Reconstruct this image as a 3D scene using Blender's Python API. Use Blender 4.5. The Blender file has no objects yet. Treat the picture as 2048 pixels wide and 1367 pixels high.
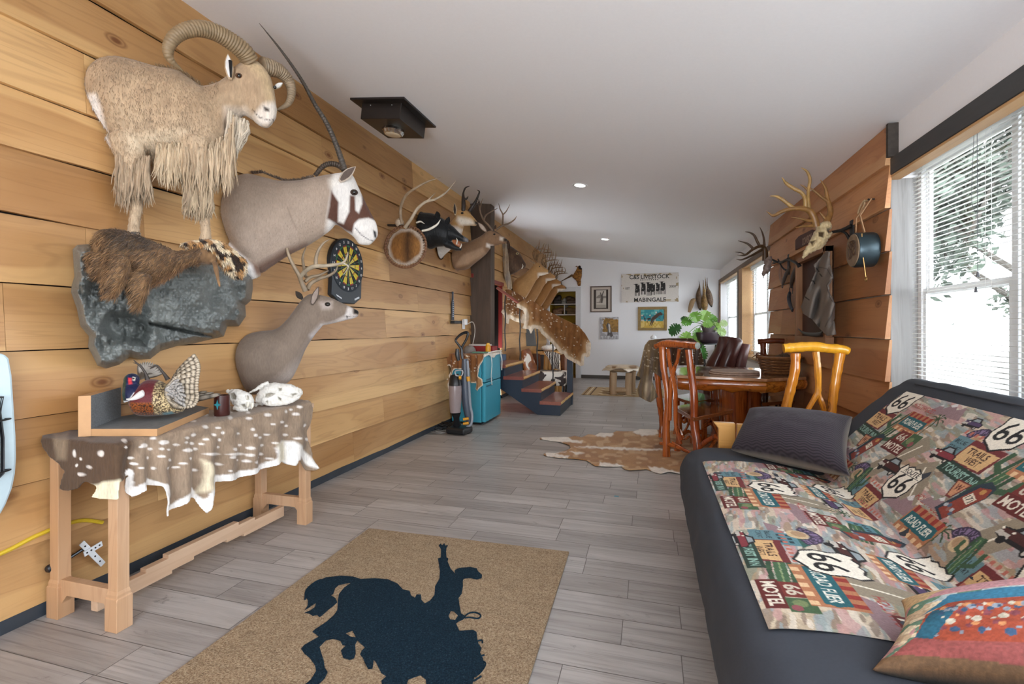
EXPO = 1.1
SKY = 7.5
import bpy, math, random
import numpy as np
from mathutils import Vector, Matrix, noise

# ---------------------------------------------------------------- camera, sky, lights, exposure
FPX, CX, HY = 970.0, 1024.0, 656.0          # focal length (px of a 2048 px wide frame), image centre, horizon row
TH = math.atan(275 / 970.0)                  # yaw of the camera towards the left wall
CT, ST = math.cos(TH), math.sin(TH)
HC = 1.25                                    # camera height
WL, WR, YB = -2.557, 1.58, 12.2              # left wall, right wall, back wall
scene = bpy.context.scene
cam_d = bpy.data.cameras.new('camera'); cam = bpy.data.objects.new('camera', cam_d)
scene.collection.objects.link(cam); scene.camera = cam
cam.location = (0, 0, HC); cam.rotation_euler = (math.radians(90), 0, TH)
cam_d.sensor_width = 36; cam_d.lens = FPX / 2048 * 36
cam_d.shift_y = (HY - 683.5) / 2048
cam_d.clip_start = .02; cam_d.clip_end = 200

world = bpy.data.worlds.new('overcast_sky'); scene.world = world; world.use_nodes = True
wn = world.node_tree.nodes; wl = world.node_tree.links
for n_ in list(wn): wn.remove(n_)
wo = wn.new('ShaderNodeOutputWorld'); wb = wn.new('ShaderNodeBackground')
tc = wn.new('ShaderNodeTexCoord'); sx = wn.new('ShaderNodeSeparateXYZ'); wl.new(tc.outputs['Generated'], sx.inputs[0])
cr_ = wn.new('ShaderNodeValToRGB'); cr_.color_ramp.elements[0].position = .42; cr_.color_ramp.elements[1].position = .58
cr_.color_ramp.elements[0].color = (1.05, 1.10, 1.17, 1); cr_.color_ramp.elements[1].color = (.50, .535, .575, 1)   # lower half brightened as added fill for the ceiling, overcast sky above
ma = wn.new('ShaderNodeMath'); ma.operation = 'MULTIPLY_ADD'; ma.inputs[1].default_value = .5; ma.inputs[2].default_value = .5
wl.new(sx.outputs[2], ma.inputs[0]); wl.new(ma.outputs[0], cr_.inputs[0]); wl.new(cr_.outputs[0], wb.inputs[0]); wb.inputs[1].default_value = SKY
wl.new(wb.outputs[0], wo.inputs[0])

scene.view_settings.view_transform = 'Standard'; scene.view_settings.look = 'None'
scene.view_settings.gamma = 1; scene.view_settings.exposure = EXPO; scene.view_settings.use_curve_mapping = False
scene.cycles.use_denoising = True
scene.cycles.max_bounces = 8; scene.cycles.diffuse_bounces = 5; scene.cycles.glossy_bounces = 3
scene.cycles.transmission_bounces = 6; scene.cycles.transparent_max_bounces = 8
scene.cycles.caustics_reflective = False; scene.cycles.caustics_refractive = False
scene.cycles.sample_clamp_indirect = 6

# ---------------------------------------------------------------- pixel helpers: a pixel becomes a point on a real plane
def ray(px, py):
    a = (px - CX) / FPX; b = (HY - py) / FPX
    return Vector((-ST + a * CT, CT + a * ST, b))
EYE = Vector((0, 0, HC))
def atX(px, py, X): r = ray(px, py); return EYE + r * (X / r.x)
def atY(px, py, Y): r = ray(px, py); return EYE + r * (Y / r.y)
def atZ(px, py, Z): r = ray(px, py); return EYE + r * ((Z - HC) / r.z)
def atP(px, py, p0, n): r = ray(px, py); return EYE + r * ((Vector(p0) - EYE).dot(n) / r.dot(n))
def px_of(v):
    d = -v[0] * ST + v[1] * CT
    return CX + FPX * (v[0] * CT + v[1] * ST) / d, HY - FPX * (v[2] - HC) / d
def ceil_z(X): return 2.61 + (WR - X) * .12
CN = Vector((.12, 0, 1)).normalized()
def atC(px, py, off=0): return atP(px, py, (WR, 0, 2.61 - off), CN)

class PL:
    """a vertical plane through (x, y) running along `deg`; things are shaped on it and get their own thickness across it"""
    def __init__(s, x, y, deg):
        s.p = Vector((x, y, 0)); a = math.radians(deg)
        s.d = Vector((math.cos(a), math.sin(a), 0)); s.n = Vector((-math.sin(a), math.cos(a), 0))
    def at(s, px, py, off=0): return atP(px, py, s.p + s.n * off, s.n)
    def proj(s, co):
        co = np.asarray(co, dtype=float); n = np.array(s.n); p = np.array(s.p)
        f = co - ((co - p) @ n)[:, None] * n
        d = -f[:, 0] * ST + f[:, 1] * CT
        return np.stack([CX + FPX * (f[:, 0] * CT + f[:, 1] * ST) / d, HY - FPX * (f[:, 2] - HC) / d], 1)

# ---------------------------------------------------------------- 2D helpers
def inpoly(P, poly):
    P = np.asarray(P, float); x = P[:, 0]; y = P[:, 1]; r = np.zeros(len(P), bool); n = len(poly)
    for i in range(n):
        x0, y0 = poly[i]; x1, y1 = poly[(i + 1) % n]
        if y0 == y1: continue
        c = ((y0 > y) != (y1 > y)) & (x < (x1 - x0) * (y - y0) / (y1 - y0) + x0)
        r ^= c
    return r
def distpoly(P, poly, closed=True):
    P = np.asarray(P, float); best = np.full(len(P), 1e9); n = len(poly)
    for i in range(n if closed else n - 1):
        a = np.array(poly[i], float); b = np.array(poly[(i + 1) % n], float); ab = b - a
        t = np.clip(((P - a) @ ab) / max(ab @ ab, 1e-12), 0, 1)
        best = np.minimum(best, np.linalg.norm(P - a - t[:, None] * ab, axis=1))
    return best
def soft(P, poly, w):
    d = distpoly(P, poly); d = np.where(inpoly(P, poly), d, -d)
    return np.clip(d / w * .5 + .5, 0, 1)
def vnoise(P, sc, seed=0):
    """cheap smooth value noise for arrays of 2D/3D points, 0..1"""
    P = np.asarray(P, float) * sc + 37.1 * seed + 1000
    i = np.floor(P).astype(np.int64); f = P - i; f = f * f * (3 - 2 * f); k = P.shape[1]
    out = np.zeros(len(P))
    for c in range(2 ** k):
        h = np.zeros(len(P), np.int64); w = np.ones(len(P))
        for a in range(k):
            b = (c >> a) & 1; h = h * 73856093 ^ ((i[:, a] + b) * [19349663, 83492791, 49979687][a])
            w = w * (f[:, a] if b else 1 - f[:, a])
        h = (h ^ (h >> 13)) * 1274126177; h = (h ^ (h >> 16)) & 0xFFFF
        out += w * h / 65535.
    return out
def cr(pts, n=6, closed=False):
    """Catmull-Rom through points (any tuples)"""
    pts = [np.array(p, float) for p in pts]; out = []; m = len(pts)
    rng = range(m if closed else m - 1)
    for i in rng:
        p0 = pts[(i - 1) % m] if (closed or i > 0) else 2 * pts[0] - pts[1]
        p1 = pts[i]; p2 = pts[(i + 1) % m]
        p3 = pts[(i + 2) % m] if (closed or i + 2 < m) else 2 * pts[-1] - pts[-2]
        for k in range(n):
            t = k / n
            out.append(.5 * ((2 * p1) + (p2 - p0) * t + (2 * p0 - 5 * p1 + 4 * p2 - p3) * t * t + (3 * p1 - p0 - 3 * p2 + p3) * t ** 3))
    if not closed: out.append(pts[-1])
    return [tuple(float(a) for a in o) for o in out]

# ---------------------------------------------------------------- mesh builder
class B:
    def __init__(s): s.v = []; s.f = []; s.m = []; s.c = []
    def add(s, vs, fs, mi=0, col=None):
        o = len(s.v); s.v += [tuple(v) for v in vs]; s.f += [tuple(i + o for i in f) for f in fs]; s.m += [mi] * len(fs)
        s.c += [col] * len(vs); return s
    def box(s, lo, hi, mi=0, col=None):
        x0, y0, z0 = lo; x1, y1, z1 = hi
        vs = [(x0, y0, z0), (x1, y0, z0), (x1, y1, z0), (x0, y1, z0), (x0, y0, z1), (x1, y0, z1), (x1, y1, z1), (x0, y1, z1)]
        return s.add(vs, [(0, 3, 2, 1), (4, 5, 6, 7), (0, 1, 5, 4), (1, 2, 6, 5), (2, 3, 7, 6), (3, 0, 4, 7)], mi, col)
    def obox(s, c, ax, ay, az, mi=0, col=None):
        """oriented box: centre and three half-axis vectors"""
        c = Vector(c); ax = Vector(ax); ay = Vector(ay); az = Vector(az)
        vs = [c + ax * i + ay * j + az * k for k in (-1, 1) for i, j in ((-1, -1), (1, -1), (1, 1), (-1, 1))]
        return s.add(vs, [(0, 3, 2, 1), (4, 5, 6, 7), (0, 1, 5, 4), (1, 2, 6, 5), (2, 3, 7, 6), (3, 0, 4, 7)], mi, col)
    def prism(s, pts, vec, mi=0, col=None):
        n = len(pts); pts = [Vector(p) for p in pts]; vec = Vector(vec)
        vs = pts + [p + vec for p in pts]
        nn = Vector((0, 0, 0))
        for i in range(n): nn += (pts[i] - pts[0]).cross(pts[(i + 1) % n] - pts[0])
        fl = nn.dot(vec) > 0
        a = tuple(range(n)); b = tuple(range(n, 2 * n))
        fs = [tuple(reversed(a)) if fl else a, b if fl else tuple(reversed(b))]
        for i in range(n):
            j = (i + 1) % n
            fs.append((i, j, j + n, i + n) if fl else (j, i, i + n, j + n))
        return s.add(vs, fs, mi, col)
    def rings(s, rs, mi=0, cap=True, col=None):
        n = len(rs[0]); vs = [p for r in rs for p in r]; fs = []
        for i in range(len(rs) - 1):
            for j in range(n):
                k = (j + 1) % n
                fs.append((i * n + j, i * n + k, (i + 1) * n + k, (i + 1) * n + j))
        if cap:
            fs.append(tuple(range(n - 1, -1, -1))); o = (len(rs) - 1) * n; fs.append(tuple(range(o, o + n)))
        return s.add(vs, fs, mi, col)
    def tube(s, path, rad, n=8, mi=0, sub=0, flat=None, col=None, cap=True):
        """round tube along a path; rad a number or list; flat = (axis vector, factor) squashes"""
        if not hasattr(rad, '__len__'): rad = [rad] * len(path)
        if sub:
            q = cr([tuple(p) + (r,) for p, r in zip(path, rad)], sub); path = [x[:3] for x in q]; rad = [max(x[3], .0004) for x in q]
        path = [Vector(p) for p in path]; rs = []; m = len(path)
        T = [(path[min(i + 1, m - 1)] - path[max(i - 1, 0)]).normalized() for i in range(m)]
        u = T[0].orthogonal().normalized()
        for i in range(m):
            u = (u - T[i] * u.dot(T[i])); u = u.normalized() if u.length > 1e-6 else T[i].orthogonal().normalized()
            w = T[i].cross(u)
            r = []
            for j in range(n):
                a = 2 * math.pi * j / n; o = (u * math.cos(a) + w * math.sin(a)) * rad[i]
                if flat: ax = Vector(flat[0]); o = o - ax * (o.dot(ax) * (1 - flat[1]))
                r.append(path[i] + o)
            rs.append(r)
        return s.rings(rs, mi, cap, col)
    def ball(s, c, r, seg=12, ring=8, mi=0, axes=None, col=None):
        if not hasattr(r, '__len__'): r = (r, r, r)
        A = axes or (Vector((1, 0, 0)), Vector((0, 1, 0)), Vector((0, 0, 1))); c = Vector(c); rs = []
        for i in range(1, ring):
            t = math.pi * i / ring
            rs.append([c + A[0] * (r[0] * math.sin(t) * math.cos(2 * math.pi * j / seg)) + A[1] * (r[1] * math.sin(t) * math.sin(2 * math.pi * j / seg)) - A[2] * (r[2] * math.cos(t)) for j in range(seg)])
        n = seg; vs = [p for q in rs for p in q]; fs = []
        for i in range(len(rs) - 1):
            for j in range(n): k = (j + 1) % n; fs.append((i * n + j, i * n + k, (i + 1) * n + k, (i + 1) * n + j))
        b = len(vs); vs += [c - A[2] * r[2], c + A[2] * r[2]]
        for j in range(n):
            k = (j + 1) % n; fs.append((b, k, j)); fs.append((b + 1, (len(rs) - 1) * n + j, (len(rs) - 1) * n + k))
        return s.add(vs, fs, mi, col)
    def lathe(s, prof, c, n=24, mi=0, ax=(0, 0, 1), col=None, cap=True):
        """profile of (radius, height) turned around axis ax at c"""
        ax = Vector(ax).normalized(); u = ax.orthogonal().normalized(); w = ax.cross(u); c = Vector(c)
        rs = [[c + ax * h + (u * math.cos(2 * math.pi * j / n) + w * math.sin(2 * math.pi * j / n)) * max(r, 1e-4) for j in range(n)] for r, h in prof]
        return s.rings(rs, mi, cap, col)

def obj_from(name, me, mats, parent=None, loc=None):
    o = bpy.data.objects.new(name, me); scene.collection.objects.link(o)
    for m in (mats if isinstance(mats, (list, tuple)) else [mats]): me.materials.append(m)
    if parent is not None: o.parent = parent
    return o
def wloc(o):
    v = Vector((0, 0, 0))
    while o is not None: v += Vector(o.location); o = o.parent
    return v
def build(name, b, mats, parent=None, smooth=True, bevel=0, sub=0, angle=40, solid=0, seg=2):
    """link one mesh object; vertices are given in world space and stored relative to the parent (or own centre)"""
    v = np.array([tuple(p) for p in b.v], float).reshape(-1, 3)
    if parent is not None: off = np.array(wloc(parent)); loc = None
    else:
        off = (v.min(0) + v.max(0)) / 2; off[2] = v[:, 2].min(); loc = off
    me = bpy.data.meshes.new(name); me.from_pydata((v - off).tolist(), [], b.f); 
    me.polygons.foreach_set('material_index', b.m)
    o = obj_from(name, me, mats, parent)
    if loc is not None: o.location = loc
    if any(c is not None for c in b.c):
        at = me.color_attributes.new('Col', 'FLOAT_COLOR', 'POINT')
        at.data.foreach_set('color', np.array([(tuple(c) + (1,)) if c is not None else (1, 1, 1, 1) for c in b.c], float).ravel())
    if smooth:
        me.polygons.foreach_set('use_smooth', [True] * len(me.polygons))
        if angle < 180: me.set_sharp_from_angle(angle=math.radians(angle))
    me.update()
    if bevel: m = o.modifiers.new('bevel', 'BEVEL'); m.width = bevel; m.segments = seg; m.limit_method = 'ANGLE'
    if solid: m = o.modifiers.new('solid', 'SOLIDIFY'); m.thickness = solid; m.offset = 0
    if sub: m = o.modifiers.new('sub', 'SUBSURF'); m.levels = sub; m.render_levels = sub
    return o
def tag(o, label=None, cat=None, group=None, kind=None):
    if label: o['label'] = label
    if cat: o['category'] = cat
    if group: o['group'] = group
    if kind: o['kind'] = kind
    return o
def thing(name, label, cat, loc=(0, 0, 0), group=None):
    o = bpy.data.objects.new(name, None); scene.collection.objects.link(o); o.location = loc
    o.empty_display_size = .1
    return tag(o, label, cat, group)
def struct(name, b, mats, parent=None, **k):
    o = build(name, b, mats, parent, **k)
    if parent is None: o['kind'] = 'structure'
    return o

def organic(name, b, mat, parent=None, vox=.006, it=3, paint=None, disp=None, clampx=None):
    """closed overlapping volumes fused into one continuous skin"""
    me = bpy.data.meshes.new('tmp'); me.from_pydata([tuple(p) for p in b.v], [], b.f); me.update()
    o = bpy.data.objects.new('tmp', me); scene.collection.objects.link(o)
    m = o.modifiers.new('r', 'REMESH'); m.mode = 'VOXEL'; m.voxel_size = vox
    if it: m = o.modifiers.new('s', 'SMOOTH'); m.factor = .6; m.iterations = it
    dg = bpy.context.evaluated_depsgraph_get(); ev = o.evaluated_get(dg)
    nm = bpy.data.meshes.new_from_object(ev); nm.name = name
    bpy.data.objects.remove(o); bpy.data.meshes.remove(me)
    n = len(nm.vertices); co = np.zeros(n * 3); nm.vertices.foreach_get('co', co); co = co.reshape(-1, 3)
    if disp is not None:
        no = np.zeros(n * 3); nm.vertices.foreach_get('normal', no); co = co + disp(co)[:, None] * no.reshape(-1, 3)
    if clampx is not None: co[:, 0] = np.maximum(co[:, 0], clampx)
    if paint is not None: setcol(nm, paint(co))
    if parent is not None: off = np.array(wloc(parent))
    else: off = (co.min(0) + co.max(0)) / 2
    nm.vertices.foreach_set('co', (co - off).ravel()); nm.materials.clear()
    nm.polygons.foreach_set('use_smooth', [True] * len(nm.polygons)); nm.update()
    q = obj_from(name, nm, mat, parent)
    if parent is None: q.location = off
    return q
def setcol(me, C):
    C = np.concatenate([np.clip(C, 0, 1), np.ones((len(C), 1))], 1)
    at = me.color_attributes.new('Col', 'FLOAT_COLOR', 'POINT'); at.data.foreach_set('color', C.ravel())
def lin(h):
    if isinstance(h, str):
        h = h.lstrip('#'); h = [int(h[i:i + 2], 16) / 255 for i in (0, 2, 4)]
    return tuple((x / 12.92 if x <= .04045 else ((x + .055) / 1.055) ** 2.4) for x in h)
def A(h): return np.array(lin(h))
def mixc(C, m, col): return C * (1 - m[:, None]) + np.array(col)[None] * m[:, None]

def sheet(name, outline, step, pos, mat, parent=None, col=None, thick=.004, smoothit=0, noise_h=0, back=False):
    """a flexible sheet (hide, cloth) cut to an outline; `pos` puts each point of the outline plane into the room"""
    ol = np.array(outline, float); lo = ol.min(0) - step; hi = ol.max(0) + step
    nx = int((hi[0] - lo[0]) / step) + 2; ny = int((hi[1] - lo[1]) / step) + 2
    X, Y = np.meshgrid(lo[0] + np.arange(nx) * step, lo[1] + np.arange(ny) * step, indexing='ij')
    Pt = np.stack([X.ravel(), Y.ravel()], 1); ins = inpoly(Pt, outline).reshape(nx, ny)
    cell = (ins[:-1, :-1].astype(int) + ins[1:, :-1] + ins[:-1, 1:] + ins[1:, 1:]) >= 2
    used = np.zeros((nx, ny), bool)
    for a in (0, 1):
        for c in (0, 1): used[a:nx - 1 + a, c:ny - 1 + c] |= cell
    mv = used & ~ins; Q = Pt[mv.ravel()]
    if len(Q):                                        # rim points slide onto the outline
        best = np.full(len(Q), 1e9); res = Q.copy()
        for i in range(len(ol)):
            a = ol[i]; ab = ol[(i + 1) % len(ol)] - a; t = np.clip(((Q - a) @ ab) / max(ab @ ab, 1e-12), 0, 1)
            pr = a + t[:, None] * ab; d = np.linalg.norm(Q - pr, axis=1); k = d < best
            best[k] = d[k]; res[k] = pr[k]
        Pt[mv.ravel()] = res
    idx = -np.ones((nx, ny), int); idx[used] = np.arange(used.sum())
    P2 = Pt[used.ravel()]; W = np.array(pos(P2), float)
    ii, jj = np.nonzero(cell)
    F = np.stack([idx[ii, jj], idx[ii + 1, jj], idx[ii + 1, jj + 1], idx[ii, jj + 1]], 1)
    if smoothit:
        E = np.concatenate([F[:, [0, 1]], F[:, [1, 2]], F[:, [2, 3]], F[:, [3, 0]]]); E = np.concatenate([E, E[:, ::-1]])
        cnt = np.bincount(E[:, 0], minlength=len(W))[:, None]
        for _ in range(smoothit):
            S = np.zeros_like(W)
            for a in range(3): S[:, a] = np.bincount(E[:, 0], W[E[:, 1], a], minlength=len(W))
            W = .5 * W + .5 * S / np.maximum(cnt, 1)
    off = np.array(wloc(parent)) if parent is not None else np.array([(W[:, 0].min() + W[:, 0].max()) / 2, (W[:, 1].min() + W[:, 1].max()) / 2, W[:, 2].min()])
    me = bpy.data.meshes.new(name); me.from_pydata((W - off).tolist(), [], F.tolist())
    if col is not None: setcol(me, col(P2))
    me.polygons.foreach_set('use_smooth', [True] * len(me.polygons)); me.update()
    o = obj_from(name, me, mat, parent)
    if parent is None: o.location = off
    if thick: m = o.modifiers.new('solid', 'SOLIDIFY'); m.thickness = thick; m.offset = 0
    return o

# ---------------------------------------------------------------- materials
class NT:
    def __init__(s, name):
        s.m = bpy.data.materials.new(name); s.m.use_nodes = True; s.t = s.m.node_tree; s.N = s.t.nodes; s.L = s.t.links
        s.b = s.N['Principled BSDF']
    def n(s, t, **k):
        x = s.N.new(t)
        for a, v in k.items(): setattr(x, a, v)
        return x
    def l(s, a, b): s.L.new(a, b)
    def co(s, scale=(1, 1, 1), src='Object', add=None):
        tc = s.n('ShaderNodeTexCoord'); mp = s.n('ShaderNodeMapping'); mp.inputs['Scale'].default_value = scale
        s.l(tc.outputs[src], mp.inputs[0])
        if add is not None:
            v = s.n('ShaderNodeVectorMath', operation='ADD'); s.l(mp.outputs[0], v.inputs[0]); s.l(add, v.inputs[1]); return v.outputs[0]
        return mp.outputs[0]
    def noise(s, vec, scale, detail=3, rough=.55, dist=0):
        x = s.n('ShaderNodeTexNoise'); x.inputs['Scale'].default_value = scale; x.inputs['Detail'].default_value = detail
        x.inputs['Roughness'].default_value = rough; x.inputs['Distortion'].default_value = dist
        if vec is not None: s.l(vec, x.inputs['Vector'])
        return x.outputs['Fac']
    def ramp(s, fac, stops, interp='LINEAR'):
        x = s.n('ShaderNodeValToRGB'); e = x.color_ramp.elements; x.color_ramp.interpolation = interp
        while len(e) < len(stops): e.new(.5)
        for i, (p, c) in enumerate(stops):
            e[i].position = p; e[i].color = tuple(c if hasattr(c, '__len__') else (c, c, c)) + (1,)
        s.l(fac, x.inputs[0]); return x.outputs[0]
    def mix(s, fac, a, b, mode='MIX'):
        x = s.n('ShaderNodeMix', data_type='RGBA', blend_type=mode)
        for k, v in ((0, fac), (6, a), (7, b)):
            if hasattr(v, 'is_linked') or hasattr(v, 'links'): s.l(v, x.inputs[k])
            elif k == 0: x.inputs[0].default_value = v
            else: x.inputs[k].default_value = tuple(v) + (1,)
        return x.outputs[2]
    def math(s, op, a, b=0):
        x = s.n('ShaderNodeMath', operation=op)
        for k, v in ((0, a), (1, b)):
            if hasattr(v, 'links'): s.l(v, x.inputs[k])
            else: x.inputs[k].default_value = v
        return x.outputs[0]
    def bump(s, h, strength=.3, dist=.005):
        x = s.n('ShaderNodeBump'); x.inputs['Strength'].default_value = strength; x.inputs['Distance'].default_value = dist
        s.l(h, x.inputs['Height']); s.l(x.outputs[0], s.b.inputs['Normal'])
    def attr(s, name='Col'):
        x = s.n('ShaderNodeAttribute'); x.attribute_name = name; return x.outputs['Color']
MC = {}
def M(name, col=None, rough=.6, var=.12, scale=25, bump=.15, dist=.003, metal=0, stretch=(1, 1, 1), spec=None, coat=0, emit=0, var2=0):
    """plain surface: colour (or the mesh's own colour patches when col is None) with grain and bump"""
    key = name
    if key in MC: return MC[key]
    t = NT(name); v = t.co(stretch)
    f = t.noise(v, scale, 4)
    base = t.attr() if col is None else None
    if col is not None: rg = t.n('ShaderNodeRGB'); rg.outputs[0].default_value = lin(col) + (1,); base = rg.outputs[0]
    r = t.ramp(f, [(.25, 1 - var), (.75, 1 + var)])
    c = t.mix(1.0, base, r, 'MULTIPLY')
    if var2:
        f2 = t.noise(t.co((1, 1, 1)), scale / 8, 3); c = t.mix(1.0, c, t.ramp(f2, [(.3, 1 - var2), (.7, 1 + var2)]), 'MULTIPLY')
    t.l(c, t.b.inputs['Base Color']); t.b.inputs['Roughness'].default_value = rough; t.b.inputs['Metallic'].default_value = metal
    if spec is not None: t.b.inputs['Specular IOR Level'].default_value = spec
    if coat: t.b.inputs['Coat Weight'].default_value = coat; t.b.inputs['Coat Roughness'].default_value = .08
    if bump: t.bump(f, bump, dist)
    if emit: t.l(c, t.b.inputs['Emission Color']); t.b.inputs['Emission Strength'].default_value = emit
    MC[key] = t.m; return t.m
def wood(name, a, b, dark, ax=0, rough=.5, sc=1.0, knots=True, coat=0, fine=.25, attr=False, knotcol=None):
    """grain runs along axis ax; per-board offsets and tints come from the mesh's colour attribute when attr"""
    if name in MC: return MC[name]
    t = NT(name); st = [9, 9, 9]; st[ax] = .38; st = [q * sc for q in st]
    add = None; at = None
    if attr:
        at = t.attr(); sp = t.n('ShaderNodeSeparateColor'); t.l(at, sp.inputs[0]); cb_ = t.n('ShaderNodeCombineXYZ')
        for k_ in (0, 1, 2): t.l(sp.outputs[k_ % 2], cb_.inputs[k_])
        vm = t.n('ShaderNodeVectorMath', operation='SCALE'); t.l(cb_.outputs[0], vm.inputs[0]); vm.inputs['Scale'].default_value = 47; add = vm.outputs[0]
    v = t.co(tuple(st), add=add); s2 = [2.2 * sc] * 3; s2[ax] = .8 * sc; v2 = t.co(tuple(s2), add=add)
    n1 = t.noise(v2, 1.0, 2, .5, .6)
    # rings: stripes of a warped coordinate
    vv = t.noise(v, .55, 2, .5, 1.2)
    rings = t.math('SINE', t.math('MULTIPLY', t.math('ADD', vv, t.math('MULTIPLY', n1, .5)), 62.0))
    g = t.noise(v, 5.0, 5, .65)
    c = t.ramp(n1, [(.36, a), (.62, b)])
    c = t.mix(t.ramp(rings, [(.6, 0.0), (1.0, .16)]), c, dark)
    c = t.mix(t.ramp(g, [(.50, 0.0), (.85, fine)]), c, dark)
    if knots:
        ks = [4.2 * sc] * 3; ks[ax] = 2.2 * sc
        vo = t.n('ShaderNodeTexVoronoi'); vo.inputs['Scale'].default_value = 1.0; t.l(t.co(tuple(ks), add=add), vo.inputs['Vector'])
        kc = t.ramp(vo.outputs['Distance'], [(.055, .85), (.085, .25), (.105, .6), (.14, 0.0)])
        c = t.mix(kc, c, knotcol or dark)
    if attr:
        sw = t.math('ADD', t.math('ABSOLUTE', t.math('SUBTRACT', sp.outputs[2], sp.outputs[0])), t.math('MULTIPLY', n1, .5))
        c = t.mix(t.ramp(sw, [(.84, 0.0), (.90, .42)]), c, tuple(min(1, x * 1.25) for x in lin('#d2b07c')) if name == 'pine_boards' else lin('#cda57a'))
        c = t.mix(1.0, c, t.ramp(sp.outputs[1], [(0, (.70, .62, .54)), (.5, (.97, .94, .90)), (1, (1.16, 1.18, 1.16))]), 'MULTIPLY')
    t.l(c, t.b.inputs['Base Color']); t.b.inputs['Roughness'].default_value = rough
    if coat: t.b.inputs['Coat Weight'].default_value = coat; t.b.inputs['Coat Roughness'].default_value = .07
    t.bump(g, .12, .003)
    MC[name] = t.m; return t.m
def fur(name, scale=90, var=.22, var2=.12, bump=.5, stretch=(1, 1, .25), col=None, spots=None, rough=.75):
    if name in MC: return MC[name]
    t = NT(name); f = t.noise(t.co(stretch), scale, 3, .6, .4)
    base = t.attr()
    if col is not None: rg = t.n('ShaderNodeRGB'); rg.outputs[0].default_value = lin(col) + (1,); base = rg.outputs[0]
    c = t.mix(1.0, base, t.ramp(f, [(.25, 1 - var), (.75, 1 + var)]), 'MULTIPLY')
    f2 = t.noise(t.co((1, 1, 1)), 9, 4); c = t.mix(1.0, c, t.ramp(f2, [(.3, 1 - var2), (.7, 1 + var2)]), 'MULTIPLY')
    t.l(c, t.b.inputs['Base Color']); t.b.inputs['Roughness'].default_value = rough
    t.b.inputs['Specular IOR Level'].default_value = .25
    t.b.inputs['Sheen Weight'].default_value = .15
    t.bump(f, bump, .004)
    MC[name] = t.m; return t.m
def plain(name, col, rough=.5, metal=0, coat=0): return M(name, col, rough, .04, 30, .03, .001, metal, coat=coat)

_tx = {}
def text_tris(s):
    if s in _tx: return _tx[s]
    cu = bpy.data.curves.new('t', 'FONT'); cu.body = s; cu.size = 1; cu.align_x = 'CENTER'; cu.align_y = 'CENTER'; cu.resolution_u = 3; cu.offset = .018
    o = bpy.data.objects.new('t', cu); scene.collection.objects.link(o)
    me = bpy.data.meshes.new_from_object(o.evaluated_get(bpy.context.evaluated_depsgraph_get()))
    me.calc_loop_triangles()
    V = np.array([v.co[:2] for v in me.vertices]); T = np.array([t.vertices[:] for t in me.loop_triangles])
    bpy.data.objects.remove(o); bpy.data.curves.remove(cu); bpy.data.meshes.remove(me)
    lo = V.min(0); hi = V.max(0); V = (V - (lo + hi) / 2) / np.array([hi[0] - lo[0], hi[1] - lo[1]])
    _tx[s] = (V, T); return V, T
def lettering(name, s, c, ux, uy, w, h, mat, parent, thick=.002):
    """raised letters: centre c, right vector ux, up vector uy, overall width w and height h"""
    V, T = text_tris(s); ux = Vector(ux); uy = Vector(uy); n = ux.cross(uy)
    b = B(); c = Vector(c)
    b.add([c + ux * (v[0] * w) + uy * (v[1] * h) + n * thick for v in V], [tuple(int(i) for i in t) for t in T])
    return build(name, b, mat, parent, smooth=False)

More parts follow.
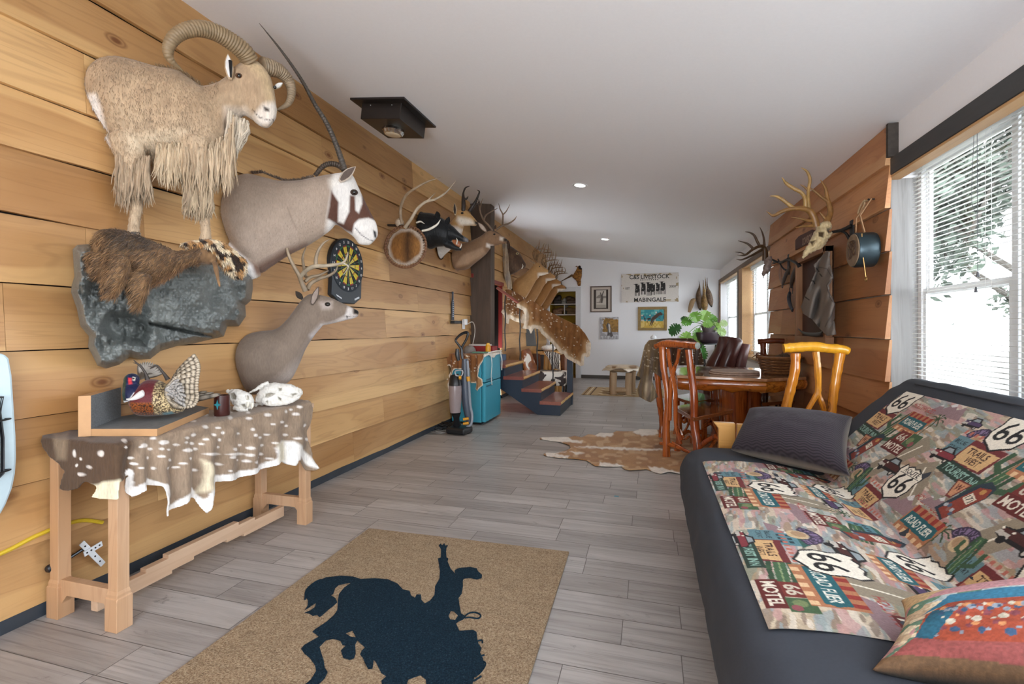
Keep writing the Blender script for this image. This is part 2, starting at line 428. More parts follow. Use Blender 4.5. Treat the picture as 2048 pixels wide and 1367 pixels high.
class Canvas:
    """a small painter: fills shapes into a colour grid that becomes the colour patches of a finely divided cloth or board"""
    def __init__(s, w, h, res, bg):
        s.w, s.h, s.r = w, h, res; s.nx = int(w / res) + 1; s.ny = int(h / res) + 1
        s.C = np.zeros((s.nx, s.ny, 3)) + np.array(bg)
        s.M = np.eye(3)
    def grid(s): return np.stack(np.meshgrid(np.arange(s.nx) * s.r, np.arange(s.ny) * s.r, indexing='ij'), -1)
    def at(s, x, y, ang=0, sx=1, sy=None):
        sy = sx if sy is None else sy; a = math.radians(ang)
        s.M = np.array([[math.cos(a) * sx, -math.sin(a) * sy, x], [math.sin(a) * sx, math.cos(a) * sy, y], [0, 0, 1]]); return s
    def tr(s, P): P = np.asarray(P, float); return P @ s.M[:2, :2].T + s.M[:2, 2]
    def poly(s, P, col, raw=False):
        P = P if raw else s.tr(P); lo = np.floor(P.min(0) / s.r).astype(int); hi = np.ceil(P.max(0) / s.r).astype(int) + 1
        x0, y0 = max(lo[0], 0), max(lo[1], 0); x1, y1 = min(hi[0], s.nx), min(hi[1], s.ny)
        if x0 >= x1 or y0 >= y1: return s
        X, Y = np.meshgrid(np.arange(x0, x1) * s.r, np.arange(y0, y1) * s.r, indexing='ij')
        k = inpoly(np.stack([X.ravel(), Y.ravel()], 1), P).reshape(X.shape)
        sub = s.C[x0:x1, y0:y1]; sub[k] = np.array(lin(col)); return s
    def rect(s, x0, y0, x1, y1, col): return s.poly([(x0, y0), (x1, y0), (x1, y1), (x0, y1)], col)
    def disc(s, x, y, rx, col, ry=None, n=24):
        ry = ry or rx; return s.poly([(x + rx * math.cos(2 * math.pi * i / n), y + ry * math.sin(2 * math.pi * i / n)) for i in range(n)], col)
    def line(s, pts, w, col):
        for a, b in zip(pts[:-1], pts[1:]):
            a = np.array(a, float); b = np.array(b, float); d = b - a; L = np.linalg.norm(d)
            if L < 1e-9: continue
            d /= L; n = np.array([-d[1], d[0]]) * w / 2; e = d * w * .3
            s.poly([a - e + n, b + e + n, b + e - n, a - e - n], col)
        return s
    def text(s, t, x, y, w, h, col, ang=0, grow=0):
        V, T = text_tris(t); a = math.radians(ang); R = np.array([[math.cos(a), -math.sin(a)], [math.sin(a), math.cos(a)]])
        W = (V * np.array([w, h])) @ R.T + np.array([x, y]); W = s.tr(W)
        for q in T: s.poly(W[q], col, True)
        return s
    def color(s, P):
        i = np.clip((P[:, 0] / s.r).round().astype(int), 0, s.nx - 1); j = np.clip((P[:, 1] / s.r).round().astype(int), 0, s.ny - 1)
        return s.C[i, j]
def canvas_panel(name, cv, p00, ux, uy, mat, parent, off=0.001):
    """flat finely divided panel showing a canvas: p00 lower-left corner, ux/uy unit directions"""
    ux = Vector(ux); uy = Vector(uy); n = np.array(ux.cross(uy)); G = cv.grid().reshape(-1, 2)
    W = np.array(Vector(p00))[None] + G[:, :1] * np.array(ux) + G[:, 1:] * np.array(uy) + n * off
    nx, ny = cv.nx, cv.ny; I = np.arange(nx * ny).reshape(nx, ny)
    F = np.stack([I[:-1, :-1].ravel(), I[1:, :-1].ravel(), I[1:, 1:].ravel(), I[:-1, 1:].ravel()], 1)
    o0 = np.array(wloc(parent)); me = bpy.data.meshes.new(name); me.from_pydata((W - o0).tolist(), [], F.tolist())
    setcol(me, cv.C.reshape(-1, 3)); me.update(); return obj_from(name, me, mat, parent)
R = random.Random
# ================================================================ MATERIALS OF THE ROOM
W_wall = wood('pine_boards', lin('#b58957'), lin('#caa270'), lin('#6e421f'), ax=1, rough=.42, attr=True, knotcol=lin('#6b3a18'))
W_wallr = wood('cedar_boards', lin('#b07a50'), lin('#c59266'), lin('#7c4a28'), ax=1, rough=.5, attr=True, knotcol=lin('#6a3c20'))
paint = M('white_paint', '#f1f1f3', .75, .012, 60, .03, .001)
dark_trim = M('charcoal_trim', '#3b3c3d', .5, .12, 12, .12, stretch=(4, .6, 4))
brown_trim = wood('stained_trim', lin('#5b4028'), lin('#6d4e32'), lin('#2f1d10'), ax=1, knots=False)
tan_edge = wood('raw_trim_edge', lin('#b98f5f'), lin('#c8a06e'), lin('#8f6238'), ax=1, knots=False)
vinyl = plain('white_vinyl', '#e4e6e8', .35)
# ---------------------------------------------------------------- floor of wood-look tile planks
t = NT('plank_tile')
at_ = t.attr(); vm = t.n('ShaderNodeVectorMath', operation='SCALE'); t.l(at_, vm.inputs[0]); vm.inputs['Scale'].default_value = 61
v1 = t.co((1.0, 9, 1), add=vm.outputs[0]); v2 = t.co((.55, 26, 1), add=vm.outputs[0]); v3 = t.co((3.2, 9, 1), add=vm.outputs[0])
a1 = t.noise(v1, 1.6, 4, .6, .8); a2 = t.noise(v2, 2.2, 4, .7, .6); a3 = t.noise(v3, 1.1, 5, .75, 1.6)
sp = t.n('ShaderNodeSeparateColor'); t.l(at_, sp.inputs[0])
c = t.ramp(a1, [(.3, lin('#9b9794')), (.7, lin('#b5b2b0'))])
c = t.mix(t.ramp(a2, [(.50, 0.0), (.78, .75)]), c, lin('#6b6765'))
c = t.mix(t.ramp(a3, [(.62, 0.0), (.74, .7)]), c, lin('#504c4b'))
c = t.mix(1.0, c, t.ramp(sp.outputs[1], [(0, (.80, .78, .77)), (1, (1.08, 1.07, 1.06))]), 'MULTIPLY')
t.l(c, t.b.inputs['Base Color']); t.b.inputs['Roughness'].default_value = .34; t.b.inputs['Specular IOR Level'].default_value = .45
t.bump(a2, .05, .002)
FLOORM = t.m; grout = plain('grout', '#6f6a67', .8)
b = B(); rg = R(3)
k = -26; W_ = .172; L_ = .685
while True:
    y0 = 1.96 + k * W_
    if y0 > YB: break
    x = WL - .02 - rg.choice([0, .23, .46]) - rg.random() * .05; y1 = min(y0 + W_, YB)
    while x < WR + .02:
        xa = max(x, WL - .02); xb = min(x + L_, WR + .02)
        if xb > xa: b.add([(xa + .0016, y0 + .0016, 0), (xb - .0016, y0 + .0016, 0), (xb - .0016, y1 - .0016, 0), (xa + .0016, y1 - .0016, 0)], [(0, 1, 2, 3)], 0, (rg.random(), rg.random(), rg.random()))
        x += L_
    k += 1
b.box((WL - .02, -2.6, -.03), (WR + .02, YB, -.0015), 1)
struct('floor', b, [FLOORM, grout], smooth=False)
# ---------------------------------------------------------------- sloping ceiling with recessed lamps
b = B(); xa, xb = WL - .3, WR + .25
b.prism([(xa, -2.6, ceil_z(xa)), (xb, -2.6, ceil_z(xb)), (xb, -2.6, ceil_z(xb) + .12), (xa, -2.6, ceil_z(xa) + .12)], (0, YB + 2.9, 0))
struct('ceiling', b, paint, smooth=False)

def boards(b, X, sg, zs, y0, y1, rg, cuts=(), lens=(1.9, 3.2), wav=.010, face=.030):
    """lapped live-edge boards; sg=+1 faces +X. zs: seams from the top down. cuts: (ya, yb, za, zb) openings"""
    for i in range(len(zs) - 1):
        zt, zb = zs[i], zs[i + 1]; y = y0; ph = rg.random() * 9; first = True
        while y < y1 - .05:
            ye = min(y + (rg.uniform(*lens) * (rg.random() if first else 1) + .3), y1); first = False
            if y1 - ye < .3: ye = y1
            segs = [(y, ye)]
            for (ca, cb, za, zc) in cuts:
                if zb < zc - .02 and zt > za + .02:
                    n = []
                    for (p, q) in segs:
                        if q <= ca or p >= cb: n.append((p, q)); continue
                        if p < ca - .03: n.append((p, ca))
                        if q > cb + .03: n.append((cb, q))
                    segs = n
            for (p, q) in segs:
                col = (rg.random(), rg.random(), rg.random()); m = max(2, int((q - p) / .09)); rs = []
                for j in range(m + 1):
                    yy = p + .0008 + (q - p - .0016) * j / m
                    w = wav * (noise.noise(Vector((yy * 1.3, zb * 7, ph))) + .5 * noise.noise(Vector((yy * 4.1, zb * 9, ph))))
                    zz = zb + w - .012; zu = zt - (.016 if i else 0)
                    xo = X + sg * face; xi = X + sg * .008
                    rs.append([(xo, yy, zz), (xi - sg * .004, yy, zz), (X - sg * .006, yy, zu), (xi, yy, zu)])
                if sg < 0: rs = [r[::-1] for r in rs]
                n0 = len(b.c); b.rings(rs, 0, True, col)
                hv = (0, 0, 1, 1) if sg > 0 else (1, 1, 0, 0); b.c[n0:] = [(col[0], col[1], hv[i_ % 4]) for i_ in range(len(b.c) - n0)]
            y = ye
rg = R(11)
LZ = [3.115, 2.813, 2.549, 2.263, 2.013, 1.737, 1.451, 1.168, .882, .603, .342, .075]
b = B(); boards(b, WL, 1, LZ, -2.6, 6.72, rg)
boards(b, WL, 1, LZ, 6.98, YB, rg, cuts=((6.9, 8.22, -.1, 2.02),))
b.box((WL - .2, -2.6, 0), (WL - .004, 6.72, 3.1), 1); b.box((WL - .2, 8.22, 0), (WL - .004, YB, 3.1), 1)
b.box((WL - .2, 6.72, 2.02), (WL - .004, 8.22, 3.1), 1)
struct('wall_left', b, [W_wall, M('seam_shade_backing', '#1d1815', .95, spec=.1)], angle=30)  # near-black backing shows through the seam gaps in place of lap shadows
b = B(); b.box((WL, -2.6, 0), (WL + .022, 6.7, .085)); b.box((WL, 8.3, 0), (WL + .022, YB, .085))
struct('baseboard_left', b, M('slate_base', '#353c44', .45, .25, 6, .05), smooth=False, bevel=.002)
# the doorway up to the rest of the house
b = B(); b.box((WL - .03, 6.74, 2.0), (WL + .055, 8.3, 2.06)); b.box((WL - .02, 8.2, .9), (WL + .05, 8.24, 2.0))
struct('trim_1', b, plain('oxblood_paint', '#7c2018', .45), smooth=False, bevel=.003)
b = B(); b.box((-3.9, 6.6, -.03), (-3.8, 8.5, 2.6)); b.box((-3.9, 6.5, -.03), (WL - .2, 6.6, 2.6)); b.box((-3.9, 8.5, -.03), (WL - .2, 8.6, 2.6)); b.box((-3.9, 6.5, 2.5), (WL - .2, 8.6, 2.6)); b.box((-3.9, 6.6, .86), (WL - .19, 8.5, .9))
struct('wall_hallway', b, plain('navy_hall_paint', '#1d2730', .7), smooth=False)
# back wall with a doorway into a shelved closet
b = B(); ax0, ax1, az = -2.475, -1.79, 2.18
b.box((WL - .2, YB, 0), (ax0, YB + .12, 3.15)); b.box((ax1, YB, 0), (WR + .2, YB + .12, 3.15)); b.box((ax0, YB, az), (ax1, YB + .12, 3.15))
struct('wall_back', b, paint, smooth=False)
b = B(); ye = plain('ochre_closet_paint', '#b08c1e', .7)
b.box((ax0 - .1, YB + .12, 0), (ax0 - .02, YB + .9, 2.6)); b.box((ax1 + .02, YB + .12, 0), (ax1 + .1, YB + .9, 2.6)); b.box((ax0 - .1, YB + .9, 0), (ax1 + .1, YB + .95, 2.6)); b.box((ax0 - .1, YB + .12, 2.5), (ax1 + .1, YB + .95, 2.6)); b.box((ax0 - .1, YB, -.03), (ax1 + .1, YB + .95, 0))
struct('wall_closet', b, ye, smooth=False)
b = B(); b.box((ax1, YB - .02, 0), (ax1 + .13, YB, az + .11)); b.box((ax0 - .08, YB - .02, az), (ax1, YB, az + .11)); b.box((ax0 - .08, YB - .02, 0), (ax0, YB, az))
struct('trim_2', b, plain('door_casing', '#cfcfd1', .5), smooth=False, bevel=.004)
b = B(); b.box((ax1 + .14, YB - .018, 0), (WR, YB, .085)); struct('baseboard_back', b, M('dark_base', '#4b443c', .5), smooth=False, bevel=.002)

# ---------------------------------------------------------------- right wall: drywall, beam, windows
TW = .2
wins = [(-2.35, -1.35), (-1.1, -.1), (.15, 1.15), (1.4, 2.2), (2.3, 3.87), (7.14, 9.22), (9.70, 12.08)]  # first four lie out of view, added to let in more sky light
b = B(); b.box((WR, -2.6, 2.36), (WR + TW, YB, 2.63)); b.box((WR, -2.6, -.02), (WR + TW, YB, .78))
ys = [-2.6] + [q for w in wins for q in w] + [YB]
for i in range(0, len(ys), 2): b.box((WR, ys[i], .78), (WR + TW, ys[i + 1], 2.36))
struct('wall_right', b, paint, smooth=False)
b = B(); b.box((WR - .035, -2.6, 2.272), (WR, 3.89, 2.382)); struct('trim_3', b, dark_trim, smooth=False, bevel=.003)
b = B(); b.box((WR - .03, -2.6, 2.255), (WR + .05, 3.88, 2.271)); struct('trim_4', b, tan_edge, smooth=False, bevel=.002)
b = B(); b.box((WR - .03, 7.12, 2.30), (WR, YB, 2.375)); b.box((WR - .03, 9.52, .8), (WR, 9.70, 2.3)); b.box((WR - .03, 12.08, .8), (WR, YB - .001, 2.3))
struct('trim_5', b, brown_trim, smooth=False, bevel=.003)
b = B(); b.box((WR - .035, 9.2, .8), (WR + .15, 9.518, 2.3)); b.box((WR - .025, 7.12, 2.283), (WR + .06, YB, 2.299)); b.box((WR - .06, 7.13, .765), (WR + .12, YB, .80))
struct('trim_6', b, tan_edge, smooth=False, bevel=.003)
# whitewashed knotty jamb board beside the large window
b = B(); b.box((WR - .004, 3.868, .6), (WR + TW + .02, 3.90, 2.262), 0, (.3, .8, .2))
struct('trim_7', b, wood('whitewashed_wood', lin('#8d8d8c'), lin('#9b9b9a'), lin('#5f5c58'), ax=2, rough=.7, knotcol=lin('#66625d'), fine=.6), smooth=False, bevel=.002)
b = B(); b.box((WR - .06, 3.77, 2.385), (WR, 3.798, 2.607)); struct('trim_8', b, M('weathered_post', '#3c3631', .8, .35, 30, .4), smooth=False)
# lapped board panel between the windows
RZ = [2.612, 2.354, 2.061, 1.778, 1.485, 1.189, .906, .623, .33, .06]; rg = R(5)
b = B(); boards(b, WR - .030, -1, RZ, 3.80, 7.12, rg, lens=(3.2, 4.5), face=.036, wav=.008)
struct('wall_right_boards', b, W_wallr, angle=30)
# unseen wall added behind the viewpoint, its opening sized to limit the sky light
b = B(); b.box((WL - .2, -2.7, 0), (-1.3, -2.6, 3.2)); b.box((-1.3, -2.7, 2.2), (WR + .2, -2.6, 3.2)); b.box((1.3, -2.7, 0), (WR + .2, -2.6, 2.2)); struct('wall_behind', b, paint, smooth=False)
# window units
glass = NT('window_glass'); gt = glass.n('ShaderNodeBsdfTransparent'); gg = glass.n('ShaderNodeBsdfGlossy'); gg.inputs['Roughness'].default_value = .02
gm = glass.n('ShaderNodeMixShader'); gm.inputs[0].default_value = .05; glass.l(gt.outputs[0], gm.inputs[1]); glass.l(gg.outputs[0], gm.inputs[2])
glass.l(gm.outputs[0], glass.N['Material Output'].inputs[0]); GLASS = glass.m
def window(i, y0, y1, z0=.78, z1=2.36):
    xf = WR + .15; f = .045
    b = B(); b.box((xf, y0, z0), (xf + .05, y0 + f, z1)); b.box((xf, y1 - f, z0), (xf + .05, y1, z1)); b.box((xf, y0 + f, z0), (xf + .05, y1 - f, z0 + f)); b.box((xf, y0 + f, z1 - f), (xf + .05, y1 - f, z1))
    o = struct('window_%d' % i, b, vinyl, smooth=False, bevel=.003)
    zm = 1.49
    for nm, za, zb_, dx in (('upper_sash', zm - .02, z1 - f, .03), ('lower_sash', z0 + f, zm + .02, .01)):
        b = B(); s = .035; x0 = xf + dx; ya, yb = y0 + f, y1 - f
        b.box((x0, ya, za), (x0 + .02, ya + s, zb_)); b.box((x0, yb - s, za), (x0 + .02, yb, zb_)); b.box((x0, ya + s, za), (x0 + .02, yb - s, za + s)); b.box((x0, ya + s, zb_ - s), (x0 + .02, yb - s, zb_))
        so = build(nm, b, vinyl, o, smooth=False)
        b = B(); b.box((x0 + .008, ya + s, za + s), (x0 + .012, yb - s, zb_ - s)); build('pane', b, GLASS, so, smooth=False)
    return o
k = 1
for (a_, c_) in wins[:4] + [(2.3, 2.93), (2.95, 3.87)]: window(k, a_, c_); k += 1
window(k, 7.14, 8.16); window(k + 1, 8.18, 9.22); window(k + 2, 9.70, 10.88); window(k + 3, 10.9, 12.08)
# portals only guide the sampling of the sky through the openings
def portal(y, z, sx, sy, rot, x=WR + .24):
    d = bpy.data.lights.new('portal', 'AREA'); d.shape = 'RECTANGLE'; d.size = sx; d.size_y = sy; d.cycles.is_portal = True
    o = bpy.data.objects.new('portal', d); scene.collection.objects.link(o); o.location = (x, y, z); o.rotation_euler = rot
for (a_, c_) in wins: portal((a_ + c_) / 2, 1.57, 1.58, c_ - a_, (0, math.radians(90), 0))
portal(-2.66, 1.1, 2.6, 2.2, (math.radians(90), 0, 0), x=0)
# blinds
sl = NT('blind_slat'); sl.b.inputs['Base Color'].default_value = lin('#e8e8e6') + (1,); sl.b.inputs['Roughness'].default_value = .5
tr_ = sl.n('ShaderNodeBsdfTranslucent'); tr_.inputs[0].default_value = lin('#e8e8e6') + (1,); mx = sl.n('ShaderNodeMixShader'); mx.inputs[0].default_value = .45
sl.l(sl.b.outputs[0], mx.inputs[1]); sl.l(tr_.outputs[0], mx.inputs[2]); sl.l(mx.outputs[0], sl.N['Material Output'].inputs[0]); slatm = sl.m; cordm = plain('blind_cord', '#5a5c60', .6)
def blind(y0, y1, ztop, zbot, label, cords, tilt=5):
    x = WR + .115; t = thing('window_blind', label, 'blind', (x, (y0 + y1) / 2, zbot))
    b = B(); b.box((x - .02, y0, ztop), (x + .02, y1, ztop + .045)); build('headrail', b, slatm, t, smooth=False, bevel=.002)
    b = B(); n = int((ztop - zbot) / .0275); w = .0125; a = math.radians(tilt)
    for i in range(n):
        z = ztop - .02 - i * (ztop - zbot - .03) / n; dx, dz = w * math.cos(a), w * math.sin(a)
        b.prism([(x - dx, y0 + .005, z - dz), (x, y0 + .005, z + .0018), (x + dx, y0 + .005, z + dz), (x + dx, y0 + .005, z + dz - .0006), (x, y0 + .005, z + .001), (x - dx, y0 + .005, z - dz - .0006)], (0, y1 - y0 - .01, 0))
    build('slats', b, slatm, t, smooth=False)
    b = B(); b.box((x - .013, y0, zbot), (x + .013, y1, zbot + .012)); build('bottom_rail', b, slatm, t, smooth=False)
    for yy in cords:
        for dx in (-.013, .013):
            b = B(); b.tube([(x + dx, yy, ztop), (x + dx, yy, zbot + .01)], .0009, 4); build('ladder_cord', b, slatm, t)
    return t
bl = blind(2.5, 3.84, 2.29, .80, 'white slatted blind lowered over the large bright window behind the sofa', (3.1, 3.70))
x = WR + .085
b = B(); b.tube([(x, 3.135, 2.29), (x, 3.13, 1.55)], .0014, 5); b.tube([(x, 3.16, 2.29), (x - .005, 3.17, 1.95), (x, 3.14, 1.85)], .0012, 5, sub=5); build('pull_cord', b, cordm, bl)
b = B(); b.lathe([(.003, .03), (.006, .015), (.009, 0)], (x, 3.13, 1.52), 8); build('cord_tassel', b, cordm, bl)
b = B(); b.lathe([(.003, .03), (.006, .015), (.009, 0)], (x, 3.145, 1.44), 8); build('cord_tassel', b, cordm, bl)
blind(7.2, 8.12, 2.24, .86, 'white blind in the far window right beside the board panel', (7.4, 7.9))
blind(8.22, 9.16, 2.24, .86, 'white blind in the far window next to the raw wood post', (8.4, 9.0))
blind(9.75, 10.84, 2.24, .86, 'white blind in the window beyond the brown post', (10.0, 10.6))
blind(10.95, 12.03, 2.24, .86, 'white blind in the window in the far right corner', (11.2, 11.8))
# outside: pale ground and winter trees
b = B(); b.box((1.9, -14, -.5), (40, 40, -.35)); tag(struct('ground', b, M('pale_ground', '#8f8f88', .9, .15, 2), smooth=False))
bark = M('tree_bark', '#4a4640', .9, .3, 20, .5, stretch=(1, 1, .2)); leafm = M('tree_leaves', '#4d584c', .7, .5, 4, 0)
def tree(x, y, h, seed, label, leaves=4200):
    rg = R(seed); t = thing('tree', label, 'tree', (x, y, -.35), 'trees outside the windows'); b = B(); tips = []
    def grow(p, d, L, r, k):
        q = [p]
        for i in range(4):
            d = (d + Vector((rg.uniform(-.2, .2), rg.uniform(-.2, .2), rg.uniform(-.05, .15)))).normalized(); p = p + d * L / 4; q.append(p)
        b.tube(q, [r * (1 - .12 * i) for i in range(5)], 6)
        if k == 0: tips.append(p); return
        for _ in range(3):
            dd = (d + Vector((rg.uniform(-.9, .9), rg.uniform(-.9, .9), rg.uniform(-.2, .6)))).normalized(); grow(p, dd, L * rg.uniform(.6, .8), r * .55, k - 1)
        tips.append(p)
    grow(Vector((x, y, -.35)), Vector((0, 0, 1)), h * .3, .09, 3)
    build('trunk', b, bark, t)
    vs = []; fs = []
    for i in range(leaves):
        c = rg.choice(tips) + Vector((rg.gauss(0, .16), rg.gauss(0, .16), rg.gauss(0, .16))); s = rg.uniform(.05, .11)
        u = Vector((rg.uniform(-1, 1), rg.uniform(-1, 1), rg.uniform(-1, 1))).normalized(); w = u.orthogonal().normalized()
        n0 = len(vs); vs += [c - u * s, c + w * s * .5, c + u * s, c - w * s * .5]; fs.append((n0, n0 + 1, n0 + 2, n0 + 3))
    b = B(); b.add(vs, fs); o = build('foliage', b, leafm, t, smooth=False)
for i, (x, y, h, s) in enumerate([(4.2, 6.2, 6, 2), (7.2, 8.4, 7.5, 4), (3.6, 9.8, 6, 9), (8.2, 13.4, 8, 7), (11.5, 11.5, 9, 12), (5.5, 16.5, 8, 15)]):
    tree(x, y, h, s, ['bare-limbed tree right outside the large window', 'leafy grey-green tree standing behind the nearest tree outside', 'small tree at the left edge of the large window view', 'tall pale tree in the distance outside the large window', 'tall tree in the upper right of the window view', 'farthest tree outside, faint behind the blinds'][i])

# ---------------------------------------------------------------- ceiling lamps
emi = NT('lamp_disc'); e = emi.n('ShaderNodeEmission'); e.inputs[0].default_value = (1, .98, .95, 1); e.inputs[1].default_value = 14; emi.l(e.outputs[0], emi.N['Material Output'].inputs[0])
for px, py, lab in ((1160, 370, 'recessed round ceiling light nearer the camera, glowing white'), (1210, 478, 'smaller-looking recessed ceiling light farther down the room')):
    p = atC(px, py); n = -CN; t = thing('ceiling_downlight', lab, 'light', p)
    b = B(); b.lathe([(.062, -.01), (.062, .006), (.085, .006), (.09, 0), (.09, -.01)], p, 28, ax=n, cap=False); build('trim_ring', b, vinyl, t)
    b = B(); b.lathe([(.062, .0), (.062, .002)], p, 28, ax=n); build('lens', b, emi.m, t)
    d = bpy.data.lights.new('downlight_glow', 'SPOT'); d.energy = 25; d.spot_size = 2.3; d.spot_blend = .8; d.color = (1, .95, .88); d.shadow_soft_size = .06
    o = bpy.data.objects.new('downlight_glow', d); scene.collection.objects.link(o); o.location = p + n * .02
# black square ceiling box with a foil-ringed lamp, lying along the slope
mb = M('black_steel', '#231d1a', .32, .15, 8, .05); 
p0 = atC(700, 195); pA = atC(808, 193); pB = atC(868, 252); ux = (pA - p0).normalized(); uy = (pB - pA); uy = (uy - ux * uy.dot(ux)).normalized(); dn = -CN
Lx = (pA - p0).length; Ly = (pB - pA).length; c = p0 + ux * Lx / 2 + uy * Ly / 2
t = thing('ceiling_light_box', 'black square steel ceiling light box with a foil-ringed round lamp', 'light', c)
b = B(); b.obox(c + dn * .008, ux * Lx / 2, uy * Ly / 2, dn * .008); build('flange_plate', b, mb, t, smooth=False, bevel=.002)
cb = c + dn * .075; b = B(); b.obox(cb, ux * Lx * .37, uy * Ly * .37, dn * .062); build('housing', b, mb, t, smooth=False, bevel=.003)
q = c + dn * .137; b = B(); rg = R(8); rr = []
for h_, r_ in ((0, .085), (.02, .088), (.045, .074), (.048, .066)): rr.append([q + dn * h_ + (ux * math.cos(a) + uy * math.sin(a)) * (r_ + rg.uniform(-.006, .006)) for a in [2 * math.pi * i / 28 for i in range(28)]])
b.rings(rr, cap=False); build('foil_ring', b, M('crumpled_foil', '#d9d9d6', .18, .1, 60, .8, .004, metal=1), t, angle=10)
b = B(); b.lathe([(.07, .0), (.068, .045), (.06, .052), (.03, .056)], q, 26, ax=dn); build('lamp_face', b, M('frosted_lamp', '#c9b79a', .4, .1, 40, .2), t)
for i, (a_, s_) in enumerate(((-.2, -1), (.2, -1))):
    b = B(); b.ball(c + ux * Lx * a_ + uy * Ly * .372 * s_ + dn * .03, .004, 6, 4); build('screw', b, vinyl, t)
# ================================================================ MOUNTED ANIMALS ON THE LEFT WALL
hair = fur('animal_hair'); hair_fine = fur('short_hair', 130, .14, .10, .25)
hornm = M('ridged_horn', None, .5, .25, 10, .8, .006, stretch=(1, 1, 7)); antm = M('antler_bone', None, .45, .3, 18, .3, .003, var2=.25)
eyem = plain('glass_eye', '#0c0806', .06, coat=.6); lockm = fur('long_locks', 60, .25, .1, .3)
def body(b, pl, secs, n=22, sub=5, tr=lambda x, y: (x, y), sq=1.0):
    q = [tuple(tr(s[0], s[1])) + tuple(tr(s[2], s[3])) + (s[4], s[5] if len(s) > 5 else 0) for s in secs]
    q = cr(q, sub); rs = []
    for (tx, ty, bx, by, hw, off) in q:
        T = pl.at(tx, ty, off); Bm = pl.at(bx, by, off); c = (T + Bm) / 2; r1 = (T - Bm) / 2; r2 = pl.n * max(hw, .004); r = []
        for j in range(n):
            a = 2 * math.pi * j / n; ca, sa = math.cos(a), math.sin(a)
            r.append(c + r1 * ca + r2 * sa)
        rs.append(r)
    a = [[rs[0][0].lerp(rs[0][n // 2], .5) + (p - rs[0][0].lerp(rs[0][n // 2], .5)) * .6 for p in rs[0]]]
    z = [[rs[-1][0].lerp(rs[-1][n // 2], .5) + (p - rs[-1][0].lerp(rs[-1][n // 2], .5)) * .55 + (rs[-1][0].lerp(rs[-1][n // 2], .5) - rs[-2][0].lerp(rs[-2][n // 2], .5)) * .6 for p in rs[-1]]]
    b.rings(rs + z); return b
def bar(b, pl, pts, rad, tr=lambda x, y: (x, y), n=9, sub=5, col=None):
    """round limb/horn through pixel points (x, y, offset) of a plane"""
    P = [pl.at(*tr(p[0], p[1]), p[2] if len(p) > 2 else 0) for p in pts]
    return b.tube(P, rad, n, sub=sub, col=col)
def ridged(b, pl, pts, rad, tr, col, f=1.0, amp=.045, n=18, sub=40):
    q = cr([tuple(pl.at(*tr(p[0], p[1]), p[2] if len(p) > 2 else 0)) + (r,) for p, r in zip(pts, rad)], sub); L = 0; R_ = []
    for i, x in enumerate(q):
        if i: L += (Vector(x[:3]) - Vector(q[i - 1][:3])).length
        R_.append(max(x[3], .0008) * (1 + amp * math.sin(L * 2 * math.pi / (.014 * f)) * min(1, x[3] / .012)))
    return b.tube([x[:3] for x in q], R_, n, col=col)
def eye(pl, x, y, r, off, parent, rim=None):
    b = B(); b.ball(pl.at(x, y, off), r, 12, 8); build('eye', b, eyem, parent)
    if rim:
        b = B(); b.ball(pl.at(x, y, off + .004), (r * 1.7, r * 1.0, r * 1.35), 12, 8, axes=(pl.d, pl.n, Vector((0, 0, 1))), col=lin(rim)); build('eyelid', b, hair_fine, parent)
def ear(pl, base, tip, w, off, outer, inner, parent, lean=0):
    p0 = pl.at(*base, off); p1 = pl.at(*tip, off + lean); d = p1 - p0; L = d.length; d.normalize()
    s = d.cross(pl.n).normalized(); b = B(); prof = [(0, .35), (.15, .7), (.4, 1), (.65, .85), (.85, .45), (1, .03)]
    for (dx, k, col) in ((0, 1, outer), (-.006, .72, inner)):
        rs = []
        for (tt, ww) in prof:
            c = p0 + d * L * (tt if k == 1 else .08 + tt * .86) + pl.n * dx
            rs.append([c + s * (w * ww * k * math.cos(a)) + pl.n * ((.007 if k == 1 else .004) * math.sin(a) * (.4 + ww) + w * .35 * (math.cos(a) ** 2) * ww * (-1) ) for a in [2 * math.pi * j / 12 for j in range(12)]])
        b.rings(rs, col=lin(col))
    return build('ear', b, hair_fine, parent)
def locks(name, pl, line, drops, cnt, mat, parent, off=(-.05, .05), r=.0045, cols=('#b39d80', '#cdb999'), seed=1, tr=lambda x, y: (x, y), wav=.012, curl=0):
    """hanging locks: roots along a pixel polyline, lengths in metres interpolated along it"""
    rg = R(seed); L = [tr(*p) for p in line]; b = B(); ca, cb = A(cols[0]), A(cols[1]); m = len(L) - 1
    for i in range(cnt):
        u = rg.random() * m; k = min(int(u), m - 1); f = u - k
        x = L[k][0] * (1 - f) + L[k + 1][0] * f; y = L[k][1] * (1 - f) + L[k + 1][1] * f
        y += rg.uniform(-16, 3) * (L[-1][0] != L[0][0]); ln = (drops[k] * (1 - f) + drops[k + 1] * f) * rg.uniform(.7, 1.05)
        o = rg.uniform(*off); p = pl.at(x, y, o); sx = rg.gauss(0, wav); ph = rg.random() * 6; P = []
        for j in range(6):
            t_ = j / 5; P.append(p + Vector((0, 0, -ln * t_)) + pl.d * (sx * t_ * t_ + curl * t_ * t_ + .004 * math.sin(ph + t_ * 7)) + pl.n * (.004 * math.cos(ph + t_ * 6)))
        c = tuple(ca + (cb - ca) * rg.random()); b.tube(P, [r * .8, r, r, r * .85, r * .6, r * .12], 4, col=c)
    return build(name, b, mat, parent)
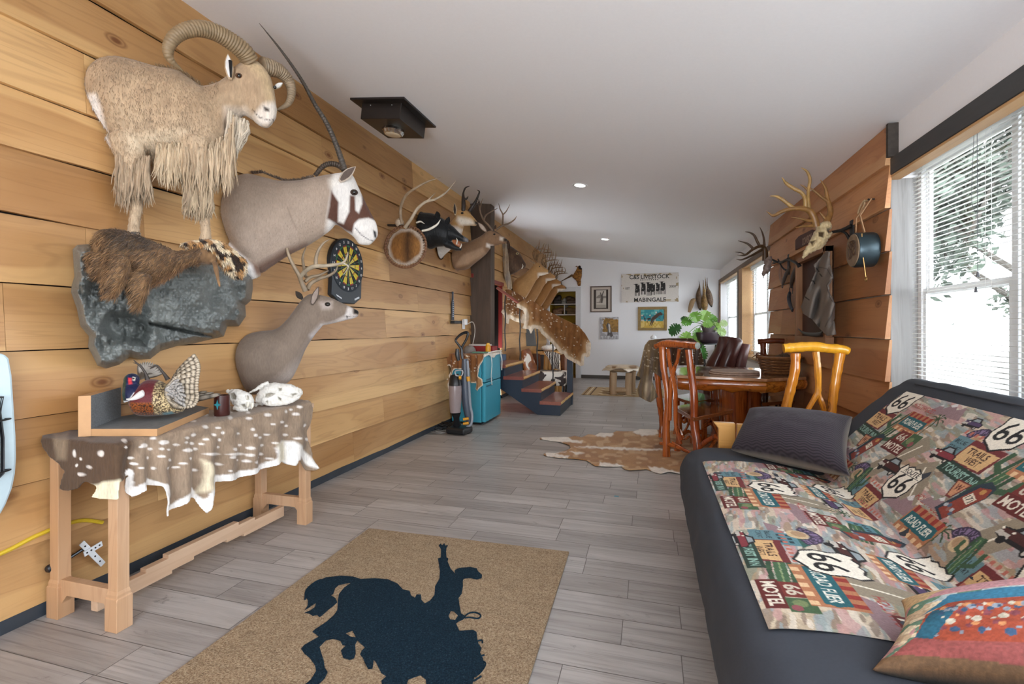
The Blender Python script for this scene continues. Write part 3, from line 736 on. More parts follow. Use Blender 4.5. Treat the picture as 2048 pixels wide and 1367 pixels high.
def tuftband(name, pl, line, out, cnt, mat, parent, cols, seed=1, r=.003, off=(-.03, .03), tr=lambda x, y: (x, y), L=.03):
    """short standing hair along a pixel polyline, pushed out along pixel direction `out`"""
    rg = R(seed); P_ = [tr(*p) for p in line]; b = B(); ca, cb = A(cols[0]), A(cols[1]); m = len(P_) - 1
    for i in range(cnt):
        u = rg.random() * m; k = min(int(u), m - 1); f = u - k; x = P_[k][0] * (1 - f) + P_[k + 1][0] * f; y = P_[k][1] * (1 - f) + P_[k + 1][1] * f
        p = pl.at(x, y, rg.uniform(*off)); d = (pl.d * out[0] + Vector((0, 0, 1)) * out[1] + Vector((rg.gauss(0, .25), rg.gauss(0, .25), rg.gauss(0, .25)))).normalized()
        ln = L * rg.uniform(.6, 1.2); b.tube([p, p + d * ln * .5, p + d * ln + Vector((0, 0, -.1 * ln))], [r, r * .8, r * .1], 3, col=tuple(ca + (cb - ca) * rg.random()))
    return build(name, b, mat, parent)

# ---------------------------------------------------------------- barbary sheep, life-size, stepping out of the wall
z1 = lambda x, y: (x / 2.848, y / 2.848)
pl = PL(WL, 1.75, 42); X0 = WL + .035
t = thing('barbary_sheep_mount', 'tan wild sheep mount with thick curled horns and long chest fringe, upper left wall', 'animal mount', (WL + .05, 1.75, 1.7))
b = B()
body(b, pl, [(500, 470, 530, 650, .14, .05), (545, 375, 600, 750, .16, .02), (640, 335, 690, 830, .17), (760, 350, 790, 870, .165), (900, 390, 900, 880, .16), (1020, 412, 1010, 885, .155), (1120, 480, 1130, 890, .145), (1190, 520, 1230, 900, .12), (1240, 520, 1300, 830, .08)], tr=z1)
body(b, pl, [(1130, 500, 1200, 860, .11), (1210, 485, 1290, 760, .10), (1270, 455, 1350, 690, .09), (1330, 400, 1400, 650, .085), (1370, 372, 1420, 640, .08)], tr=z1)
body(b, pl, [(1340, 385, 1310, 520, .07), (1400, 350, 1335, 600, .085), (1470, 355, 1370, 640, .085, -.01), (1530, 420, 1410, 665, .075, -.02), (1560, 500, 1440, 685, .06, -.03), (1572, 580, 1462, 705, .047, -.04), (1578, 630, 1490, 722, .042, -.045), (1572, 670, 1520, 730, .032, -.05)], tr=z1, n=20)
bar(b, pl, [(720, 780, -.05), (745, 900, -.06), (770, 1050, -.06), (775, 1180, -.05), (762, 1290, -.05), (760, 1335, -.05)], [.085, .06, .036, .026, .024, .03], tr=z1)       # hind leg
bar(b, pl, [(1120, 800, -.06), (1130, 950, -.07), (1150, 1100, -.07), (1165, 1240, -.07), (1172, 1330, -.07), (1170, 1372, -.07)], [.085, .055, .034, .024, .024, .03], tr=z1)
bar(b, pl, [(900, 820, .04), (880, 880, .05), (900, 940, .05)], [.05, .045, .03], tr=z1)
rump = [z1(*p) for p in ((480, 585), (600, 610), (625, 680), (630, 760), (650, 860), (560, 760), (500, 680))]
def paint_sheep(co):
    P = pl.proj(co); C = np.tile(A('#b0977a'), (len(P), 1))
    C = mixc(C, vnoise(P, .06, 3) * .45, A('#8d7259')); C = mixc(C, np.clip((P[:, 1] - 235) / 60, 0, 1) * (P[:, 0] < 480) * .45, A('#c7b195'))
    C = mixc(C, soft(P, rump, 6), A('#e2dcd6'))
    C = mixc(C, soft(P, [z1(*p) for p in ((760, 830), (870, 800), (1100, 790), (1000, 860), (860, 900), (780, 900))], 8) * .6, A('#dcc9ad'))
    C = mixc(C, soft(P, [z1(*p) for p in ((1440, 330), (1545, 420), (1570, 600), (1530, 620), (1490, 480), (1400, 400))], 10) * .55, A('#d2b98f'))
    C = mixc(C, soft(P, [z1(*p) for p in ((1500, 630), (1590, 600), (1600, 740), (1470, 740), (1450, 680))], 6) * .75, A('#ddd6cd'))
    C = mixc(C, soft(P, [z1(*p) for p in ((1290, 650), (1400, 640), (1460, 720), (1400, 770), (1330, 900), (1290, 860))], 8) * .8, A('#d3c6b8'))
    C = mixc(C, soft(P, [z1(*p) for p in ((1500, 640), (1535, 655), (1535, 672), (1510, 668))], 2), A('#2c211d'))
    C = mixc(C, np.clip(1.2 - distpoly(P, [z1(*p) for p in ((1440, 650), (1475, 695), (1530, 718), (1562, 708))], False) / 1.0, 0, 1) * .9, A('#33231d'))
    return C
SHEEP = (organic('body', b, hair, t, vox=.0075, it=4, paint=paint_sheep, clampx=X0, disp=lambda co: .003 * (vnoise(co, 70, 2) - .5)), t)
hc = lin('#8a7558')
b = B(); ridged(b, pl, [(1425, 350, -.05), (1385, 290, -.08), (1300, 225, -.12), (1210, 178, -.16), (1110, 163, -.2), (1015, 195, -.22), (962, 262, -.22), (968, 335, -.2), (1040, 402, -.16)], [.045, .046, .043, .040, .036, .031, .026, .018, .003], z1, hc); build('horn', b, hornm, t, angle=180)
b = B(); ridged(b, pl, [(1490, 375, 0), (1535, 385, .02), (1590, 405, .05), (1640, 455, .08), (1660, 520, .08), (1640, 590, .06), (1565, 632, .02)], [.046, .045, .038, .031, .024, .016, .003], z1, lin('#8d7a62')); build('horn', b, hornm, t, angle=180)
ear(pl, z1(1312, 455), z1(1298, 306), .022, -.085, '#b59b7d', '#e9e6e2', t)
b = B(); b.tube([pl.at(*z1(1315, 440), -.105), pl.at(*z1(1312, 345), -.108)], [.004, .009], 6, col=lin('#14100e')); build('ear_hair', b, hair_fine, t)
ear(pl, z1(1560, 505), z1(1612, 472), .014, .02, '#c8bfae', '#e9e6e2', t)
eye(pl, *z1(1362, 432), .011, -.085, t, '#5a3c25'); eye(pl, *z1(1566, 497), .009, -.045, t)
lc = dict(mat=lockm, parent=t, tr=z1)
locks('hind_leg_fringe', pl, [(665, 900), (720, 930), (790, 930), (850, 930)], [.22, .24, .20, .22], 420, off=(-.11, -.03), seed=2, cols=('#8f7a62', '#b7a289'), **lc)
locks('belly_fringe', pl, [(895, 850), (960, 850), (1045, 850)], [.17, .21, .18], 300, off=(-.12, -.04), seed=3, cols=('#a58e72', '#cbb89c'), **lc)
locks('chest_fringe', pl, [(1050, 850), (1120, 860), (1200, 850), (1300, 800), (1330, 700)], [.22, .26, .24, .28, .33], 700, off=(-.13, 0), seed=4, cols=('#a08a70', '#c5b196'), **lc)
locks('foreleg_fringe', pl, [(1050, 1100), (1130, 1090), (1210, 1100)], [.13, .165, .14], 330, off=(-.11, -.03), seed=5, cols=('#93806a', '#bba88c'), **lc)
locks('throat_mane', pl, [(1300, 660), (1350, 700), (1420, 735)], [.36, .26, .08], 300, off=(-.1, .02), seed=6, cols=('#b9ab98', '#d8ccb9'), curl=-.04, **lc)
tuftband('neck_crest', pl, [(900, 392), (1000, 400), (1080, 440), (1180, 520), (1250, 480)], (-.5, 1), 260, lockm, t, ('#6d563f', '#a08562'), 7, .003, (-.03, .02), tr=z1, L=.03)
for (x, y, o) in ((760, 1330, -.05), (1170, 1370, -.07)):
    b = B(); b.ball(pl.at(*z1(x, y), o), (.03, .026, .022), 12, 8, axes=(pl.d, pl.n, Vector((0, 0, 1)))); build('hoof', b, plain('dark_hoof', '#3a2f28', .5), t)

# ---------------------------------------------------------------- gemsbok shoulder mount
z2 = lambda x, y: (400 + x / 2.848, 200 + y / 2.848)
pl = PL(WL, 2.56, 32)
t = thing('gemsbok_mount', 'grey-brown oryx head with striped white face and one long straight horn', 'animal mount', (WL + .05, 2.56, 1.7))
b = B()
body(b, pl, [(150, 540, 170, 800, .20, .03), (190, 460, 250, 930, .24), (270, 425, 335, 985, .25), (360, 440, 400, 950, .21), (450, 460, 510, 880, .165), (560, 458, 610, 830, .14), (650, 440, 690, 780, .125), (725, 425, 745, 740, .11), (790, 415, 775, 700, .10)], tr=z2)
body(b, pl, [(770, 425, 730, 620, .08), (820, 410, 762, 700, .095), (868, 425, 790, 715, .09), (905, 500, 828, 745, .078), (945, 585, 868, 775, .062), (980, 655, 890, 800, .053), (1004, 700, 905, 820, .050), (1013, 740, 935, 826, .045), (1012, 775, 965, 826, .030)], tr=z2)
tuft = [(150, 800, -.05), (190, 860, -.08), (260, 950, -.08), (310, 1020, -.06)]
bar(b, pl, [(165, 820, -.1), (220, 900, -.12), (290, 960, -.12), (318, 1010, -.1)], [.03, .045, .045, .035], tr=z2)
zz = lambda L: [z2(*p) for p in L]
brown = [zz([(755, 540), (795, 600), (788, 700), (820, 712), (852, 650), (856, 560), (885, 560), (888, 640), (905, 655), (925, 600), (920, 520), (950, 560), (985, 640), (1003, 690), (960, 678), (905, 690), (880, 715), (868, 762), (830, 745), (770, 705), (730, 690), (745, 620)])]
def paint_ory(co):
    P = pl.proj(co); C = np.tile(A('#a59383'), (len(P), 1)); C = mixc(C, vnoise(P, .03, 2) * .35, A('#8d7a6b'))
    C = mixc(C, np.clip((P[:, 1] - 440) / 60, 0, 1) * (P[:, 0] < 600) * .25, A('#c9b6a8'))
    head = zz([(760, 380), (1060, 380), (1060, 860), (700, 860), (730, 700), (755, 560)])
    C = mixc(C, soft(P, head, 5), A('#d8d3cd')); C = mixc(C, soft(P, brown[0], 2.2), A('#54362a'))
    C = mixc(C, soft(P, zz([(230, 900), (340, 1010), (400, 990), (500, 900), (620, 845), (610, 820), (480, 870), (350, 950)]), 5) * .8, A('#6b4a3a'))
    C = mixc(C, soft(P, zz([(120, 800), (200, 830), (330, 960), (360, 1060), (300, 1080), (150, 900)]), 4), A('#e9e5e2'))
    C = mixc(C, soft(P, zz([(985, 745), (1003, 755), (1006, 790), (992, 785)]), 1.5), A('#1c1a1d'))
    C = mixc(C, np.clip(1.1 - distpoly(P, zz([(888, 738), (920, 775), (960, 800), (985, 805)]), False) / 1.1, 0, 1), A('#35323a'))
    C = mixc(C, np.clip(1.0 - distpoly(P, zz([(520, 640), (540, 700), (565, 755)]), False) / 2.5, 0, 1) * .4, A('#6b5a4e'))
    C = mixc(C, soft(P, zz([(740, 470), (790, 440), (790, 520), (745, 520)]), 6) * .6, A('#e4ded4'))
    return C
ORYX = (organic('body', b, hair_fine, t, vox=.0075, it=4, paint=paint_ory, clampx=X0), t)
b = B(); ridged(b, pl, [(822, 395, -.03), (812, 360, -.04), (770, 240, -.08), (720, 130, -.13), (655, 25, -.19), (575, -120, -.26), (460, -285, -.33), (337, -438, -.41)], [.021, .020, .018, .016, .0135, .0105, .007, .0015], z2, lin('#4a423a'), 1.3, .07, 12); build('horn', b, hornm, t, angle=180)
b = B(); ridged(b, pl, [(820, 395, .06), (790, 372, .07), (745, 362, .10), (700, 378, .12), (655, 430, .14)], [.020, .019, .018, .017, .015], z2, lin('#4a3f36'), 1.2, .09, 12); build('horn', b, hornm, t, angle=180)
ear(pl, z2(795, 465), z2(888, 378), .030, -.09, '#b3a494', '#5e5048', t, lean=-.04)
eye(pl, *z2(878, 525), .015, -.088, t, '#33231c')
tuftband('neck_mane', pl, [(300, 420), (360, 415), (420, 440), (480, 462), (560, 462), (650, 438)], (-.6, 1), 420, lockm, t, ('#4a3c33', '#7c6a5b'), 9, .0028, (-.03, .03), tr=z2, L=.025)

# ---------------------------------------------------------------- whitetail deer above the bench
z5 = lambda x, y: (460 + x / 4.273, 460 + y / 4.273)
zz = lambda L: [z5(*p) for p in L]
pl = PL(WL, 2.6, 30)
t = thing('whitetail_mount', 'grey deer shoulder mount with branching antlers above the two skulls on the bench', 'animal mount', (WL + .05, 2.6, 1.2))
b = B()
body(b, pl, [(25, 1040, 170, 1400, .10, .02), (45, 950, 250, 1400, .15), (130, 892, 380, 1350, .17), (260, 862, 510, 1290, .155), (390, 845, 590, 1150, .125), (480, 770, 650, 1010, .095), (550, 680, 730, 890, .078), (600, 610, 785, 825, .07), (640, 575, 790, 800, .065)], tr=z5)
body(b, pl, [(620, 585, 690, 760, .05), (680, 545, 770, 810, .062), (760, 552, 830, 808, .062), (850, 572, 890, 795, .055), (940, 612, 960, 778, .040), (1010, 645, 1010, 765, .031), (1060, 668, 1050, 757, .027), (1098, 690, 1090, 740, .02)], tr=z5)
def paint_deer1(co):
    P = pl.proj(co); C = np.tile(A('#7c6d60'), (len(P), 1)); C = mixc(C, vnoise(P, .05, 4) * .3, A('#65584d'))
    C = mixc(C, soft(P, zz([(560, 1300), (700, 1050), (790, 850), (800, 800), (730, 870), (620, 1080), (440, 1250), (300, 1330), (500, 1340)]), 9) * .6, A('#b9aca3'))
    C = mixc(C, soft(P, zz([(700, 900), (790, 820), (760, 920), (720, 980)]), 6) * .8, A('#d9d3d3'))
    C = mixc(C, soft(P, zz([(770, 620), (880, 610), (880, 670), (840, 680), (800, 680)]), 4) * .6, A('#b8aba3'))
    C = mixc(C, soft(P, zz([(780, 810), (900, 780), (1010, 720), (1110, 730), (1080, 780), (850, 830)]), 4) * .8, A('#cfc8c4'))
    C = mixc(C, soft(P, zz([(1010, 650), (1050, 660), (1050, 720), (990, 730)]), 3) * .7, A('#d6d0cc'))
    C = mixc(C, soft(P, zz([(1060, 665), (1115, 680), (1115, 725), (1060, 712)]), 2), A('#15110f'))
    C = mixc(C, np.clip(1.0 - distpoly(P, zz([(960, 735), (1010, 738), (1090, 735)]), False) / .8, 0, 1), A('#2b211d'))
    C = mixc(C, soft(P, zz([(995, 730), (1010, 735), (1003, 762)]), 1), A('#1c1614'))
    return C
organic('body', b, hair_fine, t, vox=.0065, it=4, paint=paint_deer1, clampx=X0)
ac = lin('#8f7d66'); acl = lin('#c9bda6')
b = B(); g = dict(tr=z5, n=10, sub=6)
bar(b, pl, [(645, 520, -.03), (610, 440, -.05), (590, 385, -.07), (520, 260, -.09), (485, 150, -.1), (478, 30, -.1)], [.018, .015, .014, .011, .008, .002], col=ac, **g)
bar(b, pl, [(600, 400, -.06), (650, 345, -.09), (720, 310, -.12), (800, 305, -.14), (900, 295, -.15), (970, 275, -.15), (1000, 225, -.15), (1008, 185, -.14)], [.014, .014, .015, .013, .011, .009, .006, .0015], col=lin('#a89a84'), **g)
bar(b, pl, [(735, 305, -.12), (735, 240, -.13), (760, 165, -.14), (800, 110, -.14), (850, 78, -.14)], [.014, .012, .010, .007, .002], col=ac, **g)
bar(b, pl, [(965, 280, -.15), (1010, 310, -.15), (985, 360, -.14), (960, 385, -.14)], [.006, .005, .003, .001], col=acl, **g); build('antler', b, antm, t)
b = B()
bar(b, pl, [(660, 505, .03), (690, 455, .05), (760, 415, .07), (840, 390, .08), (900, 350, .08), (922, 300, .08)], [.016, .014, .013, .011, .008, .002], col=ac, **g)
bar(b, pl, [(640, 440, .04), (690, 400, .06), (760, 385, .08), (840, 345, .1)], [.012, .012, .010, .006], col=ac, **g)
bar(b, pl, [(650, 400, .04), (632, 320, .06), (622, 230, .07), (650, 140, .08)], [.012, .010, .008, .002], col=ac, **g); build('antler', b, antm, t)
ear(pl, z5(700, 640), z5(757, 482), .022, -.06, '#52463d', '#8f8076', t); ear(pl, z5(620, 590), z5(560, 520), .02, .06, '#3b322b', '#3b322b', t)
eye(pl, *z5(833, 633), .011, -.056, t, '#2a211b')

# ---------------------------------------------------------------- dart board
dm = M('dartboard_shell', '#20282f', .45, .08, 20, .05)
c = atX(695, 531, WL + .06); rr = .232
t = thing('dart_board', 'dark dart board with yellow and black wedges hung on the plank wall', 'dart board', (WL + .05, c.y, c.z - .4))
def yz(y, z, x): return Vector((x, y, z))
out = [(c.y + rr * math.sin(a), c.z + rr * math.cos(a)) for a in [math.radians(q) for q in range(-118, 119, 6)]]
out += [(c.y + rr * .86, c.z - .27), (c.y + rr * .42, c.z - .325), (c.y - rr * .5, c.z - .325), (c.y - rr * .95, c.z - .26)]
b = B(); b.prism([yz(y, z, WL + .02) for y, z in out], (.045, 0, 0)); build('shell', b, dm, t, angle=30, bevel=.006)
cv = Canvas(2 * rr, 2 * rr, .0028, lin('#222a32')); cv.at(rr, rr)
R1, R2, R3, R4, R5, R0 = .172, .160, .105, .094, .018, .008
wedge = lambda a0, a1, r0, r1, col: cv.poly([(r1 * math.sin(a0 + (a1 - a0) * k / 6), r1 * math.cos(a0 + (a1 - a0) * k / 6)) for k in range(7)] + [(r0 * math.sin(a1 - (a1 - a0) * k / 6), r0 * math.cos(a1 - (a1 - a0) * k / 6)) for k in range(7)], col)
for k in range(20):
    a0 = math.radians(k * 18 - 9); a1 = a0 + math.radians(18); y_ = k % 2
    wedge(a0, a1, 0, R1, '#8c1c1c' if y_ else '#1c6a3a'); wedge(a0, a1, 0, R2, '#d9c13a' if y_ else '#15120f'); wedge(a0, a1, 0, R3, '#8c1c1c' if y_ else '#1c6a3a'); wedge(a0, a1, 0, R4, '#dcc95c' if y_ else '#15120f')
cv.disc(0, 0, R5, '#1c6a3a'); cv.disc(0, 0, R0, '#a02020')
nums = [20, 1, 18, 4, 13, 6, 10, 15, 2, 17, 3, 19, 7, 16, 8, 11, 14, 9, 12, 5]
for k, n_ in enumerate(nums):
    a = math.radians(k * 18); cv.text(str(n_), .2 * math.sin(a), .2 * math.cos(a), .011 * len(str(n_)) + .004, .022, '#e8e8e4')
# keep only the round face
G = cv.grid().reshape(-1, 2); far = (np.hypot(G[:, 0] - rr, G[:, 1] - rr) > rr * .985).reshape(cv.nx, cv.ny)
cv.C[far] = np.array(lin('#20282f'))
o = canvas_panel('face', cv, (WL + .067, c.y - rr, c.z - rr), (0, 1, 0), (0, 0, 1), M('dartboard_face', None, .7, .06, 60, .1), t)
import bmesh
bm = bmesh.new(); bm.from_mesh(o.data); cl = Vector((0, c.y - t.location.y, c.z - t.location.z))
bmesh.ops.delete(bm, geom=[v for v in bm.verts if math.hypot(v.co.y - cl.y, v.co.z - cl.z) > rr * .98], context='VERTS'); bm.to_mesh(o.data); bm.free()
for s_ in (-1, 1):
    b = B(); b.obox((WL + .068, c.y + s_ * rr * .55, c.z - .275), (.001, 0, 0), (0, .035, .012 * s_), (0, -.003, .007)); build('nameplate', b, plain('silver_print', '#c9ced3', .4), t, smooth=False)
b = B()
for k in range(10):
    a = math.radians(k * 18); q = R1; b.tube([(WL + .0695, c.y - q * math.sin(a), c.z - q * math.cos(a)), (WL + .0695, c.y + q * math.sin(a), c.z + q * math.cos(a))], .0011, 4)
build('wire_spider', b, plain('steel_wire', '#8d9196', .3, 1), t)

# ---------------------------------------------------------------- stretched hide hoop with antlers
z3 = lambda x, y: (740 + x / 4.655, 340 + y / 4.655)
zz = lambda L: [z3(*p) for p in L]
pl = PL(-2.53, 4.25, 4)
c = pl.at(*z3(330, 712)); t = thing('hide_hoop', 'round brown hide laced onto a hoop with two pale antlers above it', 'wall hanging', (WL + .05, 4.3, 2.0))
rx = (pl.at(*z3(520, 712)) - pl.at(*z3(140, 712))).length / 2; rz = (pl.at(*z3(330, 520)) - pl.at(*z3(330, 905))).length / 2
circ = lambda a, k=1, o=0: c + pl.d * (rx * k * math.cos(a)) + Vector((0, 0, rz * k * math.sin(a))) + pl.n * o
b = B(); b.tube([circ(2 * math.pi * i / 48) for i in range(49)], .012, 8); build('hoop', b, M('bark_hoop', '#6f4a30', .7, .3, 40, .4), t)
ol = [(math.cos(2 * math.pi * i / 40 ) * .9 * (1 + .04 * math.sin(i * 2.3)), math.sin(2 * math.pi * i / 40) * .9 * (1 + .04 * math.sin(i * 1.7))) for i in range(40)]
def hp(P): return [tuple(c + pl.d * (rx * x) + Vector((0, 0, rz * y)) + pl.n * (-.01 + .03 * (x * x + y * y))) for x, y in P]
def hcm(P):
    r = np.hypot(P[:, 0], P[:, 1]); C = np.tile(A('#8a5f30'), (len(P), 1)); C = mixc(C, np.clip(1 - np.abs(P[:, 0] - .12) / .35 - .25 * r, 0, 1) * .95, A('#2e1a10'))
    C = mixc(C, vnoise(P, 5, 2) * .4, A('#6a451f')); C = mixc(C, np.clip((r - .74 + .12 * vnoise(P, 4, 1)) / .12, 0, 1), A('#b9a999')); return C
sheet('hide', ol, .03, hp, fur('hoop_hair', 120, .3, .2, .5), t, col=hcm, thick=.003)
b = B()
for i in range(44):
    a = 2 * math.pi * i / 44; b.tube([circ(a, .88, -.008), circ(a + .07, .97, -.016), circ(a + .05, 1.05, -.004), circ(a + .02, 1.03, .012)], .0032, 5)
build('lacing', b, plain('rawhide_lace', '#8c6a50', .7), t)
b = B(); g = dict(tr=z3, n=9, sub=6)
bar(b, pl, [(300, 500, .03), (285, 430, .02), (290, 330, 0), (340, 230, -.03), (430, 165, -.05), (540, 105, -.06), (655, 70, -.06)], [.018, .016, .014, .013, .011, .008, .002], col=lin('#a08c74'), **g)
build('antler', b, antm, t)
b = B(); bar(b, pl, [(325, 535, -.03), (385, 450, -.05), (440, 360, -.06), (520, 295, -.07), (610, 270, -.07), (710, 205, -.07), (800, 98, -.07)], [.018, .016, .014, .013, .011, .008, .002], col=lin('#b7a791'), **g)
bar(b, pl, [(530, 292, -.07), (575, 245, -.07), (612, 208, -.07)], [.010, .006, .001], col=lin('#a08c74'), **g); build('antler', b, antm, t)
b = B(); bar(b, pl, [(485, 566, -.03), (550, 550, -.03), (620, 510, -.03), (656, 460, -.03)], [.010, .012, .010, .002], col=lin('#e6e1d4'), **g); build('tusk', b, plain('ivory', '#e6e1d2', .35), t)
b = B(); bar(b, pl, [(430, 490, -.02), (470, 478, -.02), (508, 500, -.02)], [.009, .008, .002], col=lin('#d8d2c4'), **g)
build('antler', b, antm, t)
b = B(); b.ball(pl.at(*z3(275, 490), .05), .045, 10, 8, col=lin('#c9b9a4')); build('skull_plate', b, antm, t)
b = B(); b.tube([c + Vector((0, 0, rz)), Vector((WL + .02, 4.35, c.z + rz + .04))], .012, 6); build('hanger', b, plain('hanger_iron', '#2d2825', .6), t); b = B(); b.tube([circ(math.pi), Vector((WL + .02, 4.32, c.z))], .01, 6); build('hanger', b, plain('hanger_iron', '#2d2825', .6), t)

# ---------------------------------------------------------------- black boar head
pl = PL(WL, 5.1, 4)
t = thing('boar_mount', 'black wild boar head with open mouth, between the round hide and the deer', 'animal mount', (WL + .05, 5.1, 2.0))
b = B()
body(b, pl, [(425, 390, 500, 700, .14), (500, 395, 560, 735, .15), (590, 405, 620, 715, .13), (680, 450, 690, 710, .11), (750, 500, 730, 700, .085)], tr=z3)
body(b, pl, [(700, 490, 720, 650, .07), (770, 520, 780, 655, .06), (830, 580, 820, 655, .045), (880, 618, 870, 668, .034), (912, 636, 908, 672, .026)], tr=z3)
body(b, pl, [(690, 640, 700, 720, .055), (760, 665, 750, 735, .045), (810, 705, 800, 748, .035), (850, 720, 845, 750, .02)], tr=z3)
def paint_boar(co):
    P = pl.proj(co); C = np.tile(A('#17191b'), (len(P), 1)); C = mixc(C, vnoise(P, .15, 1) * .5, A('#2a2d30')); C = mixc(C, soft(P, zz([(885, 620), (930, 620), (930, 690), (880, 680)]), 3), A('#6b6a6c')); return C
organic('body', b, fur('black_bristle', 60, .3, .1, .8, rough=.45), t, vox=.007, it=3, paint=paint_boar, clampx=X0)
ear(pl, z3(640, 460), z3(622, 382), .035, -.09, '#141516', '#1c1d1f', t); ear(pl, z3(715, 510), z3(738, 432), .03, -.05, '#141516', '#1c1d1f', t)
b = B(); body(b, pl, [(770, 645, 780, 690, .03), (800, 640, 805, 712, .028), (840, 668, 838, 722, .015)], tr=z3); build('tongue', b, plain('mouth_lining', '#9c5f3a', .4), t)
b = B(); bar(b, pl, [(805, 690, -.03), (812, 655, -.045), (802, 630, -.045)], [.008, .007, .001], tr=z3); bar(b, pl, [(838, 725, -.02), (850, 700, -.03), (848, 680, -.03)], [.008, .007, .001], tr=z3); build('tusk', b, plain('ivory', '#e6e1d2', .35), t)
eye(pl, *z3(733, 553), .008, -.083, t, '#3a3d40')

# ---------------------------------------------------------------- pronghorn
pl = PL(WL, 5.62, 4)
t = thing('pronghorn_mount', 'tan and white pronghorn head with black hooked horns', 'animal mount', (WL + .05, 5.62, 2.0))
b = B()
body(b, pl, [(570, 620, 600, 790, .10), (620, 560, 640, 835, .13), (690, 520, 700, 780, .12), (750, 490, 800, 690, .10), (790, 440, 850, 600, .075), (820, 400, 870, 530, .065)], tr=z3)
body(b, pl, [(800, 380, 810, 480, .05), (850, 365, 850, 515, .06), (900, 375, 895, 520, .055), (940, 410, 935, 518, .04), (975, 450, 960, 520, .03), (1000, 482, 985, 520, .022)], tr=z3)
def paint_prong(co):
    P = pl.proj(co); C = np.tile(A('#b9905c'), (len(P), 1))
    C = mixc(C, soft(P, zz([(760, 530), (830, 540), (870, 560), (850, 640), (780, 800), (560, 860), (540, 700), (700, 600)]), 4), A('#ddd8d0'))
    C = mixc(C, soft(P, zz([(830, 440), (940, 460), (985, 500), (930, 520), (850, 520), (820, 480)]), 4) * .9, A('#e2dacb'))
    C = mixc(C, soft(P, zz([(975, 470), (1010, 485), (1005, 530), (980, 500)]), 2), A('#1d1815')); return C
organic('body', b, hair_fine, t, vox=.007, it=3, paint=paint_prong, clampx=X0)
bk = lin('#2b211b')
b = B(); bar(b, pl, [(868, 385, -.02), (872, 320, -.03), (868, 260, -.03), (870, 210, -.03), (890, 165, -.03), (928, 148, -.03)], [.026, .028, .020, .012, .010, .002], col=bk, **g); bar(b, pl, [(872, 270, -.03), (900, 265, -.03), (915, 240, -.03)], [.018, .012, .002], col=bk, **g); build('horn', b, hornm, t)
b = B(); bar(b, pl, [(925, 385, .06), (955, 340, .06), (985, 290, .06), (1008, 235, .06), (1018, 200, .06), (995, 183, .06)], [.026, .026, .018, .012, .009, .002], col=bk, **g); bar(b, pl, [(990, 320, .06), (1015, 305, .06), (1010, 270, .06)], [.014, .01, .002], col=bk, **g); build('horn', b, hornm, t)
ear(pl, z3(795, 420), z3(788, 305), .022, -.06, '#cbb79a', '#3a302a', t); eye(pl, *z3(858, 400), .011, -.058, t, '#2a1d16')

# ---------------------------------------------------------------- mule deer
def paint_buck(zzf, pl, base='#8a6c52'):
    def f(co):
        P = pl.proj(co); C = np.tile(A(base), (len(P), 1)); C = mixc(C, vnoise(P, .1, 4) * .35, A('#76583f'))
        for poly, col in zzf: C = mixc(C, soft(P, poly, 2.2), A(col))
        return C
    return f
pl = PL(WL, 6.1, 4)
t = thing('mule_deer_mount', 'brown buck with wide forked antlers mounted in front of the dark post', 'animal mount', (WL + .05, 6.1, 2.0))
b = B()
body(b, pl, [(752, 780, 765, 910, .10), (770, 735, 830, 930, .14), (850, 690, 905, 920, .14), (950, 655, 970, 870, .12), (1030, 615, 1070, 790, .09), (1080, 575, 1120, 730, .075)], tr=z3)
body(b, pl, [(1060, 590, 1090, 700, .055), (1125, 560, 1125, 705, .06), (1180, 572, 1175, 700, .055), (1225, 605, 1215, 688, .04), (1258, 630, 1250, 680, .03), (1276, 642, 1272, 672, .022)], tr=z3)
organic('body', b, hair_fine, t, vox=.007, it=3, paint=paint_buck([(zz([(1100, 690), (1150, 700), (1130, 730), (1095, 720)]), '#e3dad0'), (zz([(1215, 625), (1250, 630), (1240, 660), (1215, 655)]), '#cfc4b6'), (zz([(1250, 638), (1285, 640), (1285, 668), (1250, 665)]), '#1a1512'), (zz([(930, 880), (1090, 780), (1060, 730), (900, 800), (800, 920)]), '#a5876c'), (zz([(1140, 545), (1200, 570), (1230, 600), (1190, 590), (1150, 575)]), '#4e3a2c')], pl), clampx=X0)
for pts, rd in (([(1140, 560, -.03), (1100, 510, -.05), (1060, 470, -.07), (1030, 400, -.09), (1015, 330, -.1), (1005, 290, -.1)], [.014, .013, .012, .010, .007, .002]), ([(1175, 555, .02), (1215, 525, .04), (1240, 515, .05), (1300, 492, .05), (1345, 460, .05), (1365, 428, .05)], [.014, .013, .012, .011, .008, .002])):
    b = B(); bar(b, pl, pts, rd, col=lin('#7a634e'), **g)
    if pts[0][0] < 1150: bar(b, pl, [(1058, 470, -.07), (1075, 425, -.07), (1130, 385, -.07), (1192, 353, -.07)], [.012, .011, .009, .002], col=lin('#7a634e'), **g); bar(b, pl, [(1022, 370, -.09), (1035, 310, -.09), (1052, 260, -.09)], [.009, .007, .002], col=lin('#7a634e'), **g)
    else: bar(b, pl, [(1235, 517, .05), (1237, 450, .05), (1235, 410, .05), (1210, 360, .05), (1198, 310, .05)], [.011, .011, .010, .007, .002], col=lin('#7a634e'), **g); bar(b, pl, [(1238, 415, .05), (1270, 380, .05), (1303, 320, .05)], [.010, .007, .002], col=lin('#7a634e'), **g)
    build('antler', b, antm, t)
ear(pl, z3(1085, 575), z3(1005, 485), .03, -.06, '#8b7360', '#c3b2a2', t, lean=-.05); ear(pl, z3(1160, 550), z3(1172, 510), .02, .03, '#4a382c', '#4a382c', t); eye(pl, *z3(1157, 597), .010, -.055, t, '#1d1612')

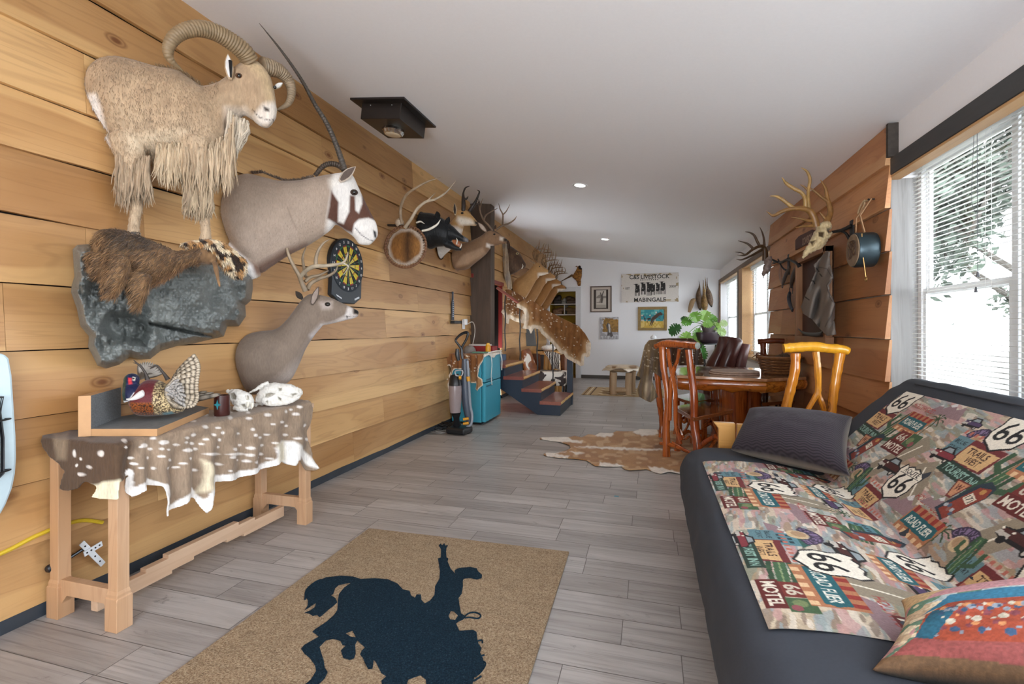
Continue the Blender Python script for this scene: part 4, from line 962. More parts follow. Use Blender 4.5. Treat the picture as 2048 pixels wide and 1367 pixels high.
# ---------------------------------------------------------------- far mounts above the stairs
z6 = lambda x, y: (970 + x / 8.04, 450 + y / 8.04)
zz = lambda L: [z6(*p) for p in L]
pl = PL(WL, 8.45, 4)
t = thing('javelina_mount', 'small dark brown bristly animal head above the red door frame', 'animal mount', (WL + .05, 8.45, 1.9))
b = B(); body(b, pl, [(260, 420, 290, 900, .10), (330, 330, 350, 830, .12), (400, 330, 420, 800, .12), (480, 380, 500, 760, .10), (560, 450, 560, 720, .08), (620, 560, 600, 700, .05), (655, 620, 640, 690, .03)], tr=z6)
organic('body', b, fur('brown_bristle', 60, .4, .2, .6), t, vox=.009, it=3, paint=paint_buck([(zz([(480, 500), (580, 500), (660, 640), (560, 700), (470, 600)]), '#4a3526'), (zz([(250, 480), (390, 480), (380, 1000), (270, 950)]), '#8f7c66')], pl, '#4b382b'), clampx=X0)
ear(pl, z6(385, 390), z6(365, 235), .035, -.08, '#3e2e24', '#57453a', t); eye(pl, *z6(520, 455), .016, -.095, t, '#b39c6a')
b = B(); bar(b, pl, [(590, 700, -.04), (610, 660, -.05), (600, 620, -.05)], [.008, .007, .002], tr=z6); build('tusk', b, plain('ivory', '#e6e1d2', .35), t)
# hanging pelt strip beside it
pl = PL(WL + .12, 8.33, 0)
ol = zz([(285, 300), (350, 290), (370, 500), (380, 700), (420, 880), (430, 1030), (370, 1030), (330, 900), (300, 760), (285, 560)])
o = sheet('hanging_pelt', ol, 1.2, lambda P: [tuple(pl.at(x, y, .02 * math.sin(x * .9) )) for x, y in P], hair, col=lambda P: mixc(np.tile(A('#8d8378'), (len(P), 1)), vnoise(P, .12, 1), A('#b7a184')), thick=.012)
tag(o, 'narrow grey-tan pelt hanging down at the edge of the red door frame', 'pelt')
def far_buck(Y, S, label, antk, seed, col):
    """a buck on the far wall, built from one outline and scaled from the wall point outwards"""
    t = thing('deer_mount', label, 'animal mount', (WL + .04, Y, S[1]), 'row of deer heads above the stair rail'); rg = R(seed); k = S[0]
    V_ = lambda x, z, y=0: Vector((WL + .03 + x * k, Y + y * k, S[1] + z * k)); b = B()
    secs = [(0, .22, .02, -.18, .12), (.08, .30, .14, -.20, .14), (.20, .38, .26, -.06, .12), (.32, .47, .37, .12, .09), (.40, .55, .44, .24, .07), (.44, .59, .50, .30, .06)]
    def lo(S_):
        rs = []
        for (x0, z0, x1, z1_, hw) in cr(S_, 3):
            T = V_(x0, z0); Bm = V_(x1, z1_); c_ = (T + Bm) / 2; r1 = (T - Bm) / 2; rs.append([c_ + r1 * math.cos(a) + Vector((0, 1, 0)) * (hw * k * math.sin(a)) for a in [2 * math.pi * j / 14 for j in range(14)]])
        b.rings(rs)
    lo(secs); lo([(.38, .56, .42, .38, .05), (.45, .60, .48, .33, .06), (.53, .56, .54, .33, .055), (.60, .49, .60, .34, .04), (.66, .45, .66, .36, .03), (.70, .42, .70, .37, .02)])
    def pt(co):
        x = (co[:, 0] - WL - .03) / k; z = (co[:, 2] - S[1]) / k; C = np.tile(A(col), (len(co), 1)); C = mixc(C, vnoise(co, 9, seed) * .3, A('#8a6238'))
        C = mixc(C, np.clip((x - .25 - (z + .05) * .75) / .06, 0, 1) * (z < .33), A('#d8cab8')); C = mixc(C, np.clip((x - .46) / .05, 0, 1) * np.clip((.40 - z) / .04, 0, 1), A('#ddd2c2'))
        C = mixc(C, np.clip((x - .675) / .015, 0, 1), A('#241b16')); return C
    organic('body', b, hair_fine, t, vox=.009, it=2, paint=pt, clampx=X0)
    for s_ in (-1, 1):
        b = B(); base = V_(.47, .58, .03 * s_); q = [base]; L = .36 * k; cc = lin('#7c5a38' if seed % 2 else '#8a6d4c')
        pts = [V_(.47, .58, .03 * s_), V_(.42, .66, .09 * s_), V_(.42, .75, .18 * s_), V_(.52, .80, .23 * s_), V_(.64, .80, .21 * s_), V_(.72, .79, .15 * s_)]
        b.tube(pts, [.014, .013, .012, .011, .008, .002], 7, sub=4, col=cc)
        for i in range(antk):
            f = (i + 1) / (antk + 1) * 4.4; j = int(f); p = pts[j].lerp(pts[j + 1], f - j); h = rg.uniform(.10, .2) * k
            b.tube([p, p + Vector((.02, .02 * s_, h * .5)), p + Vector((rg.uniform(-.02, .06), rg.uniform(-.03, .03), h))], [.010, .008, .0015], 6, sub=3, col=cc)
        build('antler', b, antm, t)
        b = B(); e0 = V_(.43, .55, .05 * s_); e1 = V_(.33, .61, .16 * s_); b.tube([e0, e0.lerp(e1, .5) + Vector((0, 0, .01)), e1], [.012, .03, .004], 8, sub=4, flat=((.6, .0, .8), .3), col=lin('#a98f72')); build('ear', b, hair_fine, t)
        b = B(); b.ball(V_(.52, .50, .05 * s_), .012 * k, 8, 6); build('eye', b, eyem, t)
    return t
far_buck(9.05, (1.0, 1.92), 'tan deer head with many-tined antlers, nearest of the row above the stair rail', 6, 3, '#ab8253')
far_buck(9.85, (.98, 1.90), 'second deer head of the row above the stair rail, half hidden behind the nearest', 7, 4, '#a67c50')
far_buck(10.6, (.95, 1.86), 'third deer head of the row, its antlers among the others', 7, 5, '#9a6c3c')
far_buck(11.3, (.93, 1.82), 'farthest deer head of the row, next to the back wall', 6, 6, '#94683c')
# ================================================================ ROCK LEDGE WITH FURS, BENCH AND WHAT STANDS ON IT
z4 = lambda x, y: (x / 2.926, 440 + y / 2.926)
zr = lambda L: [z4(*p) for p in L]
pl = PL(WL + .03, 1.6, 90)
rock_ol = zr([(425, 170), (450, 145), (520, 140), (548, 160), (600, 215), (760, 230), (1000, 215), (1250, 230), (1400, 300), (1478, 330), (1480, 400), (1470, 470), (1435, 500), (1440, 560), (1400, 620), (1330, 622), (1310, 680), (1240, 695), (1130, 722), (1040, 735), (940, 765), (880, 812), (820, 815), (760, 800), (700, 845), (620, 868), (570, 850), (540, 790), (515, 740), (520, 680), (470, 620), (450, 520), (415, 420), (420, 380), (435, 330), (430, 250)])
def rock_h(P):
    d = distpoly(P, rock_ol); e = np.clip(d / 14, 0, 1) ** .5; r = .17 * e
    n = vnoise(P, .03, 1); n2 = np.abs(vnoise(P, .07, 2) - .5) * 2; n3 = np.abs(vnoise(P, .2, 3) - .5) * 2
    face = soft(P, zr([(830, 430), (1000, 300), (1330, 300), (1400, 480), (1290, 660), (900, 600)]), 5)
    r = r + e * (.10 * n + .04 * n2 * (1 - .7 * face) + .014 * n3 + .05 * face)
    r = r - e * .15 * soft(P, zr([(640, 560), (790, 540), (880, 620), (840, 720), (700, 700), (600, 640)]), 9)
    r = r - e * .10 * np.clip(1 - distpoly(P, zr([(880, 605), (1040, 640), (1130, 660), (1240, 680)]), False) / 4, 0, 1)
    return r - e * .06 * np.clip(1 - distpoly(P, zr([(1400, 480), (1440, 500)]), False) / 5, 0, 1)
t = NT('faux_rock'); v = t.co((1, 1, 1)); f1 = t.noise(v, 5, 5, .6, 1); f2 = t.noise(v, 45, 4, .7, 2.5); f3 = t.noise(v, 90, 2, .5, 3)
c_ = t.ramp(f1, [(.3, lin('#555957')), (.7, lin('#777b77'))]); c_ = t.mix(t.ramp(f2, [(.52, 0.0), (.7, .45)]), c_, lin('#83898a')); c_ = t.mix(t.ramp(f3, [(.64, 0.0), (.70, .7)]), c_, lin('#b3b8ba'))
t.l(c_, t.b.inputs['Base Color']); t.b.inputs['Roughness'].default_value = .38; t.bump(f2, .5, .008); ROCK = t.m
th = thing('rock_ledge', 'grey artificial rock ledge bolted to the plank wall under the sheep', 'rock display', (WL + .05, 2.1, 1.0))
sheet('rock_face', rock_ol, 1.6, lambda P: [tuple(pl.at(x, y, -h)) for (x, y), h in zip(P, rock_h(P))], ROCK, th, thick=0)
def furcoat(name, src, n, L, flow, cols, parent, mat=None, r=.0013, seed=1, keep=None, droop=.25, out=.45, vr=(.55, 2.05)):
    """strands of long hair rooted all over a skin mesh, combed along `flow`"""
    rg = R(seed); me = src.data; off = np.array(wloc(src)); nv = len(me.vertices); co = np.zeros(nv * 3); me.vertices.foreach_get('co', co); co = co.reshape(-1, 3) + off
    no = np.zeros(nv * 3); me.vertices.foreach_get('normal', no); no = no.reshape(-1, 3); b = B(); ca, cb = (A(cols[0]), A(cols[1])) if cols else (None, None); V = []; F = []; Cc = []
    sc = None
    if cols is None:
        sc = np.zeros(nv * 4); me.color_attributes['Col'].data.foreach_get('color', sc); sc = sc.reshape(-1, 4)[:, :3]
    for _ in range(n):
        i = rg.randrange(nv); p = Vector(co[i])
        if keep is not None and not keep(p): continue
        nn = Vector(no[i]); fl = Vector(flow(p) if callable(flow) else flow); d = (fl - nn * fl.dot(nn) * .8).normalized() + nn * out + Vector((rg.gauss(0, .18), rg.gauss(0, .18), rg.gauss(0, .18)))
        d.normalize(); l = L * rg.uniform(.6, 1.15); q = [p - nn * .002, p + d * l * .5, p + d * l + Vector((0, 0, -droop * l))]
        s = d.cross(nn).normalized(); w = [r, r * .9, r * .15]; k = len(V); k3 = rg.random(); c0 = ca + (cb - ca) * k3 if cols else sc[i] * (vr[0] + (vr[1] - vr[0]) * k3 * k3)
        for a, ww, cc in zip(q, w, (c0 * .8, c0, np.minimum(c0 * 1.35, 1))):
            V += [a - s * ww, a + s * ww, a + nn * ww]; Cc += [tuple(cc)] * 3
        for j in range(2):
            o = k + 3 * j
            F += [(o, o + 1, o + 4, o + 3), (o + 1, o + 2, o + 5, o + 4), (o + 2, o, o + 3, o + 5)]
    b.v = V; b.f = F; b.m = [0] * len(F); b.c = Cc
    return build(name, b, mat or lockm, parent, angle=180)
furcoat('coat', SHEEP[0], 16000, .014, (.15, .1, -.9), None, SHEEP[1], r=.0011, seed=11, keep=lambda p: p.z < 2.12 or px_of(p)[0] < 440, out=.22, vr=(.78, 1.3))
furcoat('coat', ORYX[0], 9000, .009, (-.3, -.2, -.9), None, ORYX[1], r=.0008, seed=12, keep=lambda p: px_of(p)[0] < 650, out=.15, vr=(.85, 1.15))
# brown ticked pelt lying across the ledge
z7 = lambda x, y: (160 + x / 4.272, 430 + y / 4.272)
pf = PL(-2.22, 1.62, 68); zz = lambda L: [z7(*p) for p in L]
tp = thing('coyote_pelt', 'long-haired brown and cream furry pelt lying over the top of the grey rock ledge', 'pelt', (WL + .3, 1.9, 1.4))
b = B()
body(b, pf, [(140, 180, 160, 380, .05, .02), (200, 135, 230, 370, .07), (320, 125, 340, 400, .08), (450, 165, 470, 500, .085), (580, 210, 600, 590, .08), (700, 260, 700, 560, .07), (820, 310, 830, 480, .05), (930, 290, 930, 420, .045), (1040, 250, 1050, 420, .045), (1150, 240, 1150, 430, .04)], tr=z7)
bar(b, pf, [(330, 380, -.05), (310, 480, -.08), (285, 580, -.08), (262, 700, -.07)], [.045, .04, .035, .018], tr=z7)
bar(b, pf, [(500, 520, -.05), (500, 640, -.07), (495, 720, -.07), (490, 800, -.06)], [.05, .035, .022, .012], tr=z7)
bar(b, pf, [(170, 350, 0), (165, 460, -.02), (175, 540, -.02)], [.04, .03, .014], tr=z7)
bar(b, pf, [(1150, 400, -.04), (1170, 500, -.06), (1195, 620, -.05)], [.014, .011, .007], tr=z7)
def pelt_c(co):
    P = pf.proj(co); C = np.tile(A('#8a6a48'), (len(P), 1)); C = mixc(C, vnoise(P, .12, 5), A('#5f452e')); C = mixc(C, soft(P, zz([(200, 120), (560, 180), (640, 280), (420, 330), (220, 260)]), 8) * .7, A('#2f241b')); C = mixc(C, soft(P, zz([(560, 620), (900, 420), (980, 440), (760, 640)]), 6) * .5, A('#a5754a')); return C
o = organic('skin', b, hair, tp, vox=.008, it=3, paint=pelt_c)
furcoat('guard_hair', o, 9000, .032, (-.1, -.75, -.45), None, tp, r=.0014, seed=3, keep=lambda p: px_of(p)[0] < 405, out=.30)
# dark and cream blotched fur at the right end
tp = thing('spotted_fur', 'brown, black and cream blotched fur at the right end of the rock ledge', 'pelt', (WL + .3, 2.35, 1.4))
b = B(); body(b, pf, [(860, 235, 900, 290, .03, .0), (1000, 215, 1030, 300, .05, -.0), (1120, 205, 1130, 330, .06, -.02), (1220, 240, 1200, 420, .06, -.02), (1310, 300, 1270, 500, .055, -.02), (1390, 380, 1330, 535, .045, -.02), (1415, 440, 1370, 530, .03, -.02)], tr=z7)
def spot_c(co):
    a = vnoise(co, 38, 1); c2 = vnoise(co, 55, 2); C = np.tile(A('#a47a4c'), (len(co), 1)); C = mixc(C, np.clip((a - .45) / .08, 0, 1), A('#d6c3a4')); C = mixc(C, np.clip((c2 - .52) / .06, 0, 1), A('#2c1c12')); return C
o = organic('skin', b, hair, tp, vox=.007, it=2, paint=spot_c, disp=lambda co: .012 * (vnoise(co, 26, 4) - .5))
furcoat('guard_hair', o, 2500, .016, (.2, .3, -.8), None, tp, r=.0014, seed=5, out=.5)

# ---------------------------------------------------------------- bench
bw = wood('bench_wood', lin('#b98f68'), lin('#c9a584'), lin('#8a5f40'), ax=2, knots=False, rough=.55); bw2 = wood('bench_rail_wood', lin('#c7a587'), lin('#d5b89c'), lin('#a57c58'), ax=1, knots=False, rough=.55)
xb, xf_, y0, y1, zt = -2.50, -2.105, 1.475, 2.66, .735
t = thing('bench', 'narrow pale wooden bench against the plank wall under a spotted hide', 'bench', ((xb + xf_) / 2, (y0 + y1) / 2, 0))
for (ya, s_) in ((y0, 1), (y1 - .05, -1)):
    for (xa, nm) in ((xb, 0), (xf_ - .052, 1)):
        b = B(); X1 = xa + .052; Y1 = ya + .05
        b.rings([[(xa - e, ya - e, z), (X1 + e, ya - e, z), (X1 + e, Y1 + e, z), (xa - e, Y1 + e, z)] for z, e in ((0, .008), (.135, .008), (.138, .004), (.15, .004), (.165, 0), (zt, 0))])
        build('leg', b, bw, t, smooth=False, bevel=.002)
    b = B(); xs = [xb + .052, xb + .09, (xb + xf_) / 2, xf_ - .09, xf_ - .052]
    pr = [(xs[0], .05), (xs[0] + .012, .07), (xs[1], .10), (xs[3], .10), (xs[4] - .012, .07), (xs[4], .05), (xs[4], .165), (xs[0], .165)]
    b.prism([(x, ya + .008, z) for x, z in pr], (0, .034, 0)); build('foot_rail', b, bw, t, smooth=False, bevel=.002)
b = B(); b.prism([(-2.315, y, z) for y, z in ((y0 + .04, .10), (y0 + .25, .10), (y0 + .25, .117), (y0 + .36, .117), (y0 + .36, .135), (y1 - .40, .135), (y1 - .40, .117), (y1 - .28, .117), (y1 - .28, .10), (y1 - .04, .10), (y1 - .04, .035), (y1 - .36, .035), (y1 - .36, .05), (y1 - .48, .05), (y1 - .48, .065), (y0 + .5, .065), (y0 + .5, .05), (y0 + .38, .05), (y0 + .38, .035), (y0 + .04, .035))], (.038, 0, 0))
build('stretcher', b, bw2, t, smooth=False, bevel=.0015)
b = B(); b.box((xb - .01, y0 - .015, zt), (xf_ + .012, y1 + .015, zt + .03)); build('seat', b, bw2, t, smooth=False, bevel=.003)
# spotted hide over the bench: flat on the seat, hanging over the front and the near end
z8 = lambda x, y: (80 + x / 3.531, 760 + y / 3.531)
hol = [z8(*p) for p in [(12, 392), (22, 372), (280, 360), (600, 300), (1100, 232), (1350, 190), (1600, 160), (1800, 138), (1910, 150), (1925, 210), (1905, 400), (1930, 540), (1962, 620), (1940, 640), (1890, 640), (1850, 600), (1812, 560), (1800, 605), (1760, 600), (1700, 570), (1665, 598), (1560, 640), (1400, 700), (1250, 722), (1240, 762), (1210, 800), (1190, 900), (1163, 945), (1140, 900), (1112, 830), (1060, 838), (1000, 885), (962, 910), (940, 925), (902, 972), (893, 900), (872, 790), (850, 745), (780, 742), (700, 790), (665, 832), (632, 790), (622, 700), (640, 668), (585, 690), (540, 720), (530, 842), (440, 842), (356, 822), (385, 750), (345, 715), (250, 757), (190, 780), (160, 772), (182, 640), (140, 592), (60, 540), (22, 470)]]
def ongrid(P, X0, Y0, Zt):
    out = []
    for x, y in P:
        r = ray(x, y); c_ = []
        tz = (Zt - HC) / r.z if r.z < 0 else 1e9; p = r * tz
        if p.x <= X0 and p.y >= Y0: out.append((p.x, p.y, Zt)); continue
        tx = X0 / r.x if r.x < 0 else 1e9; q = r * tx
        if q.y >= Y0 and tx > 0: out.append((q.x, q.y, HC + q.z)); continue
        q = r * (Y0 / r.y); out.append((q.x, q.y, HC + q.z))
    return out
whiteline = [z8(*p) for p in [(632, 660), (640, 800), (780, 722), (870, 760), (900, 940), (965, 900), (1080, 790), (1165, 900), (1225, 760), (1250, 700), (1400, 682), (1600, 620), (1690, 560)]]
tailwhite = [z8(*p) for p in [(1700, 430), (1790, 430), (1850, 480), (1920, 540), (1965, 630), (1900, 600), (1830, 540), (1790, 610), (1720, 580), (1660, 560), (1640, 480)]]
rgs = R(21); SP = []
for _ in range(4000):
    x, y = rgs.uniform(560, 1900), rgs.uniform(140, 640)
    if all((x - a) ** 2 / 2 + (y - c_) ** 2 > 30 ** 2 for a, c_, _, _ in SP): SP.append((x, y, rgs.uniform(11, 24), rgs.uniform(7, 11)))
    if len(SP) > 115: break
SP += [(250, 515, 16, 26), (300, 555, 12, 10), (265, 600, 16, 12), (430, 515, 24, 22), (350, 610, 12, 12), (310, 665, 24, 12), (735, 460, 26, 14), (870, 437, 34, 14), (1040, 493, 30, 13), (1215, 520, 60, 9), (1380, 520, 70, 9)]
def hide_c(P):
    C = np.tile(A('#94806c'), (len(P), 1)); C = mixc(C, vnoise(P, .06, 3) * .4, A('#7f6a57'))
    C = mixc(C, np.clip((z8(690, 0)[0] - P[:, 0]) / 22 + .3 * vnoise(P, .08, 7), 0, 1), A('#54402f')); C = mixc(C, soft(P, [z8(*p) for p in [(90, 380), (200, 380), (190, 560), (120, 560)]], 5) * .8, A('#8f7b64'))
    for x, y, rx, ry in SP:
        cx, cy = z8(x, y); q = ((P[:, 0] - cx) / (rx / 3.531)) ** 2 + ((P[:, 1] - cy) / (ry / 3.531)) ** 2; C = mixc(C, np.clip(1.5 - q, 0, 1) * .92, A('#e4ddd6'))
    d = distpoly(P, whiteline, False); C = mixc(C, np.clip((8.5 - d + 2.5 * vnoise(P, .3, 2)) / 3, 0, 1) * (P[:, 0] > z8(600, 0)[0]), A('#e9e5e0'))
    C = mixc(C, soft(P, tailwhite, 2.5), A('#eeeae4')); C = mixc(C, soft(P, [z8(*p) for p in [(1140, 560), (1230, 600), (1230, 760), (1120, 800), (1160, 650)]], 4), A('#dbcdb0'))
    C = mixc(C, soft(P, [z8(*p) for p in [(1660, 450), (1740, 430), (1740, 560), (1670, 580)]], 4) * .7, A('#d9cba6')); C = mixc(C, soft(P, [z8(*p) for p in [(350, 740), (540, 700), (560, 860), (350, 850)]], 3), A('#e2dcbf'))
    return C
def hide_p(P):
    W = np.array(ongrid(P, -2.078, 1.446, .777)); n = vnoise(P, .05, 9) - .5; hang = W[:, 2] < .775
    W[:, 2] += np.where(hang, 0, .006 * (n + .5)); W[:, 0] += np.where(hang, .022 * n + .02 * np.sin(P[:, 0] * .14) * np.clip((.77 - W[:, 2]) / .2, 0, 1), 0)
    return W
o = sheet('spotted_hide', hol, 1.9, hide_p, hair, col=hide_c, thick=.007, smoothit=3)
tag(o, 'grey-brown spotted deer hide with white edges draped over the wooden bench', 'hide')

# ---------------------------------------------------------------- corner shelf with pheasant, cup and skulls
zt_ = .785; gw = M('weathered_grey_board', '#6f7274', .75, .3, 25, .3, stretch=(8, 1, 8)); ew = plain('raw_board_edge', '#bf9468', .6)
t = thing('corner_display', 'angled two-board wooden display stand with weathered grey inner faces, on the bench', 'display stand', tuple(atZ(250, 860, zt_)))
def two(b_pts, vec, nm, inner):
    b = B(); b.prism(b_pts, vec); o = build(nm, b, [ew, gw], t, smooth=False, bevel=.001)
    for p in o.data.polygons:
        if abs(p.normal.dot(inner)) > .9 and p.normal.dot(inner) > 0: p.material_index = 1
A0, B0, C0 = atZ(182, 872, zt_), atZ(314, 872, zt_), atZ(418, 826, zt_); D0 = Vector((-2.50, 1.77, zt_)); E0 = Vector((-2.50, C0.y + .05, zt_))
two([A0, B0, C0, E0, D0], (0, 0, .032), 'base_board', Vector((0, 0, 1)))
dd = (D0 - A0).normalized(); nn = Vector((dd.y, -dd.x, 0)); nn = nn if nn.y > 0 else -nn
zT = atP(184, 790, A0, nn).z; two([A0 - nn * .045, A0, Vector((A0.x, A0.y, zT)), Vector((A0.x, A0.y, zT)) - nn * .045][::-1], D0 - A0, 'back_board', nn)
# pheasant
z9 = lambda x, y: (150 + x / 6.827, 690 + y / 6.827); zz = lambda L: [z9(*p) for p in L]
pp = PL(-2.36, 1.70, 38)
t = thing('pheasant_mount', 'ring-necked pheasant with blue neck, white collar and spread barred wing', 'bird mount', tuple(atZ(290, 846, zt_ + .032)))
b = B(); body(b, pp, [(740, 740, 820, 860, .05), (830, 600, 850, 940, .085), (960, 480, 960, 965, .10), (1110, 470, 1110, 965, .10), (1240, 540, 1250, 950, .09), (1370, 680, 1390, 930, .06), (1480, 780, 1480, 900, .03)], tr=z9)
def ph_c(co):
    P = pp.proj(co); C = np.tile(A('#5a1a20'), (len(P), 1)); n = vnoise(P, .9, 1)
    low = np.clip((P[:, 1] - z9(0, 730)[1]) / 4, 0, 1); C = mixc(C, low, A('#8c4a1c')); C = mixc(C, low * np.clip((n - .5) / .1, 0, 1), A('#1e120c'))
    C = mixc(C, np.clip((P[:, 0] - z9(1130, 0)[0]) / 4, 0, 1), A('#4a3824')); C = mixc(C, np.clip((P[:, 0] - z9(1130, 0)[0]) / 4, 0, 1) * np.clip((vnoise(P, .8, 4) - .5) / .1, 0, 1), A('#c9b387'))
    C = mixc(C, soft(P, zz([(1240, 900), (1360, 880), (1400, 960), (1240, 980)]), 2), A('#557f86')); C = mixc(C, (P[:, 1] > z9(0, 930)[1]) * .7, A('#17100c')); return C
organic('body', b, fur('feathering', 160, .3, .1, .5, stretch=(1, 1, 1), rough=.45), t, vox=.0045, it=2, paint=ph_c)
b = B(); bar(b, pp, [(840, 720, -.03), (800, 640, -.03), (770, 560, -.02), (765, 490, -.02), (770, 430, -.02)], [.052, .044, .034, .028, .012], tr=z9)
b.ball(pp.at(*z9(775, 475), -.02), .032, 12, 8); bar(b, pp, [(790, 440, -.03), (835, 435, -.04), (850, 455, -.045)], [.008, .006, .001], tr=z9)
def hd_c(co):
    P = pp.proj(co); C = np.tile(A('#141a3c'), (len(P), 1)); C = mixc(C, (P[:, 0] < z9(750, 0)[0]) * 1.0, A('#1f3527')); C = mixc(C, soft(P, zz([(775, 430), (822, 435), (828, 515), (782, 520)]), 1.2), A('#b0151f')); C = mixc(C, soft(P, zz([(720, 740), (800, 730), (880, 620), (950, 610), (950, 700), (860, 750), (740, 770)]), 1.2), A('#eae8e6')); C = mixc(C, soft(P, zz([(835, 420), (870, 430), (860, 470), (838, 465)]), 1), A('#cfc9b4')); return C
organic('neck', b, fur('neck_feathers', 160, .2, .1, .3, stretch=(1, 1, 1), rough=.3), t, vox=.0035, it=2, paint=hd_c)
b = B(); body(b, pp, [(725, 712, 735, 745, .03, -.05), (790, 700, 800, 752, .035, -.062), (860, 640, 870, 748, .035, -.072), (920, 610, 930, 715, .03, -.085), (950, 640, 955, 690, .02, -.09)], tr=z9); build('collar', b, plain('white_feathers', '#ebe9e6', .6), t)
b = B(); b.ball(pp.at(*z9(800, 455), -.046), .004, 8, 6); build('eye', b, eyem, t)
def feather(b, p0, p1, w, n, ca, cb, k=7):
    d = p1 - p0; L = d.length; d.normalize(); s = d.cross(n).normalized(); prof = [.35, .8, 1, 1, .95, .8, .5, .08]; rs = []
    for i in range(k + 1):
        u = i / k; c_ = p0 + d * L * u + n * (.01 * math.sin(u * 3)); col = ca if i % 3 == 0 else cb; ww = w * prof[int(u * 7)]
        o = len(b.v); b.v += [tuple(c_ - s * ww), tuple(c_ - n * .0018), tuple(c_ + s * ww), tuple(c_ + n * .001)]; b.c += [col] * 4
        if i:
            for j in range(4): b.f.append((o - 4 + j, o - 4 + (j + 1) % 4, o + (j + 1) % 4, o + j)); b.m.append(0)
rg = R(4); fm = M('feather_vane', None, .6, .1, 90, .15)
b = B(); root = (1240, 640)
for i in range(34):
    f = i / 33; tip = cr([(1640, 120), (1690, 200), (1715, 300), (1700, 450), (1690, 600), (1700, 720), (1640, 830), (1480, 860), (1400, 840)], 8); tq = tip[int(f * (len(tip) - 1))]
    rr_ = cr([(1330, 480), (1250, 560), (1220, 640), (1250, 740), (1330, 800)], 6); rq = rr_[int(f * (len(rr_) - 1))]
    feather(b, pp.at(*z9(*rq), -.06 - .012 * f), pp.at(*z9(*tq), -.075 - .012 * f + .002 * (i % 3)), .017, pp.n, lin('#54483c'), lin('#b9ac97'), 21)
for i in range(34):
    f = rg.random(); u = rg.uniform(.12, .5); x = 1200 + 420 * u + 60 * f; y = 640 - 330 * u * (1 - 2 * f) + rg.uniform(-40, 40)
    feather(b, pp.at(*z9(x - 40, y + 20 * (1 - 2 * f)), -.085), pp.at(*z9(x + 70, y - 60 * (1 - 2 * f)), -.092), .010, pp.n, lin('#8d8a88'), lin('#a8a39c'), 5)
build('wing', b, fm, t, angle=180)
b = B()
for i in range(12):
    f = i / 11; feather(b, pp.at(*z9(900 + 40 * f, 470 - 30 * f), .06), pp.at(*z9(860 + 370 * f, 250 - 80 * math.sin(f * 3.1) + 120 * f), .07), .012, pp.n, lin('#8a8278'), lin('#9c948a'), 7)
build('wing', b, fm, t, angle=180)
b = B()
for i in range(6): feather(b, pp.at(*z9(1380, 760 + 12 * i), .0), pp.at(*z9(2030 - 90 * abs(i - 2.5), 625 + 18 * i), .03), .011, Vector((0, 0, 1)).cross(pp.d).normalized() * -1 if False else pp.n, lin('#4d443a'), lin('#8a8072'), 12)
build('tail', b, fm, t, angle=180)
for L in ([(990, 470), (960, 380), (900, 290), (850, 250), (800, 200)], [(1270, 470), (1200, 370), (1120, 280), (1060, 300), (1020, 325)]):
    b = B(); bar(b, pp, [p + (.02,) for p in L], [.011, .006, .005, .004, .0015], tr=z9, n=7); q = L[-2]; bar(b, pp, [q + (.02,), (q[0] - 60, q[1] - 10, .02)], [.004, .001], tr=z9, n=5); build('leg', b, plain('bird_leg', '#3a322c', .6), t)
# cup
c_ = atZ(444, 830, .785); t = thing('cup', 'small dark red-brown cup with a turquoise star, next to the display stand', 'cup', c_)
b = B(); b.lathe([(.001, 0), (.036, 0), (.038, .01), (.038, .108), (.034, .108), (.033, .02), (.001, .018)], c_, 28, cap=False); build('body', b, M('oxblood_glaze', '#3f1c18', .3, .25, 12, .1), t)
b = B(); v = Vector((.25, -.97, 0)); s_ = Vector((.97, .25, 0)); st = [c_ + Vector((0, 0, .062)) + v * .0395 + s_ * ((.020 if i % 2 == 0 else .008) * math.sin(math.pi * i / 4)) + Vector((0, 0, (.028 if i % 2 == 0 else .009) * math.cos(math.pi * i / 4))) for i in range(8)]
b.prism(st, v * .001); build('star', b, plain('turquoise_inlay', '#2f8a95', .35), t, smooth=False)
# skulls
bone = fur('bleached_bone', 40, .10, .08, .35, stretch=(1, 1, 1), rough=.55)
z10 = lambda x, y: (420 + x / 8.533, 740 + y / 8.533)
def skull(name, label, ps, secs_list, bars, holes, loc, vox=.003):
    b = B(); zz = lambda L: [z10(*p) for p in L]
    for s in secs_list: body(b, ps, s, tr=z10, n=18)
    for q, r in bars: bar(b, ps, q, r, tr=z10, n=8)
    H = [zz(h) for h in holes]
    def near(co): return (((co - np.array(ps.p)) @ np.array(ps.n)) < .005)
    def pc(co):
        P = ps.proj(co); C = np.tile(A('#dedbd4'), (len(P), 1)); C = mixc(C, vnoise(P, .35, 3) * .3, A('#c4bca9'))
        for h in H: C = mixc(C, soft(P, h, .9) * near(co) * .85, A('#7d7564'))  # shade of the sockets painted into the bone colour, over the dents
        return C
    def dp(co):
        P = ps.proj(co); d = .004 * (vnoise(P, .4, 1) - .5)
        for h in H: d = d - .014 * soft(P, h, 1.2) * near(co)
        return d
    t = thing(name, label, 'skull', loc); organic('cranium', b, bone, t, vox=vox, it=2, paint=pc, disp=dp); return t
ps = PL(*atZ(485, 820, .785)[:2], 30)
